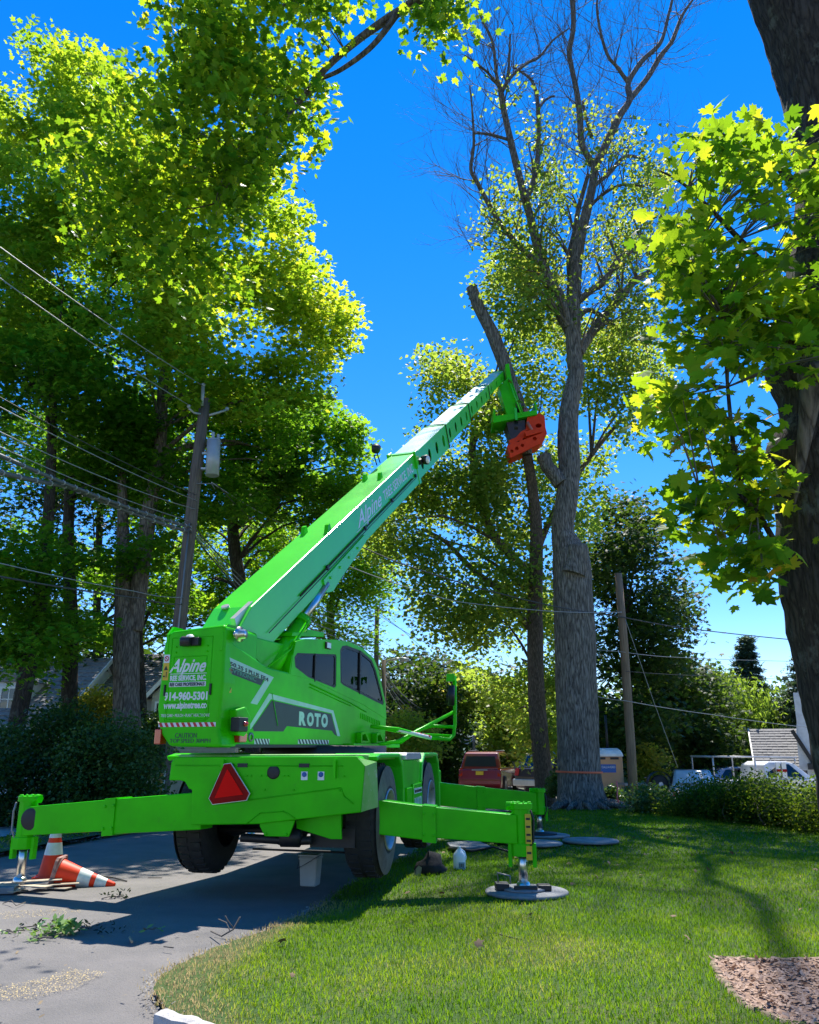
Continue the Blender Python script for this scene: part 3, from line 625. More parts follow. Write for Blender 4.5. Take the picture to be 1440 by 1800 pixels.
def frame_rect(mb, x0, x1, z0, z1, y, r=.006):
    P = [(x0, y, z0), (x1, y, z0), (x1, y, z1), (x0, y, z1)]
    for i in range(4): mb.tube([P[i], P[(i + 1) % 4]], r, 4)
frame_rect(mb, TX - .66, TX - .14, 1.88, 2.76, TF, .005); frame_rect(mb, TX - .62, TX - .20, 2.36, 2.55, TF, .005); frame_rect(mb, TX - .68, TX - .17, 1.86, 2.06, TF, .005)
for x, z in ((TX - .6, 2.66), (TX - .6, 2.60), (TX - .2, 2.66), (TX - .2, 2.6), (TX - .33, 1.92), (TX - .24, 1.92), (TX - .52, 2.45), (TX - .6, 2.45)): mb.lathe([(0, .012), (.010, .012), (.010, 0)], (x, TF, z), (0, -1, 0), 8)
mb.build('door_panel', GREEN, tail_o)
for q in ((TX - .71, TX - .695), (TX - .135, TX - .115)): mb = tum(); mb.box(q[0], q[1], TF - .02, TF, 2.13, 2.25); mb.build('hinge', DARK, tail_o)
mb = tum(); mb.box(TX - .52, TX - .28, TF - .07, TF, 2.66, 2.75); mb.lathe([(0, -.06), (.055, -.06), (.055, .06), (0, .06)], (TX - .42, TF - .08, 2.71), (1, 0, 0), 12); wl = mb.build('work_light', DARK, tail_o, .01)
mb = tum(); mb.lathe([(0, .03), (.03, .025), (.05, 0)], (TX - .39, TF - .07, 2.755), (0, -.3, 1), 14); mb.build('lens', LAMP, wl)
text('Alpine', .20, WHITE, lambda a, b, t: tn(a + .10, b + 2.385, t), tail_o, width=.47, shear=.45, bold=.004)
mb = tum(); mb.box(TX - .65, TX - .19, TF - .004, TF - .001, 2.360, 2.368); mb.box(TX - .655, TX - .19, TF - .004, TF - .001, 2.225, 2.275); mb.build('plate', WHITE, tail_o)
text('REE SERVICE, INC.', .075, WHITE, lambda a, b, t: tn(a + .12, b + 2.293, t), tail_o, width=.46, bold=.003)
text('REE CARE PROFESSIONALS', .05, CHAR, lambda a, b, t: tn(a + .125, b + 2.233, t + .004), tail_o, width=.44, bold=.002)
text('914-960-5301', .115, WHITE, lambda a, b, t: tn(a + .065, b + 2.085, t), tail_o, width=.545, bold=.004)
text('www.alpinetree.co', .10, WHITE, lambda a, b, t: tn(a + .065, b + 1.995, t), tail_o, width=.545, bold=.003)
text('TREE CARE • MULCH • PLANT HEALTH CARE', .045, WHITE, lambda a, b, t: tn(a + .04, b + 1.905, t), tail_o, width=.61)
text('CAUTION', .075, CHAR, lambda a, b, t: tn(a + .24, b + 1.685, t), tail_o, width=.27)
text('TOP SPEED 30MPH', .06, CHAR, lambda a, b, t: tn(a + .18, b + 1.635, t), tail_o, width=.50)
def hazard(fn, x0, x1, z0, z1, n, m1, m2, par, lean=.03):
    mb = MB(); mb.add([fn(x0, z0, .001), fn(x1, z0, .001), fn(x1, z1, .001), fn(x0, z1, .001)], [(0, 1, 2, 3)]); s_ = mb.build('hazard_strip', m2, par)
    mb = MB(); st = (x1 - x0) / n
    for k in range(n): a = x0 + k * st; mb.add([fn(a + lean * .9, z0, .003), fn(min(x1, a + st * .5 + lean * .9), z0, .003), fn(a + st * .5, z1, .003), fn(a, z1, .003)], [(0, 1, 2, 3)])
    mb.build('stripe', m1, par)
hazard(tn, .0 + .02, .735, 1.80, 1.845, 10, RED, WHITE, tail_o)
def stickers(fn, x, z, par):
    mb = MB(); mb.add([fn(x, z, .001), fn(x + .075, z, .001), fn(x + .075, z + .19, .001), fn(x, z + .19, .001)], [(0, 1, 2, 3)]); s_ = mb.build('sticker', YEL, par)
    mb = MB(); mb.add([fn(x, z + .19, .001), fn(x + .075, z + .19, .001), fn(x + .075, z + .28, .001), fn(x, z + .28, .001)], [(0, 1, 2, 3)]); mb.build('sticker', WHITE, par)
    mb = MB(); cx, cz = x + .0375, z + .235
    mb.add([fn(cx + .03 * math.cos(k * .5236), cz + .03 * math.sin(k * .5236), .003) for k in range(12)] + [fn(cx + .02 * math.cos(k * .5236), cz + .02 * math.sin(k * .5236), .003) for k in range(12)], [(k, (k + 1) % 12, (k + 1) % 12 + 12, k + 12) for k in range(12)])
    mb.add([fn(cx - .02, cz + .015, .003), fn(cx + .015, cz - .022, .003), fn(cx + .02, cz - .015, .003), fn(cx - .015, cz + .022, .003)], [(0, 1, 2, 3)]); mb.build('sticker_mark', RED, par)
    mb = MB(); mb.add([fn(cx - .025, z + .11, .003), fn(cx + .025, z + .11, .003), fn(cx, z + .16, .003)], [(0, 1, 2)]); mb.add([fn(cx + .005, z + .03, .003), fn(cx + .015, z + .03, .003), fn(cx + .015, z + .09, .003), fn(cx + .005, z + .09, .003)], [(0, 1, 2, 3)])
    mb.add([fn(cx - .03, z + .035, .003), fn(cx - .005, z + .035, .003), fn(cx - .005, z + .05, .003), fn(cx - .03, z + .05, .003)], [(0, 1, 2, 3)]); mb.build('sticker_mark', DARK, par)
stickers(tn, .02, 2.30, tail_o)
# near side: decals on the panel
sn = lambda a, b, t: SP @ Vector((.001 + t, a, b))
def decal(name, poly, m, t=.001):
    mb = MB(); mb.add([sn(a, b, t) for a, b in poly], [list(range(len(poly)))]); return mb.build(name, m, tb)
stickers(sn, .10, 2.16, tb)
PL = [(.509, 1.771), (.945, 2.202), (2.58, 2.076), (2.798, 1.746), (2.714, 1.744), (2.533, 2.037), (.989, 2.139), (.60, 1.79)]
decal('stripe', PL, MINT)
decal('stripe', [(.63, 1.80), (1.01, 2.125), (2.515, 2.025), (2.70, 1.744), (2.62, 1.765), (2.55, 1.81), (1.38, 1.84), (1.30, 1.775), (.66, 1.765)], CHAR, .002)
for ch_, x_, w_ in (('R', 0, .175), ('O', .20, .175), ('T', .40, .155), ('O', .58, .18)): text(ch_, .20, MINT, lambda a, b, t, x_=x_: sn(a + 1.66 + x_, b * 1.05 + 1.87 - .012 * (a + x_), t + .004), tb, name='letter', width=w_, bold=.012)
decal('stripe', [(.05, 2.545), (1.03, 2.395), (.70, 2.06), (.56, 2.07), (.83, 2.335), (.83, 2.345), (.05, 2.452)], MINT)
decal('stripe', [(.05, 2.45), (.81, 2.345), (.76, 2.28), (.05, 2.375)], CHAR, .0015)
for ch_, x_, w_ in (('50.35', 0, .26), ('S', .30, .035), ('PLUS', .37, .22), ('EE4', .63, .16)): text(ch_, .062, CHAR, lambda a, b, t, x_=x_: sn(a + .12 + x_, b + 2.452 - .148 * (a + x_), t + .003), tb, width=w_, bold=.001)
text('CVTRONIC', .062, mat('dull green print', (.10, .28, .2), .5), lambda a, b, t: sn(a + .10, b + 2.388 - .13 * a, t + .003), tb, width=.55, bold=.002)
hazard(sn, .68, 1.0, 1.625, 1.685, 5, CHAR, WHITE, tb, .05); hazard(sn, 1.66, 2.47, 1.635, 1.69, 10, CHAR, WHITE, tb, .05)
mb = spm(); mb.prism([(.2, 1.62), (.2, 1.585), (3.3, 1.60), (3.3, 1.63)], -.3, .02, 'x'); mb.build('skirt', DARK, K)
mb = spm(); mb.tube([(.008, 1.0, 2.21), (.008, 1.16, 1.84)], .004, 4); mb.tube([(.008, 1.9, 2.38), (.008, 3.1, 2.20), (.008, 3.6, 2.10)], .009, 4); mb.tube([(.008, 1.9, 2.34), (.008, 3.1, 2.16)], .006, 4)
for k in range(12): mb.box(.0, .012, 3.42 + k * .06, 3.435 + k * .06, 2.0 - k * .009, 2.08 - k * .009)
mb.build('body_rib', GREEN, tb)
mb = spm(); mb.lathe([(.05, 0), (.05, .012), (.03, .012)], (0, .60, 1.70), (1, 0, 0), 18); mb.build('reflector_disc', GREY, tb)
# rear pod with lights
mb = spm(); mb.prism([(.16, 1.98), (.34, 2.02), (.45, 1.92), (.46, 1.78), (.34, 1.70), (.2, 1.72)], -.02, .09, 'x'); pod = mb.build('light_pod', GREEN, tb, .015)
mb = spm(); mb.box(.05, .16, .12, .30, 1.75, 1.90); mb.build('plug_socket', DARK, pod, .01)
mb = spm(); mb.lathe([(0, .03), (.02, .03), (.028, 0)], (.16, .24, 1.83), (1, 0, 0), 12); mb.build('red_cap', REDL, pod)
mb = spm(); mb.prism([(.27, 1.64), (.40, 1.64), (.42, 1.68), (.41, 1.80), (.36, 1.83), (.28, 1.80)], .0, .08, 'x'); mb.build('tail_light', REDL, tb, .01)
mb = tum(); mb.box(TX - .78, TX - .70, TF - .02, TF + .1, 1.62, 1.78); mb.build('tail_light', REDL, tb, .01)
# --- hoist bracket at the boom foot
mb = tum(); 
for x in (TX - .028, TX - .72):
    mb.plate([(-2.95, 2.60), (-2.95, 2.80), (-2.86, 2.90), (-2.70, 2.90), (-1.55, 2.42), (-1.55, 2.30), (-2.6, 2.45)], [[(-2.55, 2.60), (-2.50, 2.72), (-1.98, 2.50), (-2.05, 2.45)]], lambda a, b, t: Vector((x + t, a, b)), .03)
mb.build('hoist_bracket', GREEN, K, .005)
mb = tum(); mb.lathe([(0, .09), (.05, .09), (.055, .03), (.085, .03), (.085, 0)], (TX + .045, TY + .20, 2.80), (1, 0, 0), 20); mb.tube([(TX - .8, TY + .2, 2.8), (TX + .1, TY + .2, 2.8)], .04, 12); mb.build('pivot_pin', CHROME, K)
# --- cab
cabp = [(1.40, 2.46), (1.46, 2.70), (1.52, 2.88), (1.75, 2.94), (2.60, 3.03), (3.0, 3.05), (3.45, 3.01), (3.85, 2.90), (4.02, 2.74), (4.30, 2.25), (4.33, 2.02), (3.5, 2.20), (1.9, 2.44)]
w1 = [(1.52, 2.56), (1.49, 2.68), (1.56, 2.74), (2.60, 2.83), (2.63, 2.80), (2.64, 2.40), (2.58, 2.375), (1.86, 2.46)]
w2 = [(2.76, 2.46), (2.73, 2.90), (2.79, 2.965), (2.92, 2.99), (3.40, 2.965), (3.78, 2.865), (3.93, 2.73), (4.23, 2.27), (4.20, 2.225), (3.95, 2.26), (2.85, 2.43)]
mb = spm(); mb.plate(cabp, [w1, w2], lambda a, b, t: Vector((t - .02, a, b)), .05); mb.plate(cabp, [w1, w2], lambda a, b, t: Vector((t - 1.0, a, b)), .05)
cab = mb.build('cab', GREEN, K, .012)
mb = spm(); top = [(1.46, 2.70), (1.52, 2.88), (1.75, 2.94), (2.60, 3.03), (3.0, 3.05), (3.45, 3.01), (3.85, 2.90)]
mb.prism(top + [(p[0], p[1] - .05) for p in top[::-1]], -1.0, .0, 'x'); mb.prism([(1.5, 2.99 - .04), (1.5, 2.95), (2.35, 3.04), (2.35, 3.10), (1.9, 3.09), (1.85, 3.04), (1.52, 3.0)], -.8, -.05, 'x'); mb.prism([(3.7, 2.92), (3.95, 2.86), (3.97, 3.0), (3.8, 3.03)], -.8, -.2, 'x')
mb.build('roof', GREEN, cab, .012)
mb = spm(); mb.prism([(1.40, 2.46), (1.46, 2.70), (1.44, 2.70), (1.38, 2.46)], -1, 0, 'x'); mb.box(-1.0, -.98, 1.45, 4.2, 1.9, 2.35); mb.box(-.98, -.05, 1.45, 4.25, 2.02, 2.06); mb.build('cab_wall', GREEN, cab)
for wp, nm in ((w1, 'side_window'), (w2, 'door_window')):
    c = (sum(p[0] for p in wp) / len(wp), sum(p[1] for p in wp) / len(wp))
    inn = [(c[0] + (p[0] - c[0]) * .93, c[1] + (p[1] - c[1]) * .88) for p in wp]
    mb = spm(); mb.plate(wp, [inn], lambda a, b, t: Vector((t - .008, a, b)), .016); f_ = mb.build(nm, DARK, cab)
    for x in (-.012, -1.0): mb = spm(); mb.plate(inn, [], lambda a, b, t: Vector((t + x, a, b)), .004); mb.build('pane', GLASS, f_)
mb = spm(); mb.box(-.02, .012, 3.36, 3.395, 2.34, 2.96); mb.box(-.02, .01, 2.02, 2.05, 2.42, 2.78); mb.build('pillar', DARK, cab)
mb = spm(); f4 = [(-.98, 3.86, 2.89), (-.03, 3.86, 2.89), (-.03, 4.30, 2.26), (-.98, 4.30, 2.26)]; mb.add(f4, [(0, 1, 2, 3)]); mb.build('windscreen', GLASS, cab)
mb = spm(); mb.box(.0, .03, 2.28, 2.42, 2.875, 2.965); lt = mb.build('work_light', DARK, cab, .006)
mb = spm(); mb.box(.03, .036, 2.295, 2.405, 2.885, 2.955); mb.build('lens', LAMP, lt, .006)
mb = spm(); mb.box(-.75, -.25, 2.5, 2.62, 2.1, 2.75); mb.box(-.75, -.25, 2.6, 3.05, 2.1, 2.22); mb.box(-.66, -.34, 2.5, 2.58, 2.75, 2.9); mb.build('seat', DARK, cab, .03)
mb = spm(); mb.box(-.7, -.3, 3.5, 3.7, 2.06, 2.4); mb.tube([(-.5 + .17 * math.cos(a * .5), 3.40 + .05 * math.sin(a * .5), 2.48 + .13 * math.sin(a * .5)) for a in range(14)], .012, 6); mb.tube([(-.5, 3.6, 2.35), (-.5, 3.4, 2.48)], .02, 6); mb.box(-.2, -.08, 3.0, 3.3, 2.06, 2.36); mb.box(-.85, -.6, 3.7, 3.76, 2.35, 2.55)
mb.build('console', DARK, cab, .01)
# steps and guard frame on the turret nose
mb = spm(); 
for y in (3.28, 3.80): mb.plate([(y, 1.66), (y, 1.80), (y + .14, 1.82), (y + .22, 1.76), (y + .30, 1.67)], [[(y + .03, 1.69), (y + .03, 1.77), (y + .13, 1.79), (y + .23, 1.69)]], lambda a, b, t: Vector((t + .05, a, b)), .08)
mb.prism([(2.9, 1.60), (4.5, 1.60), (4.5, 1.65), (2.9, 1.65)], .0, .16, 'x'); mb.build('step', GREEN, K, .006)
def pth(l): return [pt(x, y, Y) for x, y, Y in l]
gd = MB(); r = .028
gd.tube(pth([(652, 1277, 12.3), (700, 1282, 12.5), (745, 1294, 12.9)]), r, 8); gd.tube(pth([(750, 1296, 12.95), (790, 1300, 13.3), (798, 1292, 13.4), (800, 1270, 13.4), (800, 1230, 13.4), (799, 1188, 13.4)]), r, 8)
gd.tube(pth([(665, 1309, 12.4), (700, 1303, 12.6), (740, 1282, 13.0), (797, 1252, 13.4)]), r, 8); gd.tube(pth([(665, 1310, 13.2), (705, 1305, 13.3), (735, 1283, 13.5), (760, 1276, 13.6), (798, 1278, 13.5)]), r * .9, 8)
gd.tube(pth([(652, 1277, 14.0), (720, 1290, 14.0), (798, 1294, 13.9), (801, 1275, 13.9), (801, 1225, 13.9)]), r * .8, 8)
guard = gd.build('guard_frame', GREEN, K)
gd = MB(); gd.tube(pth([(699, 1283, 12.50), (757, 1297, 13.0)]), r * 1.12, 8); st_ = gd.build('tape', WHITE, guard)
gd = MB()
for k in range(8):
    x = 701 + k * 7.2; y = 1283.4 + k * 1.72; gd.tube([pt(x, y, 12.52 + k * .062), pt(x + 3.4, y + .9, 12.55 + k * .062)], r * 1.2, 8)
gd.build('stripe', RED, guard)
gd = MB(); gd.tube(pth([(793, 1240, 13.3), (794, 1205, 13.3)]), .055, 10); gd.tube(pth([(786, 1235, 13.3), (786, 1222, 13.3), (792, 1210, 13.3)]), .012, 6); gd.build('valve', DARK, guard)
gd = MB(); a = pt(785, 1187, 13.35); gd.box(a.x, a.x + .13, 13.3, 13.42, a.z - .1, a.z + .02); gd.build('bracket', GREEN, guard, .01)
# --- boom
e = math.atan2(7.137 - 3.188, 3.585 + 2.305); bd = Vector((0, math.cos(e), math.sin(e))); bn = Vector((0, -math.sin(e), math.cos(e)))
BX = .062; B0 = Vector((BX, -2.305, 3.188))                     # near top edge
BM = TU @ Matrix(((1, 0, 0, B0.x), (0, bd.y, bn.y, B0.y), (0, bd.z, bn.z, B0.z), (0, 0, 0, 1)))   # x right, y along, z perpendicular up
def bmm(): return MB(BM)
def bproj(px, py, x=0.0):
    """boom-frame point on the boom side plane at offset x seen in that direction"""
    u, v = (px - 720) / F, (900 - py) / F; d = Vector((u, CT - v * ST, ST + v * CT)); Mi = BM.inverted(); o_ = Mi @ Vector((0, 0, EYE)); dd = Mi.to_3x3() @ d; k = (x - o_.x) / dd.x; p = o_ + dd * k; return (p.y, p.z)
BT = bproj(890, 655)[0]; LE = bproj(731, 800)[0]
print('boom tip', BT, 'outer end', LE, bproj(615, 990), bproj(747, 837), bproj(895, 672), bproj(793, 785), [round(bproj(x, y)[0], 2) for x, y in ((785, 755), (826, 712), (862, 680))])
H0 = .62; WB = .52
secs = [(-.05, LE, 0, H0, WB)]; js = [LE, bproj(785, 752)[0], bproj(826, 714)[0], bproj(862, 682)[0], BT]
mb = bmm(); 
mb.prism([(-.75, -.62), (-.35, -.52), (.1, -H0), (LE, -H0), (LE, 0), (0, 0), (-.42, -.12), (-.82, -.42)], -WB, 0, 'x'); boom = mb.build('boom', GREENT, K, .014)
mb = bmm(); mb.box(-WB - .012, .012, LE - .10, LE + .03, -H0 - .02, .02)
for x in (-WB - .01, .02): mb.box(x - .03, x + .03, LE - .16, LE + .02, -.30, .05)
mb.build('boom_collar', GREENT, boom, .008)
mb = bmm(); mb.tube([(.018, 1.2, -.40), (.018, LE - .5, -.40)], .012, 6)
mb.tube([(.022, .2, -.445), (.022, LE - .3, -.445)], .006, 6)
for y in (2.2, 3.9, 5.4, 7.0, 8.6): 
    if y < LE - .3: mb.box(.0, .035, y - .03, y + .03, -.43, -.37)
mb.build('hydraulic_pipe', DARK, boom)
for y, x in ((2.55, -.44), (2.55, -.06), (LE - 1.9, -.45), (LE - 1.9, -.16)): mb = bmm(); mb.prism([(y, .0), (y + .10, .10), (y + .16, .10), (y + .16, .0)], x - .03, x + .03, 'x'); mb.build('rope_guide', GREEN, boom)
mb = bmm(); mb.tube([(-.35, .0, .0), (-.35, .0, .03)], .05, 16); mb.box(-.10, -.04, -.35, .12, .0 - .10, .015); mb.build('top_fitting', SILV, boom)
# bracket for the lift cylinders
bl = bproj(574, 1022)[0]; 
mb = bmm(); 
for x in (.012, -WB - .012): mb.plate([(bl - .12, -H0 + .12), (bl + 1.7, -H0 + .14), (bl + 1.7, -H0 + .02), (bl + .45, -H0 - .10), (bl + .1, -H0 - .15), (bl - .12, -H0 - .08)], [], lambda a, b, t: Vector((x + t, a, b)), .024)
for k in range(4): mb.lathe([(0, .02), (.022, .02), (.022, 0)], (.024, bl + .1 + k * .40, -H0 + .06), (1, 0, 0), 8)
mb.build('cylinder_bracket', GREENT, boom, .004)
# lettering on the boom side
bt = lambda a, b, t: BM @ Vector((.002 + t, a, b))
t0 = bproj(627, 915); t1 = bproj(722, 822); Lt = t1[0] - t0[0]
LIL = mat('pale blue white print', (.78, .82, .95), .5)
text('Alpine', .36, LIL, lambda a, b, t: bt(a + t0[0], b * .95 - .315, t), boom, width=Lt * .40, shear=.4, bold=.003)
text('TREE SERVICE, INC', .24, LIL, lambda a, b, t: bt(a + t0[0] + Lt * .44, b - .30, t), boom, width=Lt * .60, bold=.003)
mb = bmm(); mb.box(.002, .005, t0[0] - .1, t0[0] + Lt * .38, -.355, -.345); mb.build('underline', LIL, boom)
# inner sections: hollow, with real lightening holes in the sides
for i in range(4):
    a, b = js[i], js[i + 1]; g = .028 * (i + 1); top_, bot = -g * .9, -H0 + .055 * (i + 1); x1, x0 = -.022 * (i + 1), -WB + .022 * (i + 1); m_ = GREENP if i < 3 else GREENT
    mb = bmm(); nh = (4, 4, 4, 3)[i]; L_ = b - a; holes = []
    zc = (top_ + bot) / 2 - .02; 
    for k in range(nh): 
        y = a + L_ * (k + .6) / (nh + .2); rr = min(.12 - .014 * i, L_ * .09); holes.append(circ(y, zc, rr * .85, 14, ry=rr * 1.15))
    for x in (x1, x0): mb.plate([(a - .3, bot), (b, bot), (b, top_), (a - .3, top_)], holes, lambda p, q, t: Vector((x + t, p, q)), .016)
    s_ = mb.build('boom_section', GREENT, boom, .003)
    mb = bmm(); mb.box(x0 - .004, x1 + .004, a - .3, b, top_ - .010, top_ + .006); mb.build('top_plate', GREENP, s_)
    mb = bmm(); mb.box(x0 + .01, x1 - .01, a - .3, b, bot, bot + .02); mb.build('bottom_plate', DARK if i < 2 else GREENT, s_)
    mb = bmm(); mb.box(x0 - .012, x1 + .012, b - .07, b + .02, bot - .012, top_ + .014); mb.build('collar', GREENT, s_, .004)
    mb = bmm(); mb.tube([(x0 - .02, b - .02, top_ + .02), (x0 + .1, b, top_ + .035), (x1 - .1, b - .01, top_ + .03), (x1 + .03, b - .02, top_ + .01)], .010, 5); mb.tube([(x1 + .02, b - .03, top_), (x1 + .03, b - .03, bot)], .012, 5)
    mb.build('hose', DARK, s_)
# lamps and camera near the outer end
mb = bmm(); mb.tube([(-WB - .05, LE - .75, 0), (-WB - .05, LE - .8, .22)], .012, 6); mb.tube([(-WB - .05, LE - .55, 0), (-WB - .05, LE - .6, .16)], .012, 6); mb.tube([(-WB - .05, LE - .6, .16), (-WB - .05, LE - .8, .22)], .01, 6)
mb.lathe([(0, -.08), (.08, -.06), (.095, .05), (0, .06)], (-WB - .05, LE - .62, .30), (0, .6, .5), 14); mb.tube([(-WB - .05, LE - .6, .16), (-WB - .05, LE - .62, .30)], .012, 6); lm = mb.build('boom_lamp', DARK, boom)
mb = bmm(); mb.lathe([(.085, 0), (.05, .03), (0, .035)], (-WB - .05, LE - .585, .33), (0, .6, .5), 14); mb.build('lens', LAMP, lm)
mb = bmm(); mb.lathe([(0, -.05), (.09, -.04), (.10, .06), (.07, .08)], (.13, LE + .12, -.20), (1, -.3, 0), 16); mb.box(.0, .1, LE - .05, LE + .12, -.25, -.15); lm = mb.build('boom_lamp', DARK, boom)
mb = bmm(); mb.lathe([(.095, .06), (.06, .09), (0, .095)], (.13, LE + .12, -.20), (1, -.3, 0), 16); mb.build('lens', LAMP, lm)
# lift cylinders
def tproj(px, py, x):
    u, v = (px - 720) / F, (900 - py) / F; d = Vector((u, CT - v * ST, ST + v * CT)); Mi = TU.inverted(); o_ = Mi @ Vector((0, 0, EYE)); dd = Mi.to_3x3() @ d; k = (x - o_.x) / dd.x; return o_ + dd * k
q0, q1, q2 = tproj(458, 1203, BX - .02), tproj(529, 1110, BX - .02), tproj(571, 1033, BX - .02)
for dx in (.0, -.46):
    A = TU @ (q0 + Vector((dx, 0, 0))); Bq = TU @ (q2 + Vector((dx, .03, .06))); d = (Bq - A); mid = A + d * .60
    mb = MB(); mb.tube([A, mid], .105, 18); mb.tube([mid - d.normalized() * .12, mid], .118, 18); cyl = mb.build('lift_cylinder', GREEN, K)
    mb = MB(); mb.tube([mid, Bq], .062, 18); mb.build('rod', CHROME, cyl)
    mb = MB(); mb.tube([A + Vector((.1, -.1, .2)), A + d * .3 + Vector((.11, -.08, 0)), mid + Vector((.1, -.05, 0))], .012, 6); mb.build('pipe', GREEN, cyl)
# --- jib head and grapple saw
def zz(x, y, Y=24.1): return pt(780 + x / 7.2, 620 + y / 7.2, Y)
def slab(poly, Y0, Y1, name, m, par, bevel=.01, holes=None):
    mb = MB(); holes = holes or []
    P0 = zz(poly[0][0], poly[0][1], (Y0 + Y1) / 2)
    q = lambda x, y: zz(x, y, (Y0 + Y1) / 2)
    pp = [(q(*p).x, q(*p).z) for p in poly]; hh = [[(q(*p).x, q(*p).z) for p in h] for h in holes]
    mb.plate(pp, hh, lambda a, b, t: Vector((a, (Y0 + Y1) / 2 + t, b)), abs(Y1 - Y0)); return mb.build(name, m, par, bevel)
jib = slab([(770, 190), (815, 180), (835, 300), (900, 600), (900, 850), (800, 850), (690, 470), (790, 370)], 23.9, 24.4, 'jib', GREEN, K, .03)
slab([(612, 780), (630, 780), (640, 870), (1140, 800), (1125, 690), (1145, 690), (1158, 850), (625, 955), (612, 950)], 23.7, 24.6, 'saw_platform', GREEN, jib, .01)
slab([(895, 700), (925, 700), (935, 850), (905, 850)], 23.66, 23.70, 'side_strut', GREENT, jib); slab([(930, 690), (1010, 680), (1000, 720), (935, 730)], 23.9, 24.2, 'valve_block', DARK, jib); 
mb = MB(); mb.tube([zz(820, 320, 23.8), zz(880, 500, 23.75), zz(990, 790, 23.7)], .03, 8); mb.tube([zz(860, 360, 23.9), zz(930, 560, 23.9), zz(1010, 780, 23.8)], .022, 8); mb.build('jib_ram', GREENT, jib)
mb = MB(); 
for k in range(5): mb.tube([zz(800 + 12 * k, 420, 24.5), zz(830 + 14 * k, 560 + 20 * k, 24.55), zz(860 + 22 * k, 700, 24.5), zz(900 + 25 * k, 860, 24.3)], .016, 6)
for k in range(3): mb.tube([zz(640, 790 + 12 * k, 23.8), zz(690 + 20 * k, 770 + 20 * k, 23.75), zz(720, 840, 23.8), zz(660, 850 - 10 * k, 23.8), zz(650, 810, 23.8)], .016, 6)
mb.build('hose', DARK, jib)
mb = MB(); mb.tube([zz(800, 940, 24.1), zz(1010, 900, 24.1)], .16, 16); mb.tube([zz(905, 900, 24.1), zz(905, 1010, 24.1)], .26, 20); mb.build('rotator', DARK, K)
slab([(780, 930), (1010, 900), (1020, 1060), (990, 1150), (860, 1190), (820, 1090)], 23.85, 24.5, 'saw_motor', mat('dark worn steel', (.05, .025, .02), .5, c2=(.02, .015, .015), nscale=9), K, .02)
gr = slab([(1030, 890), (1180, 850), (1245, 890), (1255, 1030), (1275, 1105), (1215, 1165), (1035, 1260), (850, 1335), (800, 1190), (890, 1150), (950, 1080), (1010, 1050)], 23.8, 24.9, 'grapple', ORANGE, K, .04,
     holes=[circ(1170, 1005, 38, 12, 28), circ(1145, 1095, 34, 12, 26), circ(995, 1180, 24, 12), circ(925, 1218, 26, 12), circ(862, 1255, 24, 12), circ(1040, 1085, 36, 10, 24)])
slab([(800, 1185), (1250, 1020), (1278, 1100), (1235, 1150), (845, 1335)], 23.62, 23.72, 'grapple_jaw', ORANGE, gr, .01, holes=[circ(862, 1255, 22, 12), circ(925, 1218, 24, 12), circ(995, 1180, 22, 12), circ(1150, 1095, 26, 12)])
slab([(1020, 1010), (1230, 960), (1250, 1010), (1040, 1070)], 23.6, 23.78, 'grapple_arm', ORANGE, gr, .02)
mb = MB(); mb.tube([zz(1010, 800, 23.9), zz(1040, 760, 23.9), zz(1000, 680, 24.0)], .05, 8); mb.tube([zz(1055, 780, 23.9), zz(1050, 700, 23.9)], .04, 8); mb.tube([zz(1060, 880, 23.7), zz(1130, 1000, 23.65)], .05, 8)
mb.build('clamp_ram', mat('pale red steel', (.55, .16, .12), .5), gr)
# ================================================================ TREES
def tree(name, label, cat, base, group=None): return thing(name, label, cat, base, group)
def addtrunk(t, pl, Y, m, dY=0, n=18, rough=.06, flare=0, nm='trunk'):
    p = px_path(pl, Y, dY); mb = trunkmesh(p, n, rough, random.random() * 9, flare); return mb.build(nm, m, t)
def base_at(px, Y): p = pt(px, 1400, Y); return (p.x, Y, gz(p.x, Y))
def branches_to(t, trunk_pts, C, m, k, r0=.05, nm='branch'):
    """limbs that run from the trunk out to some of the leaf masses"""
    idx = rng.choice(len(C), min(k, len(C)), replace=False); mb = MB(); used_ = {}; first = True
    for i in idx:
        c = Vector(C[i]); best = min(trunk_pts, key=lambda q: (q[0] - (c - Vector((0, 0, .45 * abs(c.z - q[0].z) * 0 + 1.0)))).length + (2 if q[0].z > c.z else 0))
        kk = tuple(round(x_, 2) for x_ in best[0]); used_[kk] = used_.get(kk, 0) + 1
        if used_[kk] > 3: continue
        a = best[0]; mid = a.lerp(c, .5) + Vector((random.gauss(0, .2), random.gauss(0, .2), .25 + .08 * (c - a).length)); L = (c - a).length; r = min(best[1] * .5, .012 * L + .02)
        mb.tube([a, a.lerp(mid, .5) + Vector((0, 0, .1)), mid, mid.lerp(c, .6) + Vector((random.gauss(0, .1), 0, .08)), c], [r, r * .75, r * .5, r * .3, .008], 6, cap=False)
    return mb.build(nm, m, t, kind='stuff')
GT = 'trees along the far side of the road'
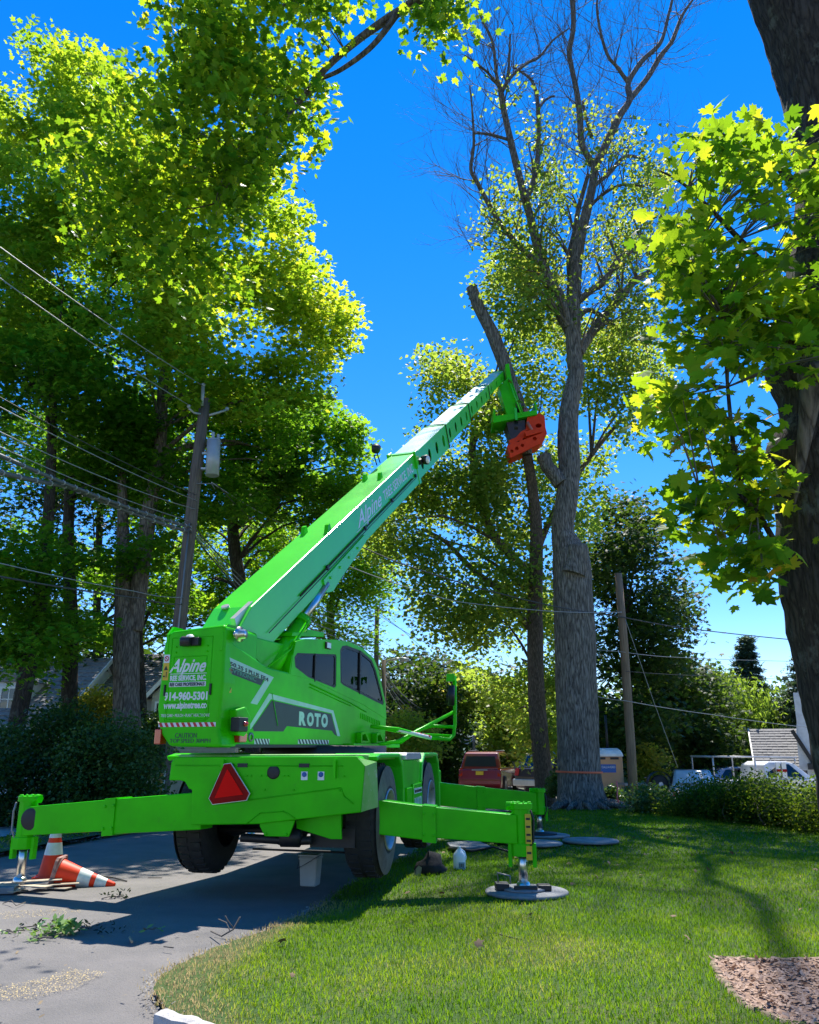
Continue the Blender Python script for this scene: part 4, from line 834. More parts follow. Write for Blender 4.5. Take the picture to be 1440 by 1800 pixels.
# --- tall maples left of the road
def lefttree(label, base, trunks, crowns, bark, lm, group=GT, nb=22, name='maple_tree', size=.165, per=64):
    t = tree(name, label, 'tree', base, group); TP = []
    for pl, Y in trunks: addtrunk(t, pl, Y, bark); TP += px_path(pl, Y)
    TP2 = []
    for (a, b) in zip(TP[:-1], TP[1:]): TP2 += [(a[0].lerp(b[0], f), a[1] * (1 - f) + b[1] * f) for f in (0, .33, .66)] if (a[0] - b[0]).length < 8 else [a]
    for poly, Y, dY, n, lo, hi, rad in crowns:
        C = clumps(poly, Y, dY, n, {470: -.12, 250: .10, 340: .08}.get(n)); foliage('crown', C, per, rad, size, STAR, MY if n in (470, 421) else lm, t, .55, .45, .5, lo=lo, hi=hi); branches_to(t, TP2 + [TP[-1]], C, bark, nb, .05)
    return t
lefttree('tall maple at the left edge, its trunk leaning beside the grey dormer roof', base_at(22, 21), [([(22, 1330, 16), (30, 1270, 15), (52, 1160, 14), (75, 1020, 12), (88, 860, 9), (95, 650, 6)], 21)],
    [([(-60, 330), (-40, 150), (20, 100), (60, 62), (120, 62), (180, 110), (215, 135), (230, 330), (210, 520), (150, 620), (-60, 640)], 21, 2.6, 421, .0, .8, .40),
     ([(-60, 600), (180, 600), (200, 900), (160, 1110), (60, 1200), (-60, 1190)], 21, 2.2, 250, 0, .5, .44)], BARKD, ML)
lefttree('straight dark maple trunk behind the tall shrubs, left of the pale double trunk', base_at(120, 23), [([(120, 1330, 16), (122, 1220, 14), (125, 1100, 12), (120, 940, 10), (128, 760, 8), (140, 560, 5)], 23)],
    [([(60, 480), (200, 420), (330, 480), (360, 640), (330, 820), (250, 960), (180, 1040), (60, 1120), (30, 900)], 23.5, 2.3, 340, 0, .6, .44)], BARKD, ML)
lefttree('broad pale maple splitting into two stems, behind the transformer pole', base_at(224, 22), [([(224, 1330, 26), (222, 1230, 23), (222, 1110, 22), (218, 1040, 15), (216, 930, 10), (214, 780, 6)], 22), ([(236, 1110, 15), (248, 1010, 15), (262, 900, 13), (280, 800, 11), (288, 660, 9), (300, 480, 6)], 22)],
    [([(200, 250), (300, 220), (420, 240), (478, 325), (520, 360), (545, 430), (562, 500), (628, 540), (618, 605), (570, 650), (545, 700), (440, 740), (330, 720), (240, 640), (190, 450)], 21, 2.4, 470, .1, 1, .38),
     ([(190, 700), (330, 680), (470, 700), (560, 700), (520, 800), (440, 890), (300, 960), (200, 1040)], 23, 2.2, 260, 0, .5, .42)], BARKM, ML)
lefttree('slender maple right behind the pale double trunk', base_at(248, 25), [([(249, 1330, 8), (250, 1240, 8), (244, 1120, 7), (238, 980, 6)], 25)],
    [([(150, 980), (300, 960), (330, 1060), (270, 1130), (160, 1140), (110, 1080)], 25.5, 1.5, 70, 0, .8, .45)], BARKD, ML, nb=8)
lefttree('dark maple with a black trunk behind the boom foot', base_at(420, 27), [([(446, 1390, 14), (440, 1200, 12), (424, 1040, 11), (412, 960, 11), (408, 880, 9), (405, 700, 6)], 27)],
    [([(430, 700), (560, 690), (625, 740), (640, 820), (630, 880), (560, 930), (470, 920), (400, 840)], 26, 1.8, 260, 0, .75, .40),
     ([(340, 900), (480, 880), (520, 940), (440, 1050), (360, 1080), (300, 1050)], 29, 1.5, 90, .1, 1, .42)], BARKD, ML)
lefttree('leafy maple seen under the raised boom beside the lift cylinders', base_at(600, 33), [([(590, 1400, 10), (585, 1200, 8), (580, 1060, 6)], 33)],
    [([(500, 1010), (560, 930), (600, 900), (640, 850), (655, 900), (690, 990), (700, 1060), (660, 1130), (620, 1150), (540, 1100), (480, 1090)], 33, 2.2, 200, .1, .9, .5)], BARKD, ML, size=.15)
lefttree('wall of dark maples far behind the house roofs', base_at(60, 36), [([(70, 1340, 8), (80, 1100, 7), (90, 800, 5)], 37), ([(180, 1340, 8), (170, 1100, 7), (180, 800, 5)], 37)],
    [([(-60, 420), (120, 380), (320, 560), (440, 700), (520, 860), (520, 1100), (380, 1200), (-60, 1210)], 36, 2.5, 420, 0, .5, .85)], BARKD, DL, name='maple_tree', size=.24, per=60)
# --- near maple at the right: thick trunk, big leaves, and the bough that hangs over the machine
NT = tree('near_maple', 'thick dark maple trunk at the right edge with large sunlit leaves', 'tree', (3.65, 6.75, 0))
addtrunk(NT, [(1590, 1640, 118), (1560, 1460, 100), (1530, 1340, 88), (1490, 1180, 84), (1462, 1040, 86), (1456, 960, 84), (1455, 880, 84), (1440, 810, 88), (1452, 760, 76), (1448, 700, 74), (1438, 640, 86), (1452, 560, 72), (1476, 400, 76), (1482, 270, 80), (1462, 130, 84), (1426, 0, 90), (1400, -120, 92), (1380, -300, 90)], 6.75, BARKD, n=40, rough=.10)
def limb(t, pl, m=BARKD, n=8, nm='limb'):
    pts = [(pt(x, y, Y), r) for x, y, Y, r in pl]; return trunkmesh(pts, n, .05, 3).build(nm, m, t), pts
_, L1 = limb(NT, [(1400, 625, 6.75, .10), (1350, 615, 6.7, .075), (1320, 605, 6.6, .05), (1280, 560, 6.4, .03), (1240, 480, 6.2, .015), (1215, 380, 6.0, .008)])
_, L2 = limb(NT, [(1390, 1010, 6.7, .05), (1345, 960, 6.5, .032), (1300, 850, 6.3, .024), (1285, 740, 6.2, .018), (1275, 620, 6.1, .012), (1268, 500, 6.0, .008)])
_, L3 = limb(NT, [(1385, 1000, 6.7, .035), (1330, 900, 6.2, .022), (1260, 850, 6.1, .014), (1200, 880, 6.0, .007)])
_, L4 = limb(NT, [(1400, 330, 6.75, .05), (1340, 260, 6.6, .03), (1285, 240, 6.4, .018), (1240, 235, 6.3, .008)])
_, L5 = limb(NT, [(1395, 520, 6.7, .04), (1300, 420, 6.3, .025), (1210, 330, 6.1, .014), (1160, 300, 6.0, .006)])
mb = trunkmesh([(pt(1395, 900, 6.45), .0), (pt(1424, 700, 6.3), .09), (pt(1427, 655, 6.28), .12), (pt(1432, 610, 6.33), .05)], 14, .2); mb.build('burl', BARKM, NT)
near_regs = [([(1225, 215), (1290, 225), (1375, 280), (1440, 205), (1500, 240), (1500, 640), (1400, 620), (1330, 560), (1240, 520), (1180, 480), (1120, 440), (1150, 400), (1175, 330)], 6.0, .8, 150, .02),
             ([(1150, 440), (1330, 500), (1360, 620), (1300, 660), (1200, 620), (1150, 560), (1150, 500)], 6.0, .6, 56, .05),
             ([(1190, 640), (1340, 640), (1330, 760), (1360, 880), (1300, 900), (1240, 860), (1160, 800), (1165, 720)], 6.1, .5, 52, .05),
             ([(1180, 860), (1300, 850), (1350, 960), (1350, 1020), (1240, 990), (1190, 930)], 6.1, .35, 34, -.1)]
C1 = np.concatenate([clumps(*r_) for r_ in near_regs])
per = 9; P1 = spread(C1, per, .17, .8); Z1 = rng.uniform(.065, .175, len(P1))
# --- the bough overhead
bough = [(1400, -330, 7.4, .17), (1180, -260, 8.2, .14), (960, -140, 8.8, .11), (800, -40, 9.2, .085), (715, 12, 9.4, .07), (640, 62, 9.5, .055), (575, 118, 9.6, .048), (530, 175, 9.7, .04), (470, 240, 9.8, .03), (430, 290, 9.9, .02), (390, 350, 10, .012)]
_, BL = limb(NT, bough, BARKM, 12, 'bough')
limb(NT, [(700, 22, 9.4, .05), (655, 80, 9.45, .04), (600, 122, 9.5, .034), (545, 150, 9.6, .028), (505, 205, 9.7, .02), (440, 260, 9.8, .012), (330, 300, 9.9, .006)], BARKM)
limb(NT, [(620, -60, 9.2, .035), (520, 0, 9.4, .02), (440, 30, 9.6, .012), (410, 60, 9.7, .008)], BARKM)
limb(NT, [(430, 290, 9.9, .018), (390, 340, 9.9, .015), (370, 360, 10, .012), (300, 370, 10, .006)], BARKM); limb(NT, [(420, 260, 9.8, .014), (385, 330, 9.7, .01), (380, 380, 9.8, .006)], BARKM)
bough_regs = [([(280, 0), (330, -40), (430, -40), (450, 20), (455, 60), (405, 78), (335, 60), (300, 40)], 9.3, .7, 46), ([(400, -40), (620, -40), (690, -20), (660, 10), (560, 50), (500, 25), (450, 20)], 9.3, .5, 42),
              ([(735, -40), (830, -40), (815, 30), (800, 68), (760, 60), (730, 30)], 9.3, .4, 26), ([(340, 60), (420, 70), (480, 110), (540, 120), (565, 200), (530, 250), (460, 240), (420, 200), (340, 160)], 9.6, .8, 115),
              ([(225, 140), (340, 90), (430, 180), (500, 260), (480, 300), (380, 320), (250, 290), (180, 210)], 9.9, .9, 120), ([(90, 270), (180, 230), (340, 290), (480, 290), (420, 380), (300, 400), (150, 340)], 10.2, .8, 110),
              ([(130, 370), (300, 380), (400, 440), (420, 540), (340, 545), (230, 480), (150, 420)], 10.2, .7, 70)]
C2 = np.concatenate([clumps(*r_) for r_ in bough_regs]); P2 = spread(C2, 17, .30, .7); Z2 = rng.uniform(.08, .145, len(P2))
# the 300 leaves that show largest are parts of their own, the rest is one part
def dist(P): return np.linalg.norm(P - np.array([0, 0, EYE]), axis=1)
PA = np.concatenate([P1, P2]); ZA = np.concatenate([Z1, Z2]); big = set(np.argsort(-(ZA / dist(PA)) * (1 + .3 * (np.arange(len(PA)) < len(P1))))[:300].tolist())
rest = np.array([i not in big for i in range(len(PA))])
def mapleleaves(P, Z, tilt=.75, droop=.8):
    V, T = leafV(P, Z, MAPLE, tilt, droop); return V, T
V, T = mapleleaves(PA[rest], ZA[rest]); rn = rng.uniform(0, .95, rest.sum())
rn[(PA[rest][:, 2] < 4.3) & (rng.random(rest.sum()) < .04)] = 1
npmesh('leaves', V, T, NL, NT, np.repeat(rn, len(MAPLE[1])), 'stuff')
variants = []
for k in range(6):
    q = MAPLE[0].copy(); q[:, 2] += .10 * np.sin(q[:, 0] * 5 + k) * q[:, 1] + rng.normal(0, .012, len(q)); me = bpy.data.meshes.new('leaf'); me.from_pydata([tuple(v) for v in q], [], [tuple(int(i) for i in f) for f in MAPLE[1]])
    me.materials.append(NL); a = me.attributes.new('rnd', 'FLOAT', 'FACE'); a.data.foreach_set('value', np.full(len(MAPLE[1]), (.15, .35, .5, .6, .75, .9)[k], dtype=np.float32)); variants.append(me)
nb_ = base_of(NT)
for i in sorted(big):
    o = bpy.data.objects.new('leaf', variants[i % 6]); COL.objects.link(o); o.parent = NT; n_ = Vector((random.gauss(0, .75), random.gauss(0, .75), 1)).normalized(); t_ = Vector((random.gauss(0, 1), random.gauss(0, 1), random.gauss(0, 1) - .8)); t_ = (t_ - n_ * t_.dot(n_)).normalized(); b_ = t_.cross(n_)
    Mx = Matrix((b_, t_, n_)).transposed().to_4x4(); Mx = Mx @ Matrix.Scale(float(ZA[i]), 4); Mx.translation = Vector(PA[i]) - nb_; o.matrix_local = Mx
mb = MB()     # leaf stalks and fine twigs that carry the clusters
LP = [p for L in (L1, L2, L3, L4, L5) for p in L]
LP = [(LP[i][0].lerp(LP[i + 1][0], f), LP[i][1]) for i in range(len(LP) - 1) for f in (0, .5) if (LP[i][0] - LP[i + 1][0]).length < 1.6]
for c in C1:
    c = Vector(c); a = min(LP, key=lambda q: (q[0] - c).length)[0]; m_ = a.lerp(c, .5) + Vector((0, 0, .05)); mb.tube([a, m_, c], [.008, .005, .003], 4, cap=False)
BP = [(BL[i][0].lerp(BL[i + 1][0], f), 0) for i in range(3, len(BL) - 1) for f in (0, .25, .5, .75)]
for c in C2[::2]:
    c = Vector(c); a = min(BP, key=lambda q: (q[0] - c).length)[0]
    if (a - c).length > .95: continue
    m_ = a.lerp(c, .5) + Vector((random.gauss(0, .08), 0, .12)); mb.tube([a, m_, c], [.014, .009, .004], 4, cap=False)
mb.build('twigs', TWIG, NT, kind='stuff')
# --- the big half dead tree beside the saw
DT = tree('half_dead_ash', 'huge half dead tree, furrowed trunk, bare branches against the sky', 'tree', base_at(1022, 24.3))
main = [(1024, 1432, 40), (1021, 1400, 38), (1017, 1330, 36.5), (1013, 1200, 36), (1010, 1100, 35), (1007, 1020, 34), (1003, 980, 32), (990, 935, 19), (996, 880, 19.5), (1001, 822, 18.5), (998, 767, 18.5), (1002, 711, 16), (1014, 656, 14), (1011, 637, 13.5), (1007, 543, 13), (1015, 448, 10.5), (1024, 401, 9), (1041, 330, 7.5), (1046, 293, 7)]
addtrunk(DT, main, 24.3, BARKB, n=56, rough=.07, flare=1.1)
limbs = [([(1046, 293, 7), (1024, 255, 6.5), (1019, 198, 6), (1013, 156, 5.5), (1005, 118, 5), (1001, 90, 5), (1008, 47, 5), (1005, -10, 5.5), (990, -100, 5.5), (968, -220, 5), (950, -330, 4), (940, -440, 3)], 24.3, -1),
         ([(1048, 290, 8), (1067, 250, 8), (1090, 203, 7), (1107, 175, 6.5), (1105, 146, 5.5), (1128, 108, 5), (1161, 75, 4), (1175, 28, 3), (1188, -30, 2)], 24.3, 1.5),
         ([(1107, 175, 6), (1138, 137, 5.5), (1161, 99, 5), (1182, 71, 4.5), (1199, 28, 3.2), (1222, -6, 2)], 25, 1.5), ([(1105, 146, 4), (1085, 118, 3.5), (1067, 94, 3), (1053, 42, 2.6), (1050, 0, 2), (1060, -40, 1.4)], 25, -1),
         ([(1000, 575, 11), (984, 520, 10), (968, 496, 9.5), (949, 448, 9), (935, 392, 8), (923, 349, 7.5), (911, 302, 7), (897, 245, 6.5), (885, 189, 6), (880, 156, 5)], 24.3, -2),
         ([(880, 156, 4), (873, 132, 3.5), (866, 75, 3), (845, 28, 2.2), (835, -10, 1.5)], 22.3, -1), ([(883, 160, 4), (897, 137, 3.5), (925, 112, 3), (949, 99, 2.6), (972, 71, 2), (1000, 50, 1.4)], 22.3, 1), ([(880, 156, 3), (860, 130, 2.6), (840, 113, 2), (817, 97, 1.4)], 22.3, -1), ([(890, 150, 3), (895, 110, 2.6), (897, 60, 1.8)], 22.3, 0),
         ([(925, 352, 6.5), (940, 310, 5.5), (946, 264, 5), (946, 189, 4.2), (935, 142, 3), (902, 118, 2)], 22.8, 1.5), ([(946, 192, 3), (960, 175, 2.4), (975, 168, 1.6)], 23.5, .5),
         ([(960, 470, 6), (920, 440, 5.5), (897, 415, 5.5), (870, 378, 5), (854, 349, 5), (840, 322, 4.2), (828, 297, 3.8), (833, 255, 3), (831, 203, 2.2), (826, 150, 1.4)], 23.6, -1.5), ([(870, 395, 3), (857, 392, 2)], 23, 0), ([(893, 245, 3.4), (860, 236, 3), (833, 234, 2)], 22.8, -1),
         ([(1018, 620, 10), (1032, 598, 9.5), (1053, 567, 9), (1090, 524, 8), (1119, 491, 7), (1145, 475, 5), (1170, 440, 3)], 24.3, 1.5), ([(1010, 535, 8), (1040, 510, 6.5), (1062, 496, 6.5), (1086, 458, 6), (1128, 430, 4.5), (1157, 411, 3.5), (1162, 380, 2.4), (1180, 350, 1.5)], 24.3, -1.5),
         ([(1003, 500, 6), (1001, 453, 6), (1010, 410, 5.5), (1017, 368, 5), (1034, 307, 4)], 24.5, .5), ([(1040, 330, 5), (1070, 305, 4.5), (1100, 275, 3.8), (1135, 280, 2.2)], 24.3, 1.5), ([(1030, 370, 4), (1062, 340, 3.5), (1095, 325, 2.6), (1138, 328, 1.5)], 24.3, -1), ([(1040, 240, 4), (1030, 205, 3), (1025, 180, 2.5)], 24.5, .5),
         ([(1010, 600, 8), (985, 560, 7), (965, 520, 6), (955, 490, 4)], 24.8, 1.5), ([(1013, 560, 7), (1035, 545, 5), (1065, 560, 4), (1100, 590, 3), (1140, 605, 2)], 24.3, 1.6)]
tipsp = []
for pl, Y, dY in limbs:
    p = [(q[0], q[1] * .88) for q in px_path(pl, Y, dY)]; trunkmesh(p, 10, .08, random.random() * 9).build('limb', BARKB, DT); tipsp.append(p)
addtrunk(DT, [(986, 850, 15), (975, 835, 13), (962, 818, 12.5), (956, 801, 13)], 24.2, BARKB, n=16, rough=.14, nm='limb_stub')
mb = MB(); a = pt(956, 800, 24.2); mb.tube([a, a + Vector((-.02, 0, .02))], .20, 14); mb.build('cut_face', BARKB, DT)
addtrunk(DT, [(1008, 1010, 22), (1014, 985, 19), (1016, 962, 17.5), (1016, 957, 10)], 23.9, BARKB, n=18, rough=.12, nm='limb_stub')
mb = MB(); random.seed(11)
for pts_ in tipsp:
    L = len(pts_)
    for i in range(1, L):
        p, r = pts_[i]; d = (pts_[i][0] - pts_[i - 1][0]).normalized()
        if p.z < 11.5: continue
        k = 3 if p.z > 14 else 1
        if i == L - 1: k += 1
        for _ in range(k):
            s = Vector((random.gauss(0, 1), random.gauss(0, .8), random.gauss(0, .5) + .25)); s = (s - d * s.dot(d) * .6).normalized()
            q = p.lerp(pts_[i - 1][0], random.random()); twigs(mb, q, d * .7 + s, random.uniform(1.1, 2.2), min(r * .34, .020), 2, .6, .10)
mb.build('bare_twigs', TWIG, DT, kind='stuff'); random.seed(5)
mb = MB(); c = pt(1019, 1357, 24.25); mb.lathe([(.655, -.025), (.66, 0), (.655, .025)], (c.x, 24.3, c.z), (.02, 0, 1), 40); tp_ = tag(mb.build('tape_band', TAPE), 'band of orange tape wrapped round the furrowed trunk of the half dead tree', 'tape')
ashr = [([(885, 470), (930, 380), (925, 300), (960, 250), (1000, 300), (990, 380), (1000, 470), (980, 560), (930, 600), (880, 560)], 24.3, 2.0, 130, -.1), ([(1040, 400), (1090, 350), (1130, 290), (1170, 280), (1180, 330), (1150, 380), (1130, 470), (1060, 520), (1030, 470)], 24.5, 2.0, 100, -.1),
        ([(850, 310), (900, 300), (920, 400), (900, 470), (860, 430)], 23.5, 1.2, 34, -.3), ([(1000, 210), (1040, 180), (1120, 230), (1140, 260), (1060, 300), (1010, 260)], 24.3, 1.2, 22, -.4), ([(930, 200), (960, 200), (960, 260), (935, 250)], 23, .6, 7, -1), ([(870, 150), (905, 150), (900, 180), (872, 180)], 22.5, .6, 4, -1),
        ([(1050, 520), (1130, 500), (1160, 560), (1120, 600), (1060, 580)], 25, 1.5, 50, -.2)]
C = np.concatenate([clumps(*r_) for r_ in ashr]); foliage('crown', C, 25, .46, .16, LEAF4, AL, DT, .8, .9, .8, lo=.1, hi=1)
branches_to(DT, [q for p in tipsp for q in p], C, TWIG, 150)
# --- the second tree, held by the grapple
ST2 = tree('cut_back_tree', 'slim brown trunk with a small white notice, its top bitten by the grapple saw', 'tree', base_at(955, 27.5))
addtrunk(ST2, [(960, 1412, 19), (957, 1375, 17), (947, 1280, 15.5), (942, 1180, 14.5), (941, 1050, 13), (943, 940, 11), (936, 860, 9.5), (927, 800, 9)], 27.5, BARKS, dY=-3.1, n=20)
addtrunk(ST2, [(927, 800, 9), (920, 760, 11), (912, 715, 12), (902, 685, 12.5), (887, 640, 12), (868, 592, 11.5), (848, 552, 10.5), (837, 528, 10), (829, 505, 9.5)], 24.4, BARKB, n=22, rough=.12, nm='cut_piece')
mb = MB(); a = pt(829, 504, 24.4); mb.lathe([(0, .015), (.19, .0), (.2, -.03)], a, (-.35, -.1, 1), 16); mb.build('cut_face', CUTW, ST2)
pa, _ = px_path([(943, 1010, 8), (925, 1000, 7), (879, 955, 7), (851, 900, 6.5), (829, 800, 6.5), (838, 755, 6), (854, 722, 5), (862, 660, 4)], 26.5)[0]
addtrunk(ST2, [(943, 1010, 8), (925, 1000, 7), (879, 955, 7), (851, 900, 6.5), (831, 800, 6.5), (838, 755, 6), (854, 722, 5), (862, 660, 4)], 26.5, BARKS, n=12, nm='limb')
addtrunk(ST2, [(946, 1120, 7), (920, 1090, 6), (880, 1040, 6), (830, 1000, 5), (780, 950, 3.5), (740, 930, 2)], 26.8, BARKS, n=10, nm='limb'); addtrunk(ST2, [(942, 980, 6), (960, 930, 5.5), (985, 880, 5), (1040, 800, 4), (1090, 740, 3)], 27.2, BARKS, dY=1, n=10, nm='limb')
a2 = [([(735, 610), (800, 625), (860, 680), (900, 700), (880, 760), (900, 850), (860, 920), (780, 900), (700, 880), (735, 760), (770, 700)], 26.5, 2.2, 250, -.16), ([(690, 880), (860, 900), (930, 900), (950, 1020), (900, 1120), (820, 1140), (740, 1090), (700, 1010), (640, 980), (650, 930)], 27, 2.4, 250, -.1),
      ([(900, 560), (1060, 560), (1150, 600), (1190, 660), (1170, 720), (1080, 780), (1050, 860), (1040, 960), (980, 940), (930, 860), (950, 760), (900, 680)], 28, 2.0, 280, -.1), ([(860, 1080), (960, 1040), (1000, 1180), (990, 1330), (930, 1330), (900, 1260), (840, 1210), (820, 1140)], 28.5, 1.8, 150),
      ([(840, 480), (900, 440), (970, 470), (960, 560), (900, 600), (860, 560)], 26, 1.5, 60)]
C = np.concatenate([clumps(*r_) for r_ in a2]); foliage('crown', C, 46, .48, .175, LEAF4, AL, ST2, .8, .9, .75, lo=0, hi=.95)
branches_to(ST2, px_path([(947, 1280, 15), (942, 1180, 14), (941, 1050, 13), (943, 940, 11), (927, 800, 9)], 26.5) + px_path([(879, 955, 7), (851, 900, 6.5), (829, 800, 6.5), (838, 755, 6), (854, 722, 5)], 26.5) + px_path([(985, 880, 6), (1040, 800, 6)], 27.2), C, BARKS, 120)
mb = MB(); a = pt(945, 1326, 26.95); mb.box(a.x - .15, a.x + .15, a.y - .02, a.y, a.z - .13, a.z + .13); sg = mb.build('notice_sign', WHITE); tag(sg, 'small white notice nailed to the slim brown trunk', 'sign')
for k, (dx, dz, ww, hh) in enumerate(((-.08, .06, .1, .05), (.07, .06, .07, .05), (-.07, -.03, .12, .04), (.06, -.06, .1, .03))): mb = MB(); mb.box(a.x + dx - ww / 2, a.x + dx + ww / 2, a.y - .023, a.y - .021, a.z + dz - hh / 2, a.z + dz + hh / 2); mb.build('printed_mark', DARK, sg)
# --- more trees behind
def bush(name, label, cat, polys, tm, lm, size, per, base, group=None, bark=BARKD, trunk=None, flat=.6, tilt=.7, droop=.5, lo=0, hi=1):
    t = tree(name, label, cat, base, group); TP = []
    if trunk:
        for pl, Y in trunk: addtrunk(t, pl, Y, bark, n=10); TP += px_path(pl, Y)
    for poly, Y, dY, n, rad in polys:
        C = clumps(poly, Y, dY, n, -1 if cat == 'shrub' or Y < 30 else None); foliage('crown', C, per, rad, size, tm, lm, t, tilt, droop, flat, lo=lo, hi=hi)
        if TP: branches_to(t, TP, C, bark, 14)
    return t
GB = 'trees standing behind the parked vehicles'
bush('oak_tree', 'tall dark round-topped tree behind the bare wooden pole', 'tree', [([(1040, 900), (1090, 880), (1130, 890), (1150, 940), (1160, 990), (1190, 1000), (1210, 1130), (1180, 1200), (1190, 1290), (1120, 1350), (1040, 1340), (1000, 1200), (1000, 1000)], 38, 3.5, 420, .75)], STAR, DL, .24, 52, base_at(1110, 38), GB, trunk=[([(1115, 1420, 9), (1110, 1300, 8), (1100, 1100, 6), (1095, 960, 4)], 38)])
bush('maple_tree', 'dark green broad tree right of the bare pole, over the silver car', 'tree', [([(1130, 1200), (1160, 1150), (1190, 1170), (1215, 1150), (1235, 1180), (1270, 1220), (1290, 1300), (1290, 1370), (1120, 1370), (1110, 1280)], 44, 3, 260, .75)], STAR, DL, .26, 52, base_at(1200, 44), GB, trunk=[([(1200, 1420, 6), (1200, 1300, 5), (1200, 1220, 4)], 44)], lo=.3)
bush('willow_tree', 'pale drooping tree in front of the blue spruce', 'tree', [([(1235, 1200), (1280, 1205), (1330, 1230), (1375, 1260), (1385, 1340), (1260, 1370), (1240, 1290)], 50, 2.5, 240, .7)], NARROW, AL, .36, 50, base_at(1310, 50), GB, tilt=1.2, droop=2.5, flat=1.2, lo=0, hi=.5)
bush('small_tree', 'light green rounded tree top between the dark tree and the spruce', 'tree', [([(1225, 1195), (1260, 1185), (1280, 1210), (1275, 1260), (1230, 1260)], 56, 2, 60, .8)], STAR, AL, .3, 50, base_at(1250, 56), GB)
def spruce(label, cx, top, bot, half, Y, n):
    t = tree('spruce_tree', label, 'tree', base_at(cx, Y), GB); mb = MB(); mb.tube([pt(cx, bot, Y), pt(cx, top, Y)], [.22, .02], 8); mb.build('trunk', BARKD, t); C = []
    for _ in range(n):
        f = rng.uniform(0, 1) ** .8; a = rng.uniform(0, 6.28); lay = (math.floor(f * 16) + .5) / 16; rr = half * (.02 + lay ** 1.15 * .98) * rng.uniform(.2, 1.05); p = pt(cx, top + (bot - top) * (f * .55 + lay * .45), Y)
        k = rr * Y / F; C.append((p.x + k * math.cos(a), Y + k * math.sin(a), p.z - k * .12))
    foliage('crown', np.array(C), 42, .24, .24, NARROW, CL, t, .5, .2, .3); return t
spruce('blue green spruce with a pointed top above the parked pickup', 1312, 1118, 1330, 80, 52, 900)
spruce('taller green conifer at the right, half hidden by the near trunk', 1415, 1120, 1350, 95, 50, 900)
bush('cypress_tree', 'narrow dark evergreen behind the right house', 'tree', [([(1340, 1240), (1400, 1200), (1440, 1230), (1440, 1310), (1350, 1310)], 60, 2, 90, .8)], NARROW, CL, .3, 50, base_at(1400, 60), GB)
GC = 'trees beyond the bend of the road'
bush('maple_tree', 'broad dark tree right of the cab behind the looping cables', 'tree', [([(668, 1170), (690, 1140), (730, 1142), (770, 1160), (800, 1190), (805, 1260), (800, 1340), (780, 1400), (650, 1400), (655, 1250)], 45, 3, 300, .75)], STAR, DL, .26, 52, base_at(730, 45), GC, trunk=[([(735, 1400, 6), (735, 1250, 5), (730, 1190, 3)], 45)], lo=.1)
bush('young_tree', 'small pale green tree behind the guard frame of the turret', 'tree', [([(680, 1270), (705, 1250), (735, 1255), (760, 1285), (770, 1320), (690, 1325), (672, 1300)], 22, 1, 60, .30)], LEAF4, YL, .12, 40, base_at(722, 22), GC)
bush('maple_tree', 'light leafy tree standing over the roof of the red minivan', 'tree', [([(790, 1200), (830, 1195), (870, 1210), (905, 1240), (915, 1330), (880, 1325), (860, 1290), (820, 1260), (790, 1250)], 44, 2, 120, .6)], LEAF4, AL, .26, 44, base_at(900, 44), GC, lo=.2)
bush('maple_tree', 'thick green foliage behind the slim trunk with the white notice', 'tree', [([(865, 1260), (960, 1190), (1000, 1220), (1000, 1345), (870, 1345)], 47, 2, 150, .8)], STAR, AL, .28, 50, base_at(950, 47), GC, lo=.1, hi=.8)
bush('dark_shrub', 'dark shrubs at the foot of the second utility pole', 'shrub', [([(745, 1300), (815, 1320), (815, 1395), (740, 1400)], 46, 1.6, 70, .6)], STAR, DL, .22, 50, base_at(780, 46))
bush('yellow_tree', 'small yellowing tree behind the tan portable toilet', 'tree', [([(1048, 1290), (1065, 1262), (1085, 1275), (1098, 1300), (1095, 1330), (1050, 1330)], 40, 1, 50, .4)], LEAF4, YL, .2, 44, base_at(1072, 40), lo=.3)
bush('autumn_shrub', 'rusty yellow shrub between the green shed and the silver car', 'shrub', [([(1118, 1320), (1140, 1310), (1162, 1335), (1170, 1370), (1120, 1380)], 35, .8, 50, .32)], LEAF4, YL, .16, 44, base_at(1142, 35), lo=.5)
# distant wooded hill
mb = MB(); n = 90
for i in range(n):
    x = -160 + 900 * i / (n - 1); h = 22 + 20 * math.exp(-((x - 120) / 90) ** 2) + 6 * mn.noise(Vector((x * .02, 0, 0))); mb.v += [Vector((x, 600, -6)), Vector((x, 640, h * .6)), Vector((x, 720, h)), Vector((x, 900, -6))]
for i in range(n - 1):
    for k in range(3): a = i * 4 + k; mb.f.append([a, a + 4, a + 5, a + 1]); mb.mi.append(0); mb.sm.append(True)
mb.build('hill', mat('wooded hillside', (.10, .17, .13), .9, c2=(.06, .115, .09), nscale=.06, bump=1, bscale=.1), kind='structure')  # the haze of distance is put into this bluish green
tw = [([(-400, 1350), (-400, 1180), (300, 1160), (680, 1190), (1500, 1240), (1900, 1200), (1900, 1350)], 85, 6, 900, 2.6)]
C = clumps(*tw[0][:4]); tag(foliage('distant_woods', C, 26, 2.3, .9, STAR, DL, None, .8, .3, .8, kind='stuff'), kind='stuff')
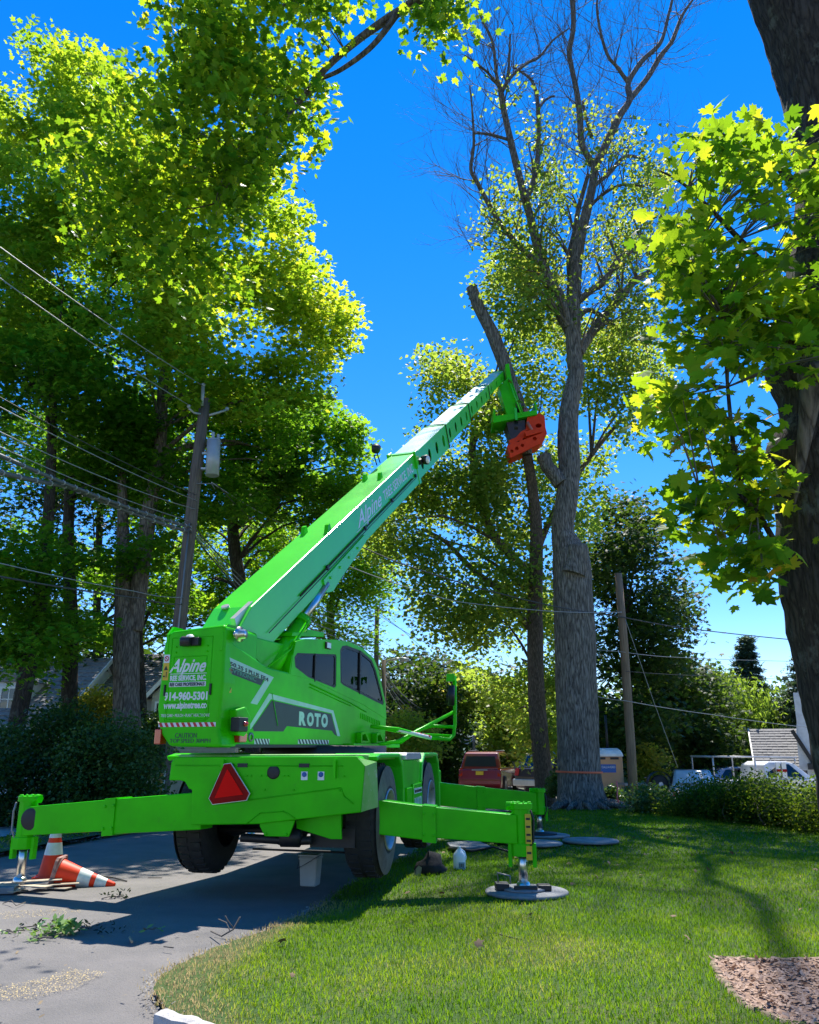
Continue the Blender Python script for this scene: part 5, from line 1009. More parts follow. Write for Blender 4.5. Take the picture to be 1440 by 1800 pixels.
# --- shrubs on the left bank
GS = 'shrubs on the left bank'
def shrub(label, poly, Y, dY, n, lo=0, hi=1, size=.085, tm=LEAF4, lm=SL, rad=.30, per=95, px=None): 
    return bush('shrub', label, 'shrub', [(poly, Y, dY, n, rad)], tm, lm, size, per, base_at(px or sum(p[0] for p in poly) / len(poly), Y), GS, lo=lo, hi=hi, tilt=.8, droop=.8)
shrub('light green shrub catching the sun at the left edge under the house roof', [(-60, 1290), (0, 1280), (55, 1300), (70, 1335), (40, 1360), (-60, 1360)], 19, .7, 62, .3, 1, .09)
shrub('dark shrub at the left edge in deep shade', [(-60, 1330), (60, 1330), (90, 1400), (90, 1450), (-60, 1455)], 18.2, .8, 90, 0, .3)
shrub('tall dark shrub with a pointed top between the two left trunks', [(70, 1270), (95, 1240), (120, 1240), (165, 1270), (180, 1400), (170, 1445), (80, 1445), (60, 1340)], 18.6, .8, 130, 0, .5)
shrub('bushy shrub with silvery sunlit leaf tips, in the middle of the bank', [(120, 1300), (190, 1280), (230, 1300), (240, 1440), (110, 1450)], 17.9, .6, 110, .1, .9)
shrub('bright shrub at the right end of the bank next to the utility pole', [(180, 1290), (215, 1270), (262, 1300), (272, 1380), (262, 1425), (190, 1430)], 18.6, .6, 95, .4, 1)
shrub('yellow green shrub behind the pale double trunk', [(130, 1230), (200, 1225), (215, 1290), (180, 1320), (130, 1300)], 24, .8, 60, .6, 1, .12, lm=YL, rad=.35)
shrub('low shrub behind the utility pole under the beige house', [(250, 1265), (290, 1260), (300, 1300), (250, 1330)], 24, .6, 30, .2, .8, .11)
# --- clipped hedge at the right
HG = tree('hedge', 'long clipped dark hedge in front of the parked pickup', 'hedge', (8, 18.5, -.1))
HC = []
while len(HC) < 560:
    f = rng.uniform(0, 1.25); x = 6.0 + f * 1.55 + rng.uniform(0, 1.4); y = 21.6 - f * 6.0 + rng.uniform(-.1, .9); zt = .15 + .62 * float(sstep(0, .35, f)) + .08 * mn.noise(Vector((f * 6, 0, 0))); z = rng.uniform(-.1, zt); HC.append((x, y, z))
foliage('foliage', np.array(HC), 120, .24, .062, LEAF4, HL, HG, .9, .2, .9, lo=0, hi=1)
mb = MB()
for k in range(60): f = rng.uniform(0, 1.2); x, y = 5.9 + f * 1.55 + .7, 21.6 - f * 6 + .4; p = Vector((x + random.gauss(0, .2), y + random.gauss(0, .3), gz(x, y))); mb.tube([p, p + Vector((random.gauss(0, .15), random.gauss(0, .15), .3)), p + Vector((random.gauss(0, .2), random.gauss(0, .2), .55))], [.02, .014, .006], 5)
mb.build('stems', TWIG, HG, kind='stuff')
bush('low_bush', 'leafy bush between the big furrowed trunk and the bare pole', 'shrub', [([(1052, 1385), (1075, 1385), (1090, 1402), (1090, 1415), (1058, 1410)], 25.5, .3, 24, .15)], LEAF4, SL, .11, 60, base_at(1075, 25.5), lo=.2)
bush('low_bush', 'small bright bush left of the big furrowed trunk', 'shrub', [([(970, 1360), (984, 1360), (988, 1395), (968, 1398)], 25.6, .3, 18, .14)], LEAF4, SL, .11, 60, base_at(975, 25.6), lo=.5)
bush('low_bush', 'leafy bush at the left foot of the bare wooden pole by the hedge end', 'shrub', [([(1125, 1390), (1160, 1395), (1170, 1430), (1120, 1430)], 22.5, .5, 40, .25)], LEAF4, SL, .09, 60, base_at(1145, 22.5), lo=.4)
# roots, rocks and soil round the big tree
GR = [([(965, 1400), (975, 1385), (992, 1388), (995, 1408), (970, 1410)], 'brown rock left of the furrowed trunk'), ([(1058, 1398), (1070, 1390), (1084, 1402), (1083, 1412), (1062, 1408)], 'grey rock just right of the furrowed trunk'), ([(1075, 1404), (1092, 1404), (1106, 1414), (1090, 1418)], 'flat pale rock nearest the bare pole')]
for poly, lb in GR:
    pp = [pt(x, y, 24.0) for x, y in poly]; c = sum(pp, Vector()) / len(pp); mb = MB(); mb.lathe([(0, -.5), (.6, -.42), (.95, -.1), (1, .1), (.7, .4), (.3, .55), (0, .58)], (0, 0, 0), (0, 0, 1), 12)
    sx = (max(p.x for p in pp) - min(p.x for p in pp)) / 2; sz = (max(p.z for p in pp) - min(p.z for p in pp)) / 1.1
    mb.v = [Vector((c.x + v.x * sx * (1 + .3 * mn.noise(v * 2 + c)), c.y + v.y * sx * .8, gz(c.x, c.y) + .05 + v.z * sz * .7 * (1 + .3 * mn.noise(v * 3 + c)))) for v in mb.v]; o = mb.build('rock', STONE); tag(o, lb, 'rock', 'rocks around the half dead tree')
mb = MB(); cxt = pt(1022, 1400, 24.3).x
P = [(cxt + 2.1 * math.cos(a) * (1 + .15 * math.sin(3 * a)), 24.3 + 1.2 * math.sin(a)) for a in np.linspace(0, 6.1, 26)]; mb.add([(x, y, gz(x, y) + .075 + .0 * x) for x, y in P], [list(range(26))]); mb.build('bare_soil', SOIL, kind='structure')
mb = MB()
for k in range(9):
    a = R(200 + k * 22); p = Vector((cxt + .6 * math.cos(a), 24.3 + .6 * math.sin(a), .18)); q = Vector((cxt + (1.1 + .35 * (k % 3)) * math.cos(a + .1), 24.3 + 1.2 * math.sin(a + .1), .02)); mb.tube([p, p.lerp(q, .5) + Vector((0, 0, .03)), q], [.12, .08, .03], 8)
mb.build('root', BARKB, DT, kind='stuff')
# dirt heap on the road edge
mb = MB(); c = gp(925, 1402); mb.lathe([(2.6, -.05), (2.0, .05), (1.2, .14), (.5, .2), (0, .22)], (0, 0, 0), (0, 0, 1), 28); mb.v = [Vector((4.9 + v.x * .95, 30.5 + v.y, gz(5, 30) + .35 * v.z * (1 + .6 * mn.noise(v * 2)))) for v in mb.v]; tag(mb.build('dirt_heap', mat('dusty dirt', (.46, .38, .28), .95, c2=(.32, .25, .18), nscale=6, bump=.8)), 'low heap of dirt beside the road in front of the parked cars', 'dirt')
# ================================================================ POLES AND WIRES
def pole(label, pl, Y, cat='utility pole', m=WOODP):
    b = pt(pl[0][0], pl[0][1], Y); t = thing('utility_pole', label, cat, (b.x, Y, gz(b.x, Y))); p = px_path(pl, Y); mb = MB(); mb.tube([q[0] for q in p], [q[1] for q in p], 18); mb.build('pole', m, t); return t
LPY = 19.3
PLp = pole('weathered wooden utility pole with a grey transformer can, behind the machine', [(270, 1460, 15), (283, 1390, 14.2), (322, 1040, 11.5), (345, 830, 10.3), (361, 702, 9)], LPY)
c = pt(371, 0, LPY); a = pt(373, 836, 19.2); b = pt(376, 775, 19.2)
mb = MB(); mb.tube([a, b], .165, 24); mb.lathe([(.165, 0), (.17, .02), (.12, .05), (0, .06)], b, (0, 0, 1), 20); mb.box(a.x - .28, a.x - .12, 19.15, 19.25, a.z + .55, a.z + .6); mb.box(a.x - .28, a.x - .12, 19.15, 19.25, a.z + .15, a.z + .2); tc = mb.build('transformer', GALV, PLp)
mb = MB()
for dx, y in ((.0, 19.1), (.09, 19.25)): p = b + Vector((dx, y - 19.2, .04)); mb.lathe([(.03, 0), (.045, .03), (.03, .05), (.045, .08), (.03, .1), (.045, .13), (.02, .16)], p, (0, 0, 1), 10)
mb.build('bushing', GALV, tc)
mb = MB(); tp = pt(361, 715, LPY); mb.tube([pt(356, 715, 19.2), pt(357, 680, 19.2)], .045, 10); mb.lathe([(.02, 0), (.05, .03), (.05, .08), (.02, .1)], pt(357, 680, 19.2), (0, 0, 1), 10)
mb.tube([pt(353, 728, 19.2), pt(342, 726, 19.1), pt(332, 718, 19)], .03, 8); mb.lathe([(.02, 0), (.05, .03), (.05, .08), (.02, .1)], pt(332, 718, 19), (0, 0, 1), 10)
mb.tube([pt(368, 730, 19.2), pt(385, 725, 19.3), pt(399, 720, 19.4)], .03, 8); mb.lathe([(.02, 0), (.05, .03), (.05, .08), (.02, .1)], pt(399, 722, 19.4), (0, 0, 1), 10); mb.build('insulator', GALV, PLp)
mb = MB(); mb.tube([pt(333, 920, 19.1), pt(318, 1060, 19.1), pt(300, 1240, 19.1), pt(283, 1400, 19.1)], .02, 6); mb.tube([pt(345, 850, 19.15), pt(372, 850, 19.2), pt(378, 860, 19.3)], .012, 6); mb.build('ground_wire', GREY, PLp)
a = pt(282, 1375, LPY - .22); mb = MB(); mb.box(a.x - .10, a.x + .10, a.y - .02, a.y, a.z - .24, a.z + .24); pp = mb.build('marker_plate', WHITE, PLp, .01)
for dz in (-.15, 0, .15): mb = MB(); mb.lathe([(0, .004), (.062, .004), (.062, 0)], (a.x, a.y - .02, a.z + dz), (0, -1, 0), 16); mb.build('disc', AMBER, pp)
PRt = pole('bare brown wooden pole leaning slightly left beside the big furrowed trunk', [(1116, 1440, 8.6), (1109, 1310, 8), (1097, 1130, 7.2), (1087, 1008, 6.3)], 24.6, m=mat('brown pole wood', (.27, .185, .11), .85, c2=(.15, .10, .06), nscale=3, stretch=(12, 12, .6), bump=.5, bscale=6))
PM = pole('dark utility pole with a short crossarm rising behind the telehandler cab', [(657, 1400, 5), (661, 1200, 4.6), (663, 1066, 4)], 38)
mb = MB(); mb.tube([pt(662, 1072, 38), pt(687, 1078, 38)], .05, 6); mb.tube([pt(684, 1078, 38), pt(684, 1070, 38)], .03, 6); mb.build('crossarm', WOODP, PM)
PB = pole('thin utility pole with a crossarm and pale street lamp near the road bend', [(788, 1400, 3.4), (791, 1290, 3.2), (795, 1172, 2.8)], 48)
mb = MB(); mb.tube([pt(778, 1173, 48), pt(812, 1174, 48)], .06, 6); mb.build('crossarm', WOODP, PB); mb = MB(); mb.tube([pt(787, 1215, 47.8), pt(788, 1190, 47.8)], .22, 12); mb.build('transformer', GALV, PB)
PC = pole('utility pole far down the road beside the distant hill', [(834, 1345, 2.6), (833, 1285, 2.4)], 75)
SLt = thing('street_lamp', 'curved pale street lamp arm reaching right from behind the cab', 'street lamp', pt(673, 1400, 34)); mb = MB(); mb.tube([pt(674, 1395, 34), pt(675, 1160, 34)], .09, 8); mb.build('pole', WOODP, SLt); mb = MB(); mb.tube([pt(675, 1168, 34), pt(683, 1161, 34), pt(697, 1158, 34), pt(706, 1158, 34)], .045, 6); mb.build('arm', GALV, SLt); mb = MB(); mb.tube([pt(704, 1159, 34), pt(719, 1160, 34)], [.10, .07], 8); mb.build('lamp_head', GALV, SLt)
def wire(label, pl, r=.012, m=WIRE, sag=.0, group='overhead wires', clips=0, name='overhead_wire'):
    P = [pt(*p) for p in pl]; Q = []
    for i in range(len(P) - 1):
        for k in range(12): t_ = k / 12; q = P[i].lerp(P[i + 1], t_); q.z -= sag * 4 * t_ * (1 - t_); Q.append(q)
    Q.append(P[-1]); mb = MB(); mb.tube(Q, r, 6); o = mb.build(name, m); tag(o, label, 'wire', group)
    if clips:
        L = [0]; 
        for i in range(1, len(Q)): L.append(L[-1] + (Q[i] - Q[i - 1]).length)
        mb = MB()
        for k in range(clips):
            s_ = L[-1] * (k + .5) / clips; i = max(j for j in range(len(L)) if L[j] <= s_); i = min(i, len(Q) - 2); p = Q[i].lerp(Q[i + 1], (s_ - L[i]) / (L[i + 1] - L[i])); d = (Q[i + 1] - Q[i]).normalized(); mb.tube([p - d * .012, p + d * .012], r * 1.25, 8); mb.tube([p + Vector((0, 0, -r)), p + Vector((0, 0, .06))], .005, 4)
        mb.build('hanger', GALV, o, kind='stuff')
    return o
wire('highest thin wire from the left edge to the top pin of the transformer pole', [(-120, 345, 11), (357, 678, 19.2)], .011, WIREL, .10)
wire('second thin wire from the left edge to the left arm of the transformer pole', [(-120, 400, 11), (332, 712, 19)], .011, WIREL, .10)
wire('faint wire crossing the dark crowns under the two bright wires', [(-120, 630, 11), (345, 870, 19.2)], .008, WIRE, .1)
wire('pale wire in front of the left crowns, third from the top', [(-120, 650, 11), (346, 880, 19.2)], .009, WIREL, .1)
wire('upper wire of the group just above the thick cables', [(-120, 700, 11), (343, 895, 19.2)], .009, WIREL, .14)
wire('thick upper telephone cable with wire hangers at the left', [(-120, 745, 11), (332, 926, 19.1)], .036, mat('grey cable sheath', (.11, .115, .12), .5), .12, clips=22, name='telephone_cable', group='telephone cables')
wire('thick lower telephone cable sagging under the upper one at the left', [(-120, 795, 11), (120, 855, 14.5), (330, 934, 19.1)], .042, bpy.data.materials['grey cable sheath'], .05, clips=18, name='telephone_cable', group='telephone cables')
wire('bright messenger wire right above the thick telephone cables', [(-120, 728, 11), (332, 915, 19.1)], .009, WIREL, .12)
wire('pale wire low across the left trunks', [(-120, 960, 11), (240, 1040, 17), (322, 1050, 19.1)], .010, WIREL, .04)
wire('twisted cable low across the left trunks under the pale wire', [(-120, 990, 11), (250, 1052, 17), (320, 1062, 19.1)], .016, WIRE, .04)
wire('wire running from the transformer pole down behind the boom', [(372, 848, 19.2), (530, 935, 30), (662, 1075, 38)], .014, WIREL, .1)
wire('dark wire from the transformer can to the pole behind the cab', [(380, 850, 19.2), (480, 935, 28), (661, 1085, 38)], .012, WIRE, .15)
for k in range(4): wire(('outermost', 'second', 'third', 'innermost')[k] + ' of four cables fanning down from the transformer pole behind the boom foot', [(335, 920 + 5 * k, 19.1), (440, 1030 + 9 * k, 26), (661, 1150 + 6 * k, 38)], (.02, .014, .014, .02)[k], (WIRE, WIREL, WIREL, WIRE)[k], .05)
wire('upper cable crossing the sky from behind the boom to the right edge', [(560, 925, 19.3), (690, 985, 20), (830, 1030, 21.5), (975, 1066, 23), (1092, 1084, 24.4), (1195, 1103, 25), (1420, 1127, 27)], .016, WIRE, .02)
wire('second cable from behind the boom to the bare wooden pole', [(600, 990, 19.3), (720, 1034, 20.5), (807, 1058, 21.5), (975, 1075, 23), (1093, 1076, 24.4)], .012, WIREL, .02)
wire('thin wire across the sky just above the spruce tops', [(1000, 1135, 24), (1095, 1146, 24.4), (1180, 1155, 26), (1420, 1163, 28)], .008, WIREL, .02)
wire('thin dark wire across the spruce', [(1100, 1180, 24.4), (1240, 1188, 26), (1430, 1195, 28)], .008, WIRE, .02)
wire('lowest wire in front of the dark trees at the right', [(1040, 1222, 24), (1100, 1232, 24.4), (1250, 1256, 26), (1430, 1280, 28)], .010, WIREL, .02)
wire('slanting stay wire from the top of the bare pole to the ground', [(1100, 1090, 24.5), (1150, 1235, 25), (1192, 1350, 25.5)], .008, WIREL, .0)
wire('straight wire from the cab pole to the far utility pole', [(663, 1072, 38), (795, 1095, 42), (960, 1112, 46)], .012, WIRE, .1)
wire('line sloping from the cab pole across the small sky gap', [(663, 1078, 38), (760, 1135, 43), (950, 1180, 46)], .013, WIRE, .1)
wire('steep thin wire in the sky gap right of the cab pole', [(668, 1078, 38), (710, 1110, 42), (800, 1190, 48)], .012, WIRE, .0)
for k in range(5): wire(('highest', 'second', 'third', 'fourth', 'lowest')[k] + ' looping cable between the street lamp and the far pole', [(672, 1172 + 5 * k, 34), (712, 1225 + 7 * k, 39), (755, 1250 + 5.5 * k, 44), (792, 1232 + 6 * k, 48)], .022, (WIREL, WIRE)[k % 2], .12, group='looping cables')
for k in range(3): wire(('upper', 'middle', 'lower')[k] + ' cable dipping from the far pole towards the distant hill', [(795, 1240 + 14 * k, 48), (812, 1290 + 8 * k, 60), (833, 1292 + 3 * k, 75)], .03, WIREL, .2, group='looping cables')
for k in range(5): wire(('top', 'second', 'middle', 'fourth', 'bottom')[k] + ' service wire behind the lift cylinders and cab roof', [(520, 1040 + 13 * k, 26), (600, 1085 + 9 * k, 31), (661, 1110 + 8 * k, 38)], .012, WIREL, .06, group='service wires')
# ================================================================ VEHICLES
def loft(mb, prof, hw, m=0):
    n = len(prof); vs = [(-hw[i], prof[i][0], prof[i][1]) for i in range(n)] + [(hw[i], prof[i][0], prof[i][1]) for i in range(n)]
    mb.add(vs, [list(range(n)), list(range(2 * n - 1, n - 1, -1))] + [[i, i + n, (i + 1) % n + n, (i + 1) % n] for i in range(n)], m)
def car(name, label, cat, x, y, hd, body, bw, cabp_, cw, paint, wheels, wr, rear=None, lower=None, glass_idx=None, group='vehicles parked beyond the machine', z=None, extra=None, plate=None):
    """body / cabin side profiles are (y, z) lists, y forward from the rear bumper; widths are per point"""
    g = gz(x, y) if z is None else z; t = thing(name, label, cat, (x, y, g), group); M = Frame(x, y, hd, g).M
    mb = MB(M); loft(mb, body, bw); mb.build('body', paint, t, .04, seg=3)
    mb = MB(M); loft(mb, cabp_, cw); cb = mb.build('cabin', paint, t, .05, seg=3)
    for yy in wheels:
        for s in (-1, 1):
            x0 = s * (max(bw) - .22); mb = MB(M); mb.lathe([(0, 0), (wr * .6, 0), (wr * .95, .02), (wr, .05), (wr, .18), (wr * .95, .22), (wr * .62, .23)], (x0, yy, wr), (s, 0, 0), 24); w_ = mb.build('wheel', RUB, t)
            mb = MB(M); mb.lathe([(wr * .62, .225), (wr * .58, .21), (wr * .3, .17), (0, .2)], (x0, yy, wr), (s, 0, 0), 16); mb.build('rim', RIM, w_)
            mb = MB(M); mb.lathe([(wr * 1.12, .17), (wr * 1.12, .222), (wr * 1.0, .222)], (x0, yy, wr + .02), (s, 0, 0), 24); mb.build('wheel_arch', DARK, t)
    def side(poly, nm='side_window'):
        n = len(cabp_); 
        def hwz(y_, z_): zs = [p[1] for p in cabp_]; f = (z_ - min(zs)) / (max(zs) - min(zs)); return max(cw) * (1 - f) + min(cw) * f
        for s in (-1, 1): mb = MB(M); vs = [(s * (hwz(*p) + .012), p[0], p[1]) for p in poly]; mb.add(vs, [list(range(len(vs))) if s < 0 else list(range(len(vs)))[::-1]]); mb.build(nm, GLASSD, cb)
    def rearq(q, nm, m, par=None, d=.012):
        mb = MB(M); c_ = [Vector(p) for p in q]; nrm = (c_[1] - c_[0]).cross(c_[2] - c_[0]).normalized(); nrm = nrm if nrm.y < 0 else -nrm; mb.add([p + nrm * d for p in c_], [list(range(len(c_)))]); return mb.build(nm, m, par or t)
    return t, M, side, rearq, cb
VRED = mat('dark red car paint', (.22, .012, .018), .3, c2=(.19, .010, .015), nscale=1, coat=.9)
t, M, side, rearq, cb = car('minivan', 'dark red minivan parked on the road, seen from behind', 'minivan', 3.05, 37.4, 17, [(0, .36), (-.02, .62), (.06, .98), (.10, 1.02), (3.4, 1.02), (4.3, .86), (4.75, .7), (4.8, .35), (4.6, .22), (.15, .24)], [.93, .96, .95, .92, .93, .90, .8, .8, .85, .9],
    [(.12, 1.02), (.26, 1.45), (.40, 1.70), (.6, 1.75), (2.2, 1.76), (3.0, 1.66), (3.9, 1.02)], [.90, .80, .74, .70, .70, .70, .86], VRED, (.95, 3.9), .34)
side([(.45, 1.1), (.62, 1.6), (1.4, 1.64), (1.4, 1.1)]); side([(1.5, 1.1), (1.5, 1.64), (2.3, 1.64), (2.4, 1.1)]); side([(2.5, 1.1), (2.4, 1.64), (2.85, 1.58), (3.5, 1.12)])
rearq([(-.72, .145, 1.12), (.72, .145, 1.12), (.64, .31, 1.55), (-.64, .31, 1.55)], 'rear_window', DARK, cb, .03)
for s in (-1, 1): rearq([(s * .93, .03, .72), (s * .78, .02, .72), (s * .78, .12, 1.06), (s * .9, .13, 1.06)], 'tail_light', REDL, None, .03)
rearq([(-.17, .0, .78), (.17, .0, .78), (.17, .03, .93), (-.17, .03, .93)], 'licence_plate', YEL, None, .04); rearq([(-.35, .03, .96), (.35, .03, .96), (.35, .04, 1.0), (-.35, .04, 1.0)], 'handle_strip', SILV, None, .05)
mb = MB(M); mb.box(-.95, .95, -.06, .12, .38, .60); mb.build('bumper', VRED, t, .04)
for s in (-1, 1): mb = MB(M); mb.tube([(s * .62, .7, 1.79), (s * .62, 2.6, 1.80)], .025, 6); mb.build('roof_rail', GREY, t)
VWH = mat('white car paint', (.72, .73, .74), .35, coat=.6)
t, M, side, rearq, cb = car('white_suv', 'white vehicle half hidden between the red minivan and the dark tailgate', 'car', 5.55, 44, 14, [(0, .4), (-.02, .7), (.05, 1.0), (3.4, 1.0), (4.4, .9), (4.5, .35), (.1, .3)], [.92] * 7, [(.1, 1.0), (.3, 1.5), (.5, 1.62), (2.5, 1.62), (3.4, 1.0)], [.88, .76, .72, .7, .86], VWH, (.9, 3.6), .35)
side([(.5, 1.08), (.65, 1.5), (2.4, 1.5), (2.9, 1.08)]); rearq([(-.7, .18, 1.1), (.7, .18, 1.1), (.62, .33, 1.48), (-.62, .33, 1.48)], 'rear_window', DARK, cb, .03); rearq([(-.16, .0, .72), (.16, .0, .72), (.16, .02, .86), (-.16, .02, .86)], 'licence_plate', DARK, None, .03)
for s in (-1, 1): rearq([(s * .9, .0, .75), (s * .78, .0, .75), (s * .78, .06, 1.0), (s * .9, .06, 1.0)], 'tail_light', REDL, None, .03)
VDK = mat('dark car paint', (.03, .02, .02), .3, coat=.9)
t, M, side, rearq, cb = car('dark_suv', 'dark car with red tail light and chrome bumper, parked behind the slim trunk', 'car', 4.95, 34.6, 48, [(0, .42), (-.02, .75), (.06, 1.08), (3.4, 1.08), (4.5, .95), (4.7, .4), (.1, .3)], [.95] * 7, [(.1, 1.08), (.5, 1.55), (.8, 1.72), (2.6, 1.74), (3.5, 1.08)], [.9, .78, .72, .7, .86], VDK, (.95, 3.7), .37)
side([(.55, 1.15), (.95, 1.62), (1.6, 1.64), (1.6, 1.15)]); side([(1.7, 1.15), (1.7, 1.64), (2.5, 1.64), (3.0, 1.15)]); rearq([(-.75, .2, 1.15), (.75, .2, 1.15), (.64, .52, 1.55), (-.64, .52, 1.55)], 'rear_window', GLASSD, cb, .04)
for s in (-1, 1): rearq([(s * .95, .02, .78), (s * .72, .0, .78), (s * .72, .07, 1.08), (s * .93, .09, 1.08)], 'tail_light', REDL, None, .04)
mb = MB(M); mb.box(-.98, .98, -.12, .10, .40, .66); mb.build('bumper', SILV, t, .04)
VBL = mat('blue grey car paint', (.10, .16, .27), .3, coat=.8)
t, M, side, rearq, cb = car('blue_suv', 'blue grey car between the slim trunk and the big furrowed trunk', 'car', 8.3, 40.5, 75, [(0, .42), (.02, 1.05), (3.4, 1.05), (4.5, .95), (4.7, .4), (.1, .3)], [.95] * 6, [(.1, 1.05), (.4, 1.62), (2.6, 1.66), (3.5, 1.05)], [.9, .74, .7, .86], VBL, (.95, 3.7), .37)
side([(.45, 1.12), (.6, 1.55), (1.6, 1.57), (1.6, 1.12)]); side([(1.7, 1.12), (1.7, 1.57), (2.5, 1.57), (3.0, 1.12)])
# white pickup with a ladder rack, side on behind the hedge
px_ = pt(1316, 1400, 33); GY = -.62
t, M, side, rearq, cb = car('pickup_truck', 'white pickup with a ladder rack parked behind the hedge', 'pickup truck', px_.x - 1.6, 33.5, 80, [(0, .6), (0, 1.10), (2.2, 1.10), (2.25, 1.12), (4.1, 1.14), (5.1, 1.02), (5.35, .9), (5.4, .5), (5.2, .4), (.1, .42)], [.95, .95, .95, .95, .95, .90, .85, .85, .9, .9],
    [(2.2, 1.12), (2.25, 1.66), (2.5, 1.78), (3.3, 1.78), (3.6, 1.70), (4.25, 1.14)], [.92, .80, .74, .72, .74, .9], VWH, (1.0, 4.3), .40, z=GY)
side([(2.32, 1.2), (2.36, 1.6), (2.75, 1.68), (2.78, 1.2)]); side([(2.88, 1.2), (2.86, 1.68), (3.35, 1.68), (3.85, 1.2)])
rearq([(-.78, 4.2, 1.18), (.78, 4.2, 1.18), (.68, 3.66, 1.66), (-.68, 3.66, 1.66)], 'windscreen', GLASSD, cb, -.02)
mb = MB(M)
for yy in (.15, 1.9, 3.6):
    z1 = 1.95 if yy < 3 else 1.88
    mb.tube([(-.8, yy, 1.1 if yy < 3 else 1.7), (-.8, yy, z1), (.8, yy, z1), (.8, yy, 1.1 if yy < 3 else 1.7)], .035, 6)
for x in (-.8, .8): mb.tube([(x, .1, 1.97), (x, 3.7, 1.93)], .035, 6)
mb.build('ladder_rack', SILV, t); mb = MB(M); mb.box(.55, .75, 4.05, 4.12, 1.25, 1.45); mb.box(-1.15, -.98, 3.55, 3.75, 1.15, 1.35); mb.build('mirror', DARK, t)
for yy in (2.75, 3.0): mb = MB(M); mb.box(.93, .97, yy - .09, yy + .09, 1.16, 1.75); mb.build('upright_post', REFL, t); mb = MB(M); mb.box(.975, .985, yy - .09, yy + .09, 1.4, 1.5); mb.build('stripe', REDD, t)
sx = pt(1190, 1400, 34)
t, M, side, rearq, cb = car('silver_car', 'small silver car whose roof shows between the hedge and the rusty shrub', 'car', sx.x + .3, 33.2, -165, [(0, .4), (.0, .8), (3.2, .85), (4.1, .7), (4.2, .4), (.1, .3)], [.85] * 6, [(.4, .82), (.9, 1.28), (1.4, 1.38), (2.2, 1.36), (3.0, .84)], [.8, .66, .6, .6, .78], mat('silver car paint', (.55, .56, .57), .3, metal=.4, coat=.8), (.8, 3.3), .33, z=-.48)
side([(1.0, .9), (1.15, 1.24), (2.1, 1.26), (2.6, .9)]); rearq([(-.62, 2.94, .92), (.62, 2.94, .92), (.54, 2.30, 1.3), (-.54, 2.30, 1.3)], 'windscreen', mat('sunlit glass', (.5, .56, .6), .05, coat=1), cb, -.03)  # windscreen is opaque, the sun's glare put into its pale colour
for s in (-1, 1): rearq([(s * .8, 4.2, .55), (s * .6, 4.22, .55), (s * .6, 4.2, .68), (s * .8, 4.15, .68)], 'headlight', REDL, None, -.04)
dx_ = pt(1265, 1400, 40)
t, M, side, rearq, cb = car('dark_car', 'dark blue car roof showing above the hedge left of the pickup', 'car', dx_.x - 1.2, 40, 84, [(0, .4), (.0, .9), (3.4, .92), (4.4, .8), (4.5, .4), (.1, .3)], [.88] * 6, [(.3, .9), (1.1, 1.36), (1.7, 1.46), (2.5, 1.44), (3.5, .9)], [.84, .7, .64, .64, .82], mat('blue grey metal', (.28, .33, .42), .25, metal=.5, coat=.8), (.8, 3.5), .33, z=-.60)
side([(1.0, .98), (1.35, 1.34), (2.45, 1.34), (3.0, .98)])
tr = thing('trailer', 'small trailer with a black wheel and mudguard beside the silver car', 'trailer', pt(1158, 1400, 31)); a = pt(1160, 1379, 31)
mb = MB(); mb.lathe([(0, -.1), (.24, -.1), (.33, -.06), (.33, .06), (.24, .1), (0, .1)], a, (.2, -1, 0), 24); wh = mb.build('wheel', RUB, tr); mb = MB(); mb.lathe([(.2, .1), (.18, .09), (0, .11)], a, (.2, -1, 0), 16); mb.build('rim', RIM, wh)
mb = MB(); P = [a + Vector((.45 * math.cos(k * .314), 0, .45 * math.sin(k * .314))) for k in range(11)]; mb.add([p + Vector((0, d, 0)) for p in P for d in (-.16, .16)], [(2 * i, 2 * i + 1, 2 * i + 3, 2 * i + 2) for i in range(10)]); mb.build('mudguard', DARK, tr)
mb = MB(); mb.box(a.x - 1.2, a.x + .9, a.y + .2, a.y + 1.2, a.z - .05, a.z + .02); mb.build('bed', GREY, tr)
# portable toilet, green shed
a = pt(1073, 1400, 33); TZ = -.66; t = thing('portable_toilet', 'tan portable toilet with a white domed roof behind the furrowed trunk', 'portable toilet', (a.x, 33, TZ)); M = Frame(a.x, 33, 8, TZ).M
TAN = mat('tan plastic', (.60, .32, .16), .55, c2=(.52, .27, .13), nscale=2)
mb = MB(M); mb.box(-.55, .55, 0, 1.1, .1, 2.0); mb.build('cabin', TAN, t, .03); mb = MB(M); mb.box(-.6, .6, -.05, 1.15, 0, .1); mb.build('skid', GREY, t)
mb = MB(M); loft(mb, [(-.04, 2.0), (-.04, 2.1), (.12, 2.24), (.55, 2.32), (.98, 2.24), (1.14, 2.1), (1.14, 2.0)], [.59, .59, .52, .45, .52, .59, .59]); mb.build('roof', mat('translucent white roof', (.82, .84, .84), .4), t, .03)
mb = MB(M); mb.box(-.47, .47, -.02, 0, .15, 1.88); dr_ = mb.build('door', TAN, t, .01); mb = MB(M); mb.box(-.28, .28, -.035, -.02, 1.42, 1.72); sg = mb.build('blue_sign', BLUE, t)
for x in (-.25, .25): mb = MB(M); mb.box(x - .16, x + .16, -.01, .0, 1.90, 1.98); mb.build('vent', DARK, t)
text('CALLAHEAD', .12, WHITE, lambda p, q, r_: M @ Vector((-.25 + p, -.037 - r_, 1.58 + q)), t, width=.5)
mb = MB(M); mb.tube([(.1, 1.0, 2.0), (.1, 1.0, 3.6)], .05, 8); mb.build('vent_pipe', DARK, t)
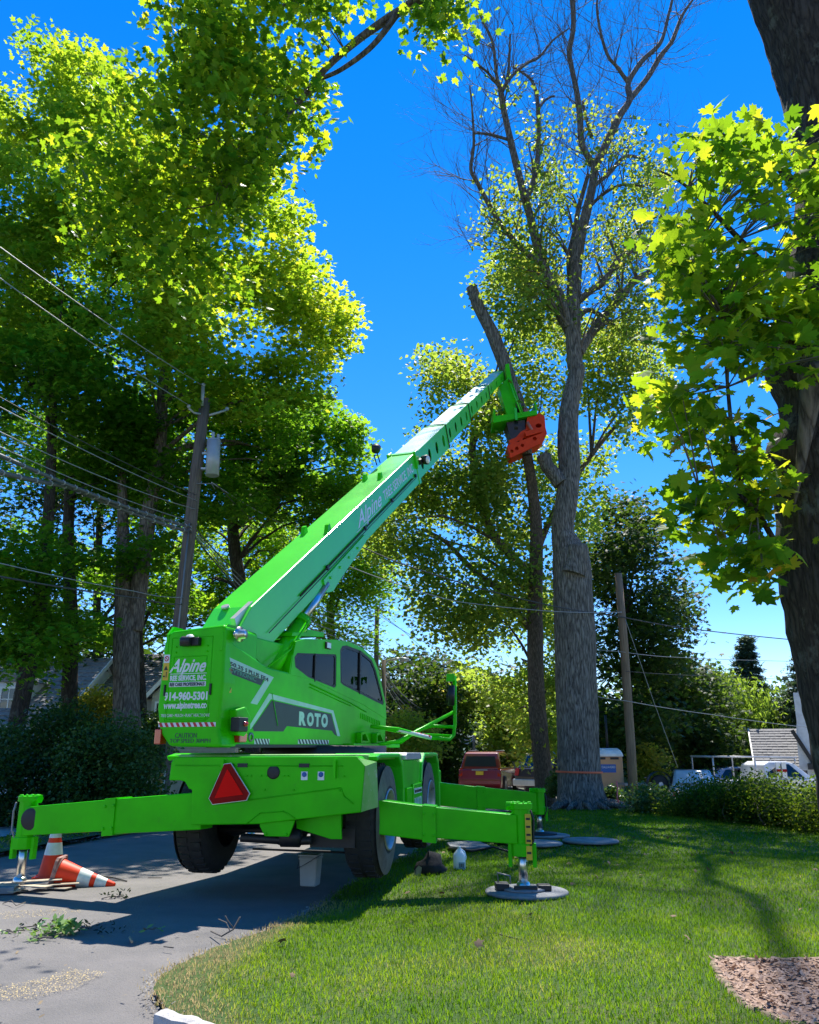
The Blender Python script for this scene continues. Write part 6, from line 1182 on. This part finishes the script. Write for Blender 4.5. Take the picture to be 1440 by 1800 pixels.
a = pt(1112, 1400, 36); t = thing('green_shed', 'small pale green shed with a dark window behind the bare pole', 'shed', (a.x, 36, -.8)); GSH = mat('pale green boards', (.16, .33, .17), .7); M = Frame(a.x, 36, 5, -.8).M
mb = MB(M); mb.box(-.95, .55, 0, 1.6, 0, 1.9); mb.build('wall', GSH, t); mb = MB(M); mb.box(-1.0, .6, -.1, 1.7, 1.9, 1.98); mb.build('roof', GSH, t); mb = MB(M); mb.box(.18, .36, -.02, 0, 1.3, 1.7); mb.build('window', DARK, t)
# ================================================================ HOUSES
def clap(mb, x0, x1, y, z0, z1, step=.13, top=None):
    z = z0
    while z < z1 - .02:
        a, b = x0, x1
        if top: a, b = top(z + step)
        if b - a > .05: mb.add([(a, y - .022, z), (b, y - .022, z), (b, y - .004, z + step), (a, y - .004, z + step), (b, y, z), (a, y, z)], [(0, 1, 2, 3), (5, 4, 1, 0)])
        z += step
def shingles(mb, x0, x1, A, B, rows):
    """rows of overlapping shingles from eave A(y,z) to ridge B(y,z)"""
    A, B = Vector(A), Vector(B); n = (B - A); nn = Vector((-(n.y), n.x)).normalized() * .03
    for r_ in range(rows):
        p, q = A + n * r_ / rows, A + n * (r_ + 1) / rows; cnt = int((x1 - x0) / .45); off = (r_ % 2) * .22
        for k in range(cnt + 1):
            a, b = max(x0, x0 + k * .45 - off), min(x1, x0 + (k + 1) * .45 - off - .02)
            if b - a < .04: continue
            h = 1 + random.uniform(0, .5); mb.add([(a, p.x + nn.x * h, p.y + nn.y * h), (b, p.x + nn.x * h, p.y + nn.y * h), (b, q.x + nn.x * .2, q.y + nn.y * .2), (a, q.x + nn.x * .2, q.y + nn.y * .2), (a, p.x, p.y), (b, p.x, p.y)], [(0, 1, 2, 3), (4, 5, 1, 0)])
def window(M, t, x0, x1, y, z0, z1, bars=1):
    mb = MB(M); w_ = .07
    mb.box(x0 - w_, x1 + w_, y - .05, y + .02, z0 - w_, z0); mb.box(x0 - w_, x1 + w_, y - .05, y + .02, z1, z1 + w_); mb.box(x0 - w_, x0, y - .05, y + .02, z0, z1); mb.box(x1, x1 + w_, y - .05, y + .02, z0, z1)
    mb.box((x0 + x1) / 2 - .02, (x0 + x1) / 2 + .02, y - .04, y, z0, z1)
    for k in range(bars): zz_ = z0 + (z1 - z0) * (k + 1) / (bars + 1); mb.box(x0, x1, y - .035, y, zz_ - .015, zz_ + .015)
    f_ = mb.build('window', TRIM, t); mb = MB(M); mb.box(x0, x1, y - .03, y - .02, z0, z1); mb.build('pane', GLASSD, f_); mb = MB(M); mb.box(x0, x1, y + .0, y + .01, z0, z1); mb.build('dark_backing', DARK, f_)  # plain black sheet closes the opening behind the pane
def house(label, x, y, hd, w_, d_, wh, rh, wallm, z, roofm=SHING, wins=(), left_gable=False):
    t = thing('house', label, 'house', (x, y, z), 'houses'); M = Frame(x, y, hd, z).M; mb = MB(M); mb.box(0, w_, 0, d_, 0, wh); mb.prism([(0, wh), (d_, wh), (d_ / 2, wh + rh)], 0, w_, 'x'); wl_ = mb.build('wall', wallm, t)
    mb = MB(M); clap(mb, 0, w_, 0, .1, wh); mb.build('siding', wallm, wl_, kind='stuff')
    mb = MB(M); A, B = (-.4, wh - .15), (d_ / 2, wh + rh); mb.prism([A, B, (B[0], B[1] + .06), (A[0], A[1] + .06)], -.3, w_ + .3, 'x'); A2 = (d_ + .4, wh - .15); mb.prism([A2, B, (B[0], B[1] + .06), (A2[0], A2[1] + .06)], -.3, w_ + .3, 'x'); rf = mb.build('roof', roofm, t)
    mb = MB(M); shingles(mb, -.32, w_ + .32, (A[0], A[1] + .06), (B[0], B[1] + .06), 16); mb.build('shingles', roofm, rf, kind='stuff')
    mb = MB(M); mb.box(-.35, w_ + .35, -.45, -.40, wh - .32, wh - .10); mb.box(0, .12, -.03, 0, 0, wh - .2); mb.box(w_ - .12, w_, -.03, 0, 0, wh - .2)
    for xx in (-.34, w_ + .30): mb.prism([(A[0], A[1] - .1), (B[0], B[1] - .1), (B[0], B[1] + .1), (A[0], A[1] + .1)], xx, xx + .05, 'x')
    mb.build('trim', TRIM, t)
    for q in wins: window(M, t, *q)
    return t, M, rf
h0 = gz(-14, 33)
a = pt(100, 1400, 31)
t, M, rf = house('white house at the far left with a dormer in its grey roof', a.x - 9.2, 31, 6, 9.2, 7, 2.5, 2.6, SIDEW, 0, wins=((1.0, 1.9, 0, 1.0, 2.1),))
d0 = pt(38, 1250, 31.6); Mi = M.inverted(); dl = Mi @ d0
mb = MB(M); mb.box(dl.x - 1.0, dl.x + .55, .55, 3.0, 2.9, 4.0); dm = mb.build('dormer', SIDEW, t); mb = MB(M); mb.prism([(dl.x - 1.2, 4.0), (dl.x - .25, 4.45), (dl.x + .75, 4.0)], .4, 3.2, 'y'); mb.build('dormer_roof', SHING, dm)
mb = MB(M); clap(mb, dl.x - 1.0, dl.x + .55, .548, 2.9, 4.0, .12); mb.build('siding', SIDEW, dm, kind='stuff'); window(M, t, dl.x - .35, dl.x + .22, .53, 3.0, 3.75)
a = pt(172, 1400, 33)
t, M, rf = house('beige clapboard house behind the pale double trunk', a.x, 33, -4, 3.0, 8, 3.9, 1.75, SIDING, 0, wins=((.55, 1.05, 0, 2.5, 3.4), (2.0, 2.5, 0, 2.5, 3.4)))
a = pt(258, 1400, 32.2); t2 = M.inverted() @ a
mb = MB(M); mb.box(1.95, 5.2, -1.0, -.04, 0, 3.6); gb = mb.build('gable_wall', SIDING, t); mb = MB(M); mb.prism([(1.95, 3.6), (5.2, 3.6), (3.575, 5.4)], -1.0, 3.9, 'y'); mb.build('gable', SIDING, gb)
mb = MB(M); tp_f = lambda z: (1.95 + max(0, (z - 3.6)) * .9, 5.2 - max(0, (z - 3.6)) * .9); clap(mb, 0, 0, -1.002, .1, 5.2, .13, tp_f); mb.build('siding', SIDING, gb, kind='stuff')
for p, q in (((1.6, 3.3), (3.575, 5.5)), ((5.55, 3.3), (3.575, 5.5))): mb = MB(M); mb.prism([p, q, (q[0], q[1] + .2), (p[0], p[1] + .2)], -1.15, -1.05, 'y'); mb.build('barge_board', TRIM, gb)
mb = MB(M); 
for p, q in (((1.6, 3.5), (3.575, 5.7)), ((5.55, 3.5), (3.575, 5.7))): mb.prism([p, q, (q[0], q[1] + .07), (p[0], p[1] + .07)], -1.15, 4, 'y')
mb.build('gable_roof', SHING, t); window(M, t, 2.15, 2.6, -1.02, 2.4, 3.3, 2); window(M, t, 2.75, 3.2, -1.02, 2.4, 3.3, 2)
# right-hand house: low grey roof in front of a tall white gable
a = pt(1346, 1400, 38)
t, M, rf = house('low wing of the right house, grey shingle roof behind the pickup', a.x, 38, 20, 3.2, 5.6, 1.65, 1.75, SIDEW, -.9)
a = pt(1400, 1400, 37); t = thing('house', 'tall white gable with dark trim, mostly behind the near trunk', 'house', (a.x, 37, -.9), 'houses'); M = Frame(a.x + .1, 37, 30, -.9).M
mb = MB(M); mb.prism([(0.12, 0), (4.2, 0), (4.2, 5.0), (.5, 5.0), (.22, 3.2)], 0, 5, 'y'); wl_ = mb.build('wall', SIDEW, t); mb = MB(M); clap(mb, 0.3, 4.2, -.002, .1, 4.8); mb.build('siding', SIDEW, wl_, kind='stuff')
mb = MB(M); mb.prism([(.0, 3.3), (1.35, 0.6), (1.5, .65), (.15, 3.35)], -.15, -.05, 'y'); mb.box(.55, .95, -.5, -.05, 1.7, 1.95); mb.build('trim', DARK, t)
# ================================================================ CONES, PADS AND SMALL THINGS
def cone_obj(label, M, standing=True, size=1.0, foot=CONE):
    t = thing('traffic_cone', label, 'traffic cone', M.translation, 'traffic cones'); h = .71 * size
    def rad(z): return .135 * size * (1 - z / h) + .028 * size
    mb = MB(M); mb.lathe([(rad(.0), .03), (rad(h * .5), h * .5), (rad(h * .97), h * .97), (rad(h) * .8, h), (rad(h) * .5, h * .985)], (0, 0, 0), (0, 0, 1), 28); b_ = mb.build('body', CONE, t)
    for z0, z1 in ((.40, .60), (.68, .86)): mb = MB(M); mb.lathe([(rad(h * z0) + .003, h * z0), (rad(h * z1) + .003, h * z1)], (0, 0, 0), (0, 0, 1), 28); mb.build('collar', REFL, b_)
    mb = MB(M); s_ = .185 * size; mb.prism([(-s_, -s_ * .8), (-s_ * .8, -s_), (s_ * .8, -s_), (s_, -s_ * .8), (s_, s_ * .8), (s_ * .8, s_), (-s_ * .8, s_), (-s_, s_ * .8)], 0, .035 * size, 'z'); mb.lathe([(rad(0) + .03, .03), (rad(0) + .012, .05)], (0, 0, 0), (0, 0, 1), 28); mb.build('foot', foot, t, .006); return t
p = gp(89, 1548); cone_obj('orange traffic cone standing behind the rear left jack', Matrix.Translation((p.x, p.y, .02)))
p = gp(103, 1562); tip = gp(186, 1561); dv = Vector((tip.x - p.x, tip.y - p.y, -.115)).normalized(); xx = Vector((0, 0, 1)); xx = (xx - dv * xx.dot(dv)).normalized(); yy = dv.cross(xx)
Mx = Matrix((xx, yy, dv)).transposed().to_4x4(); Mx.translation = (p.x - .05, p.y, .175); cone_obj('orange traffic cone lying on its side, pale worn foot towards the jack', Mx, foot=CONEF)
p = gp(329, 1480); cone_obj('orange traffic cone standing in the road behind the left rear tyre', Matrix.Translation((p.x, p.y, .02)))
def disc(label, x, y, r, z, nm='outrigger_pad', m=BOARD, th=.035, grp='round pads on the lawn'):
    mb = MB(); mb.lathe([(0, 0), (r, 0), (r, th * .7), (r - .02, th), (0, th)], (x, y, z), (0, 0, 1), 40); return tag(mb.build(nm, m, None), label, 'pad', grp)
W = lambda v: CH @ v
rf_ = W(oR[1]); lf = W(oL[1]); ff = W(oF[1])
disc('round grey pad under the rear right jack, nearest the camera', rf_.x + .03, rf_.y, .44, .10)
mb = MB(); mb.lathe([(0, 0), (.24, 0), (.24, .02), (.2, .03), (0, .03)], (rf_.x, rf_.y, .137), (0, 0, 1), 28); fp = thing('jack_foot_plate', 'dark steel foot plate with a wire handle under the rear right jack', 'foot plate', (rf_.x, rf_.y, .08)); mb.build('plate', GREY, fp)
mb = MB(); mb.box(rf_.x - .30, rf_.x - .16, rf_.y - .10, rf_.y + .1, .138, .205); mb.box(rf_.x - .12, rf_.x + .12, rf_.y - .20, rf_.y - .12, .138, .195); mb.box(rf_.x + .14, rf_.x + .28, rf_.y - .12, rf_.y + .04, .138, .195); mb.build('block', DARK, fp, .01)
mb = MB(); mb.tube([(rf_.x - .26, rf_.y + .06, .19), (rf_.x - .27, rf_.y + .06, .295), (rf_.x - .14, rf_.y + .0, .27), (rf_.x - .14, rf_.y, .19)], .009, 6); mb.build('handle', GREY, fp)
disc('round pad under the front right jack', ff.x + .1, ff.y, .42, .105); mb = MB(); mb.lathe([(0, 0), (.3, 0), (.3, .03), (0, .05)], (ff.x, ff.y, .141), (0, 0, 1), 24); mb.box(ff.x - .34, ff.x - .2, ff.y - .2, ff.y, .145, .21); tag(mb.build('jack_foot_plate', DARK), 'dark steel foot plate under the front right jack', 'foot plate')
p = gp(1039, 1493); disc('bluish round pad lying alone on the lawn, right of the jacks', p.x, p.y, .46, .115)
p = gp(940, 1497); disc('pale round pad lying on the lawn just behind the rear right jack', p.x, p.y, .45, .11)
def slabo(label, pl, z=.11, th=.035):
    pp = [gp(x, y) for x, y in pl]; mb = MB(); mb.prism([(q.x, q.y) for q in pp], z, z + th, 'z'); return tag(mb.build('flat_slab', BOARD, None, .008), label, 'slab', 'flat slabs on the lawn')
slabo('angular pale slab under the right outrigger beam, nearest the machine', [(786, 1498), (838, 1493), (862, 1504), (820, 1508), (792, 1505)]); slabo('thin slab leaning on the next one behind the outrigger beam', [(810, 1486), (868, 1484), (862, 1492), (815, 1494)], .15); slabo('long pale slab ending beside the rear right jack', [(866, 1489), (910, 1488), (914, 1498), (872, 1497)], .13)
mb = MB(); mb.tube([gp(790, 1491, .12), gp(830, 1496, .14), gp(868, 1489, .13), gp(905, 1500, .12)], .018, 6); tag(mb.build('black_strap', DARK), 'black strap lying over the slabs behind the outrigger beam', 'strap')
# timber and plate under the left jack
pt_ = thing('timber_pack', 'splintered timber and dark plate packed under the rear left jack', 'timber', (lf.x, lf.y, .02))
for k in range(9):
    mb = MB(Matrix.Translation((lf.x + random.uniform(-.22, .35), lf.y + random.uniform(-.2, .15), .03 + .011 * k)) @ Matrix.Rotation(random.uniform(-.5, .5), 4, 'Z')); L = random.uniform(.15, .32); mb.box(-L, L, -.06, .06, 0, .010); mb.build('plank', mat('splintered wood', (.52, .44, .32), .9, c2=(.3, .24, .17), nscale=9) if k == 0 else bpy.data.materials['splintered wood'], pt_)
mb = MB(Matrix.Translation((lf.x - .1, lf.y - .05, .03)) @ Matrix.Rotation(.2, 4, 'Z')); mb.box(-.32, .12, -.25, .2, 0, .07); mb.build('plate', BOARD, pt_, .01)
# bucket
p = gp(545, 1560); t = thing('square_bucket', 'pale square bucket with a wire handle standing in the shade under the machine', 'bucket', (p.x, p.y, .02)); M = Frame(p.x, p.y, 12, .02).M; BK = mat('pale plastic', (.42, .43, .39), .5)
def taper(mb, a, b, z0, z1): mb.add([(-a, -a, z0), (a, -a, z0), (a, a, z0), (-a, a, z0), (-b, -b, z1), (b, -b, z1), (b, b, z1), (-b, b, z1)], [(0, 3, 2, 1), (4, 5, 6, 7), (0, 1, 5, 4), (1, 2, 6, 5), (2, 3, 7, 6), (3, 0, 4, 7)])
mb = MB(M); taper(mb, .095, .112, 0, .33); mb.build('bucket_body', BK, t, .015)
mb = MB(M); taper(mb, .118, .118, .30, .315); taper(mb, .120, .120, .33, .35); mb.build('rim', BK, t, .006); mb = MB(M); mb.tube([(-.13, 0, .33), (-.12, -.14, .2), (.0, -.16, .26), (.12, -.15, .33), (.13, 0, .34)], .004, 5); mb.build('handle', DARK, t)
# milk jug
p = gp(808, 1533, .06); t = thing('plastic_jug', 'translucent white gallon jug with a blue label on the grass', 'jug', (p.x, p.y, .09)); M = Frame(p.x, p.y, 0, .09).M
m_, tt, bb = _new('milky plastic'); bb.inputs['Base Color'].default_value = (.78, .84, .88, 1); bb.inputs['Roughness'].default_value = .35; bb.inputs['Subsurface Weight'].default_value = .4; bb.inputs['Subsurface Radius'].default_value = (.05, .05, .05)
mb = MB(M)
secz = [(0, .070), (.012, .078), (.15, .080), (.19, .070), (.235, .034), (.25, .020), (.262, .020)]; vs = []
for z, r_ in secz:
    for k in range(16): a = 2 * math.pi * k / 16; q = (abs(math.cos(a)) ** 3 + abs(math.sin(a)) ** 3) ** (-1 / 3) if r_ > .05 else 1; vs.append((r_ * q * math.cos(a), r_ * q * math.sin(a), z))
mb.add(vs, [(i * 16 + k, i * 16 + (k + 1) % 16, (i + 1) * 16 + (k + 1) % 16, (i + 1) * 16 + k) for i in range(len(secz) - 1) for k in range(16)] + [list(range(16))[::-1], [(len(secz) - 1) * 16 + k for k in range(16)]], 0, True)
mb.tube([(.02, 0, .245), (.065, 0, .215), (.085, 0, .15), (.078, 0, .11)], .010, 8); mb.build('jug_body', m_, t)
mb = MB(M); mb.lathe([(.022, 0), (.022, .018), (0, .02)], (0, 0, .258), (0, 0, 1), 16); mb.build('cap', WHITE, t); mb = MB(M); mb.box(-.015, .065, -.086, -.082, .02, .095); lb = mb.build('label', mat('blue grey label', (.25, .42, .52), .5), t)
mb = MB(M); 
for q in range(3): mb.box(-.005 + q * .02, .008 + q * .02, -.089, -.087, .03 + .008 * (q % 2), .08); 
mb.build('printed_mark', CHAR, lb)
# black bag / jacket heap
p = gp(757, 1541, .05); BLK = mat('black cloth', (.012, .012, .013), .85, bump=.4, bscale=12); mb = MB(); mb.lathe([(.17, 0), (.19, .05), (.16, .12), (.11, .19), (.05, .24), (0, .25)], (0, 0, 0), (0, 0, 1), 22)
mb.v = [Vector((p.x + v.x * 1.0 + .25 * v.z * .3, p.y + v.y * .8,   .085 + v.z)) + Vector((mn.noise(v * 12) * .05, mn.noise(v * 12 + Vector((5, 0, 0))) * .05, mn.noise(v * 9) * .05)) for v in mb.v]
t = thing('black_bag', 'crumpled black bag with a pale striped flap on the grass', 'bag', (p.x, p.y, .05)); mb.build('bag_body', BLK, t)
mb = MB(); mb.tube([(p.x + .08, p.y - .06, .07), (p.x + .18, p.y - .05, .075), (p.x + .31, p.y - .02, .07)], [.02, .035, .02], 8); mb.build('strap', BLK, t)
mb = MB(); mb.add([(p.x - .20, p.y - .13, .06), (p.x - .13, p.y - .17, .05), (p.x - .11, p.y - .13, .17), (p.x - .15, p.y - .09, .19), (p.x - .20, p.y - .08, .13)], [(0, 1, 2, 3, 4)]); mb.build('flap', mat('striped cloth', (.42, .40, .25), .9, c2=(.10, .10, .07), nscale=3, stretch=(14, 1, 1)), t)
# kerb stone
A, B = gp(282, 1800), gp(372, 1830); d = (B - A).normalized(); mb = MB(); L = .62; side_ = Vector((-d.y, d.x, 0)); vs = []
for i in range(12):
    f = i / 11; c = A + d * L * f
    for sx_, z in ((-.05, 0), (-.045, .065), (.0, .075), (.045, .07), (.055, 0)): n_ = mn.noise(Vector((f * 5, sx_ * 9, z * 7))) * .010; vs.append(c + side_ * (sx_ + n_) + Vector((0, 0, z + n_)))
mb.add(vs, [(i * 5 + k, i * 5 + k + 1, (i + 1) * 5 + k + 1, (i + 1) * 5 + k) for i in range(11) for k in range(4)] + [(0, 1, 2, 3, 4), (55, 59, 58, 57, 56)]); tag(mb.build('kerb_stone', mat('pale kerb stone', (.55, .53, .50), .85, c2=(.38, .36, .34), nscale=12, bump=.8, bscale=30)), 'pale rough kerb stone at the bottom edge where lawn meets road', 'kerb stone')
# red tail ribbon by the bare pole
p = pt(1085, 1385, 24.2); mb = MB(); mb.tube([p + Vector((.0, 0, .18)), p + Vector((.01, 0, 0)), p + Vector((-.02, 0, -.25)), p + Vector((.02, 0, -.42))], .022, 5); tag(mb.build('ribbon', PINKT), 'orange ribbon hanging in the bush left of the bare pole', 'ribbon')
# ---------------------------------------------------------------- litter on the road and lawn
LT = (np.array([(0, 0, 0), (-.16, .25, .03), (-.2, .6, .02), (0, 1, -.04), (.2, .6, .02), (.16, .25, .03)]), np.array([(0, 5, 1), (1, 5, 4), (1, 4, 2), (2, 4, 3)]))
FRL = leafmat('fresh cut leaves', [(0, (.10, .22, .05)), (1, (.26, .42, .13))], [(0, (.16, .32, .04)), (1, (.35, .5, .08))], .35, .4)
DKL = leafmat('wilted dark leaves', [(0, (.012, .02, .01)), (1, (.03, .045, .02))], [(0, (.02, .04, .01)), (1, (.05, .08, .02))], .2, .5)
def sprig(label, px, py, r_, n, m, size, hgt, name='leafy_sprig'):
    p = gp(px, py, .02); t = thing(name, label, 'sprig', (p.x, p.y, .02), 'cut sprigs on the road'); a = rng.uniform(0, 6.28, n); rr = np.sqrt(rng.uniform(0, 1, n)) * r_; P = np.stack([p.x + rr * np.cos(a) * 1.5, p.y + rr * np.sin(a), .03 + rng.uniform(0, hgt, n) * (1 - rr / r_ * .8)], 1)
    V, T = leafV(P, rng.uniform(.6, 1.15, n) * size, LT, .8, -.3); npmesh('leaves', V, T, m, t, np.repeat(rng.uniform(0, 1, n), 4), 'stuff'); mb = MB()
    for k in range(4): b_ = Vector((p.x + random.uniform(-r_, r_) * 1.3, p.y + random.uniform(-r_, r_), .03)); mb.tube([Vector((p.x, p.y, .03)), b_.lerp(Vector((p.x, p.y, .05)), .5), b_], .005, 5)
    mb.build('stem', TWIG, t); return t
sprig('bright green leafy sprig on the asphalt in front of the machine shadow', 100, 1642, .12, 74, FRL, .105, .19); sprig('low spray of green leaves left of the bright sprig', 68, 1652, .10, 22, FRL, .06, .04)
sprig('small dark sprig standing on the road right of the fallen cone', 205, 1578, .13, 34, DKL, .06, .10); sprig('flat wilted leaves in the shadow above the bright sprig', 95, 1630, .22, 60, DKL, .07, .04); sprig('pale flattened leaves near the left edge of the road', 22, 1641, .14, 20, FRL, .06, .02)
sprig('few yellow green leaves at the lower edge of the shadow', 270, 1636, .08, 9, FRL, .06, .02); sprig('wilted scrap of leaves in the left part of the machine shadow', 160, 1634, .25, 40, DKL, .06, .03)
def twig(label, pl, r_=.006, m=TWIG): mb = MB(); mb.tube([gp(x, y, z) for x, y, z in pl], r_, 5); return tag(mb.build('twig', m), label, 'twig', 'twigs on the road')
twig('brown twig beside the tip of the fallen cone', [(160, 1541, .04), (175, 1540, .09), (200, 1543, .04), (223, 1549, .03)], .008); twig('thin twig on the asphalt right of the cones', [(260, 1543, .03), (285, 1543, .03)], .005)
tw_ = twig('forked dry twig on the asphalt near the lawn edge', [(371, 1637, .03), (390, 1646, .04), (410, 1634, .06), (422, 1612, .16)], .007); b_ = MB(); b_.tube([gp(405, 1638, .05), gp(398, 1622, .10), (gp(384, 1616, .12))], .005, 5); b_.tube([gp(411, 1632, .06), gp(400, 1618, .12), gp(396, 1610, .16)], .005, 5); 
o = b_.build('fork', TWIG, None, kind='stuff'); o.parent = tw_
twig('curly twig near the left edge below the timber', [(5, 1588, .03), (20, 1583, .07), (28, 1592, .05), (45, 1586, .04)], .005); twig('short straight twig at the left below the beam shadow', [(55, 1588, .03), (70, 1587, .03)], .005)
twig('pale stick at the lower edge of the machine shadow', [(228, 1648, .03), (232, 1656, .03)], .011, CUTW); twig('short dark twig on the open asphalt, middle of the road', [(288, 1664, .03), (305, 1666, .03)], .005); twig('twig lying on the lawn right of the jug', [(870, 1640, .09), (900, 1648, .10), (918, 1652, .09)], .005)
chips('leaf_litter', [tuple(gp(x, y).to_2d()) for x, y in [(0, 1600), (300, 1600), (440, 1700), (230, 1800), (0, 1800)]], 60, .022, .02, .05, mat('dry leaf', (.26, .19, .10), .8)); 
P = np.array([[rng.uniform(-1, 7), rng.uniform(6, 16), .11] for _ in range(70)]); P = P[P[:, 0] > interp(RR, P[:, 1]) + .2]
V, T = leafV(P, rng.uniform(.04, .09, len(P)), STAR, .6, 0); npmesh('fallen_leaves', V, T, mat('brown leaf', (.30, .19, .10), .8, c2=(.16, .09, .05), nscale=3), None, None, 'stuff')
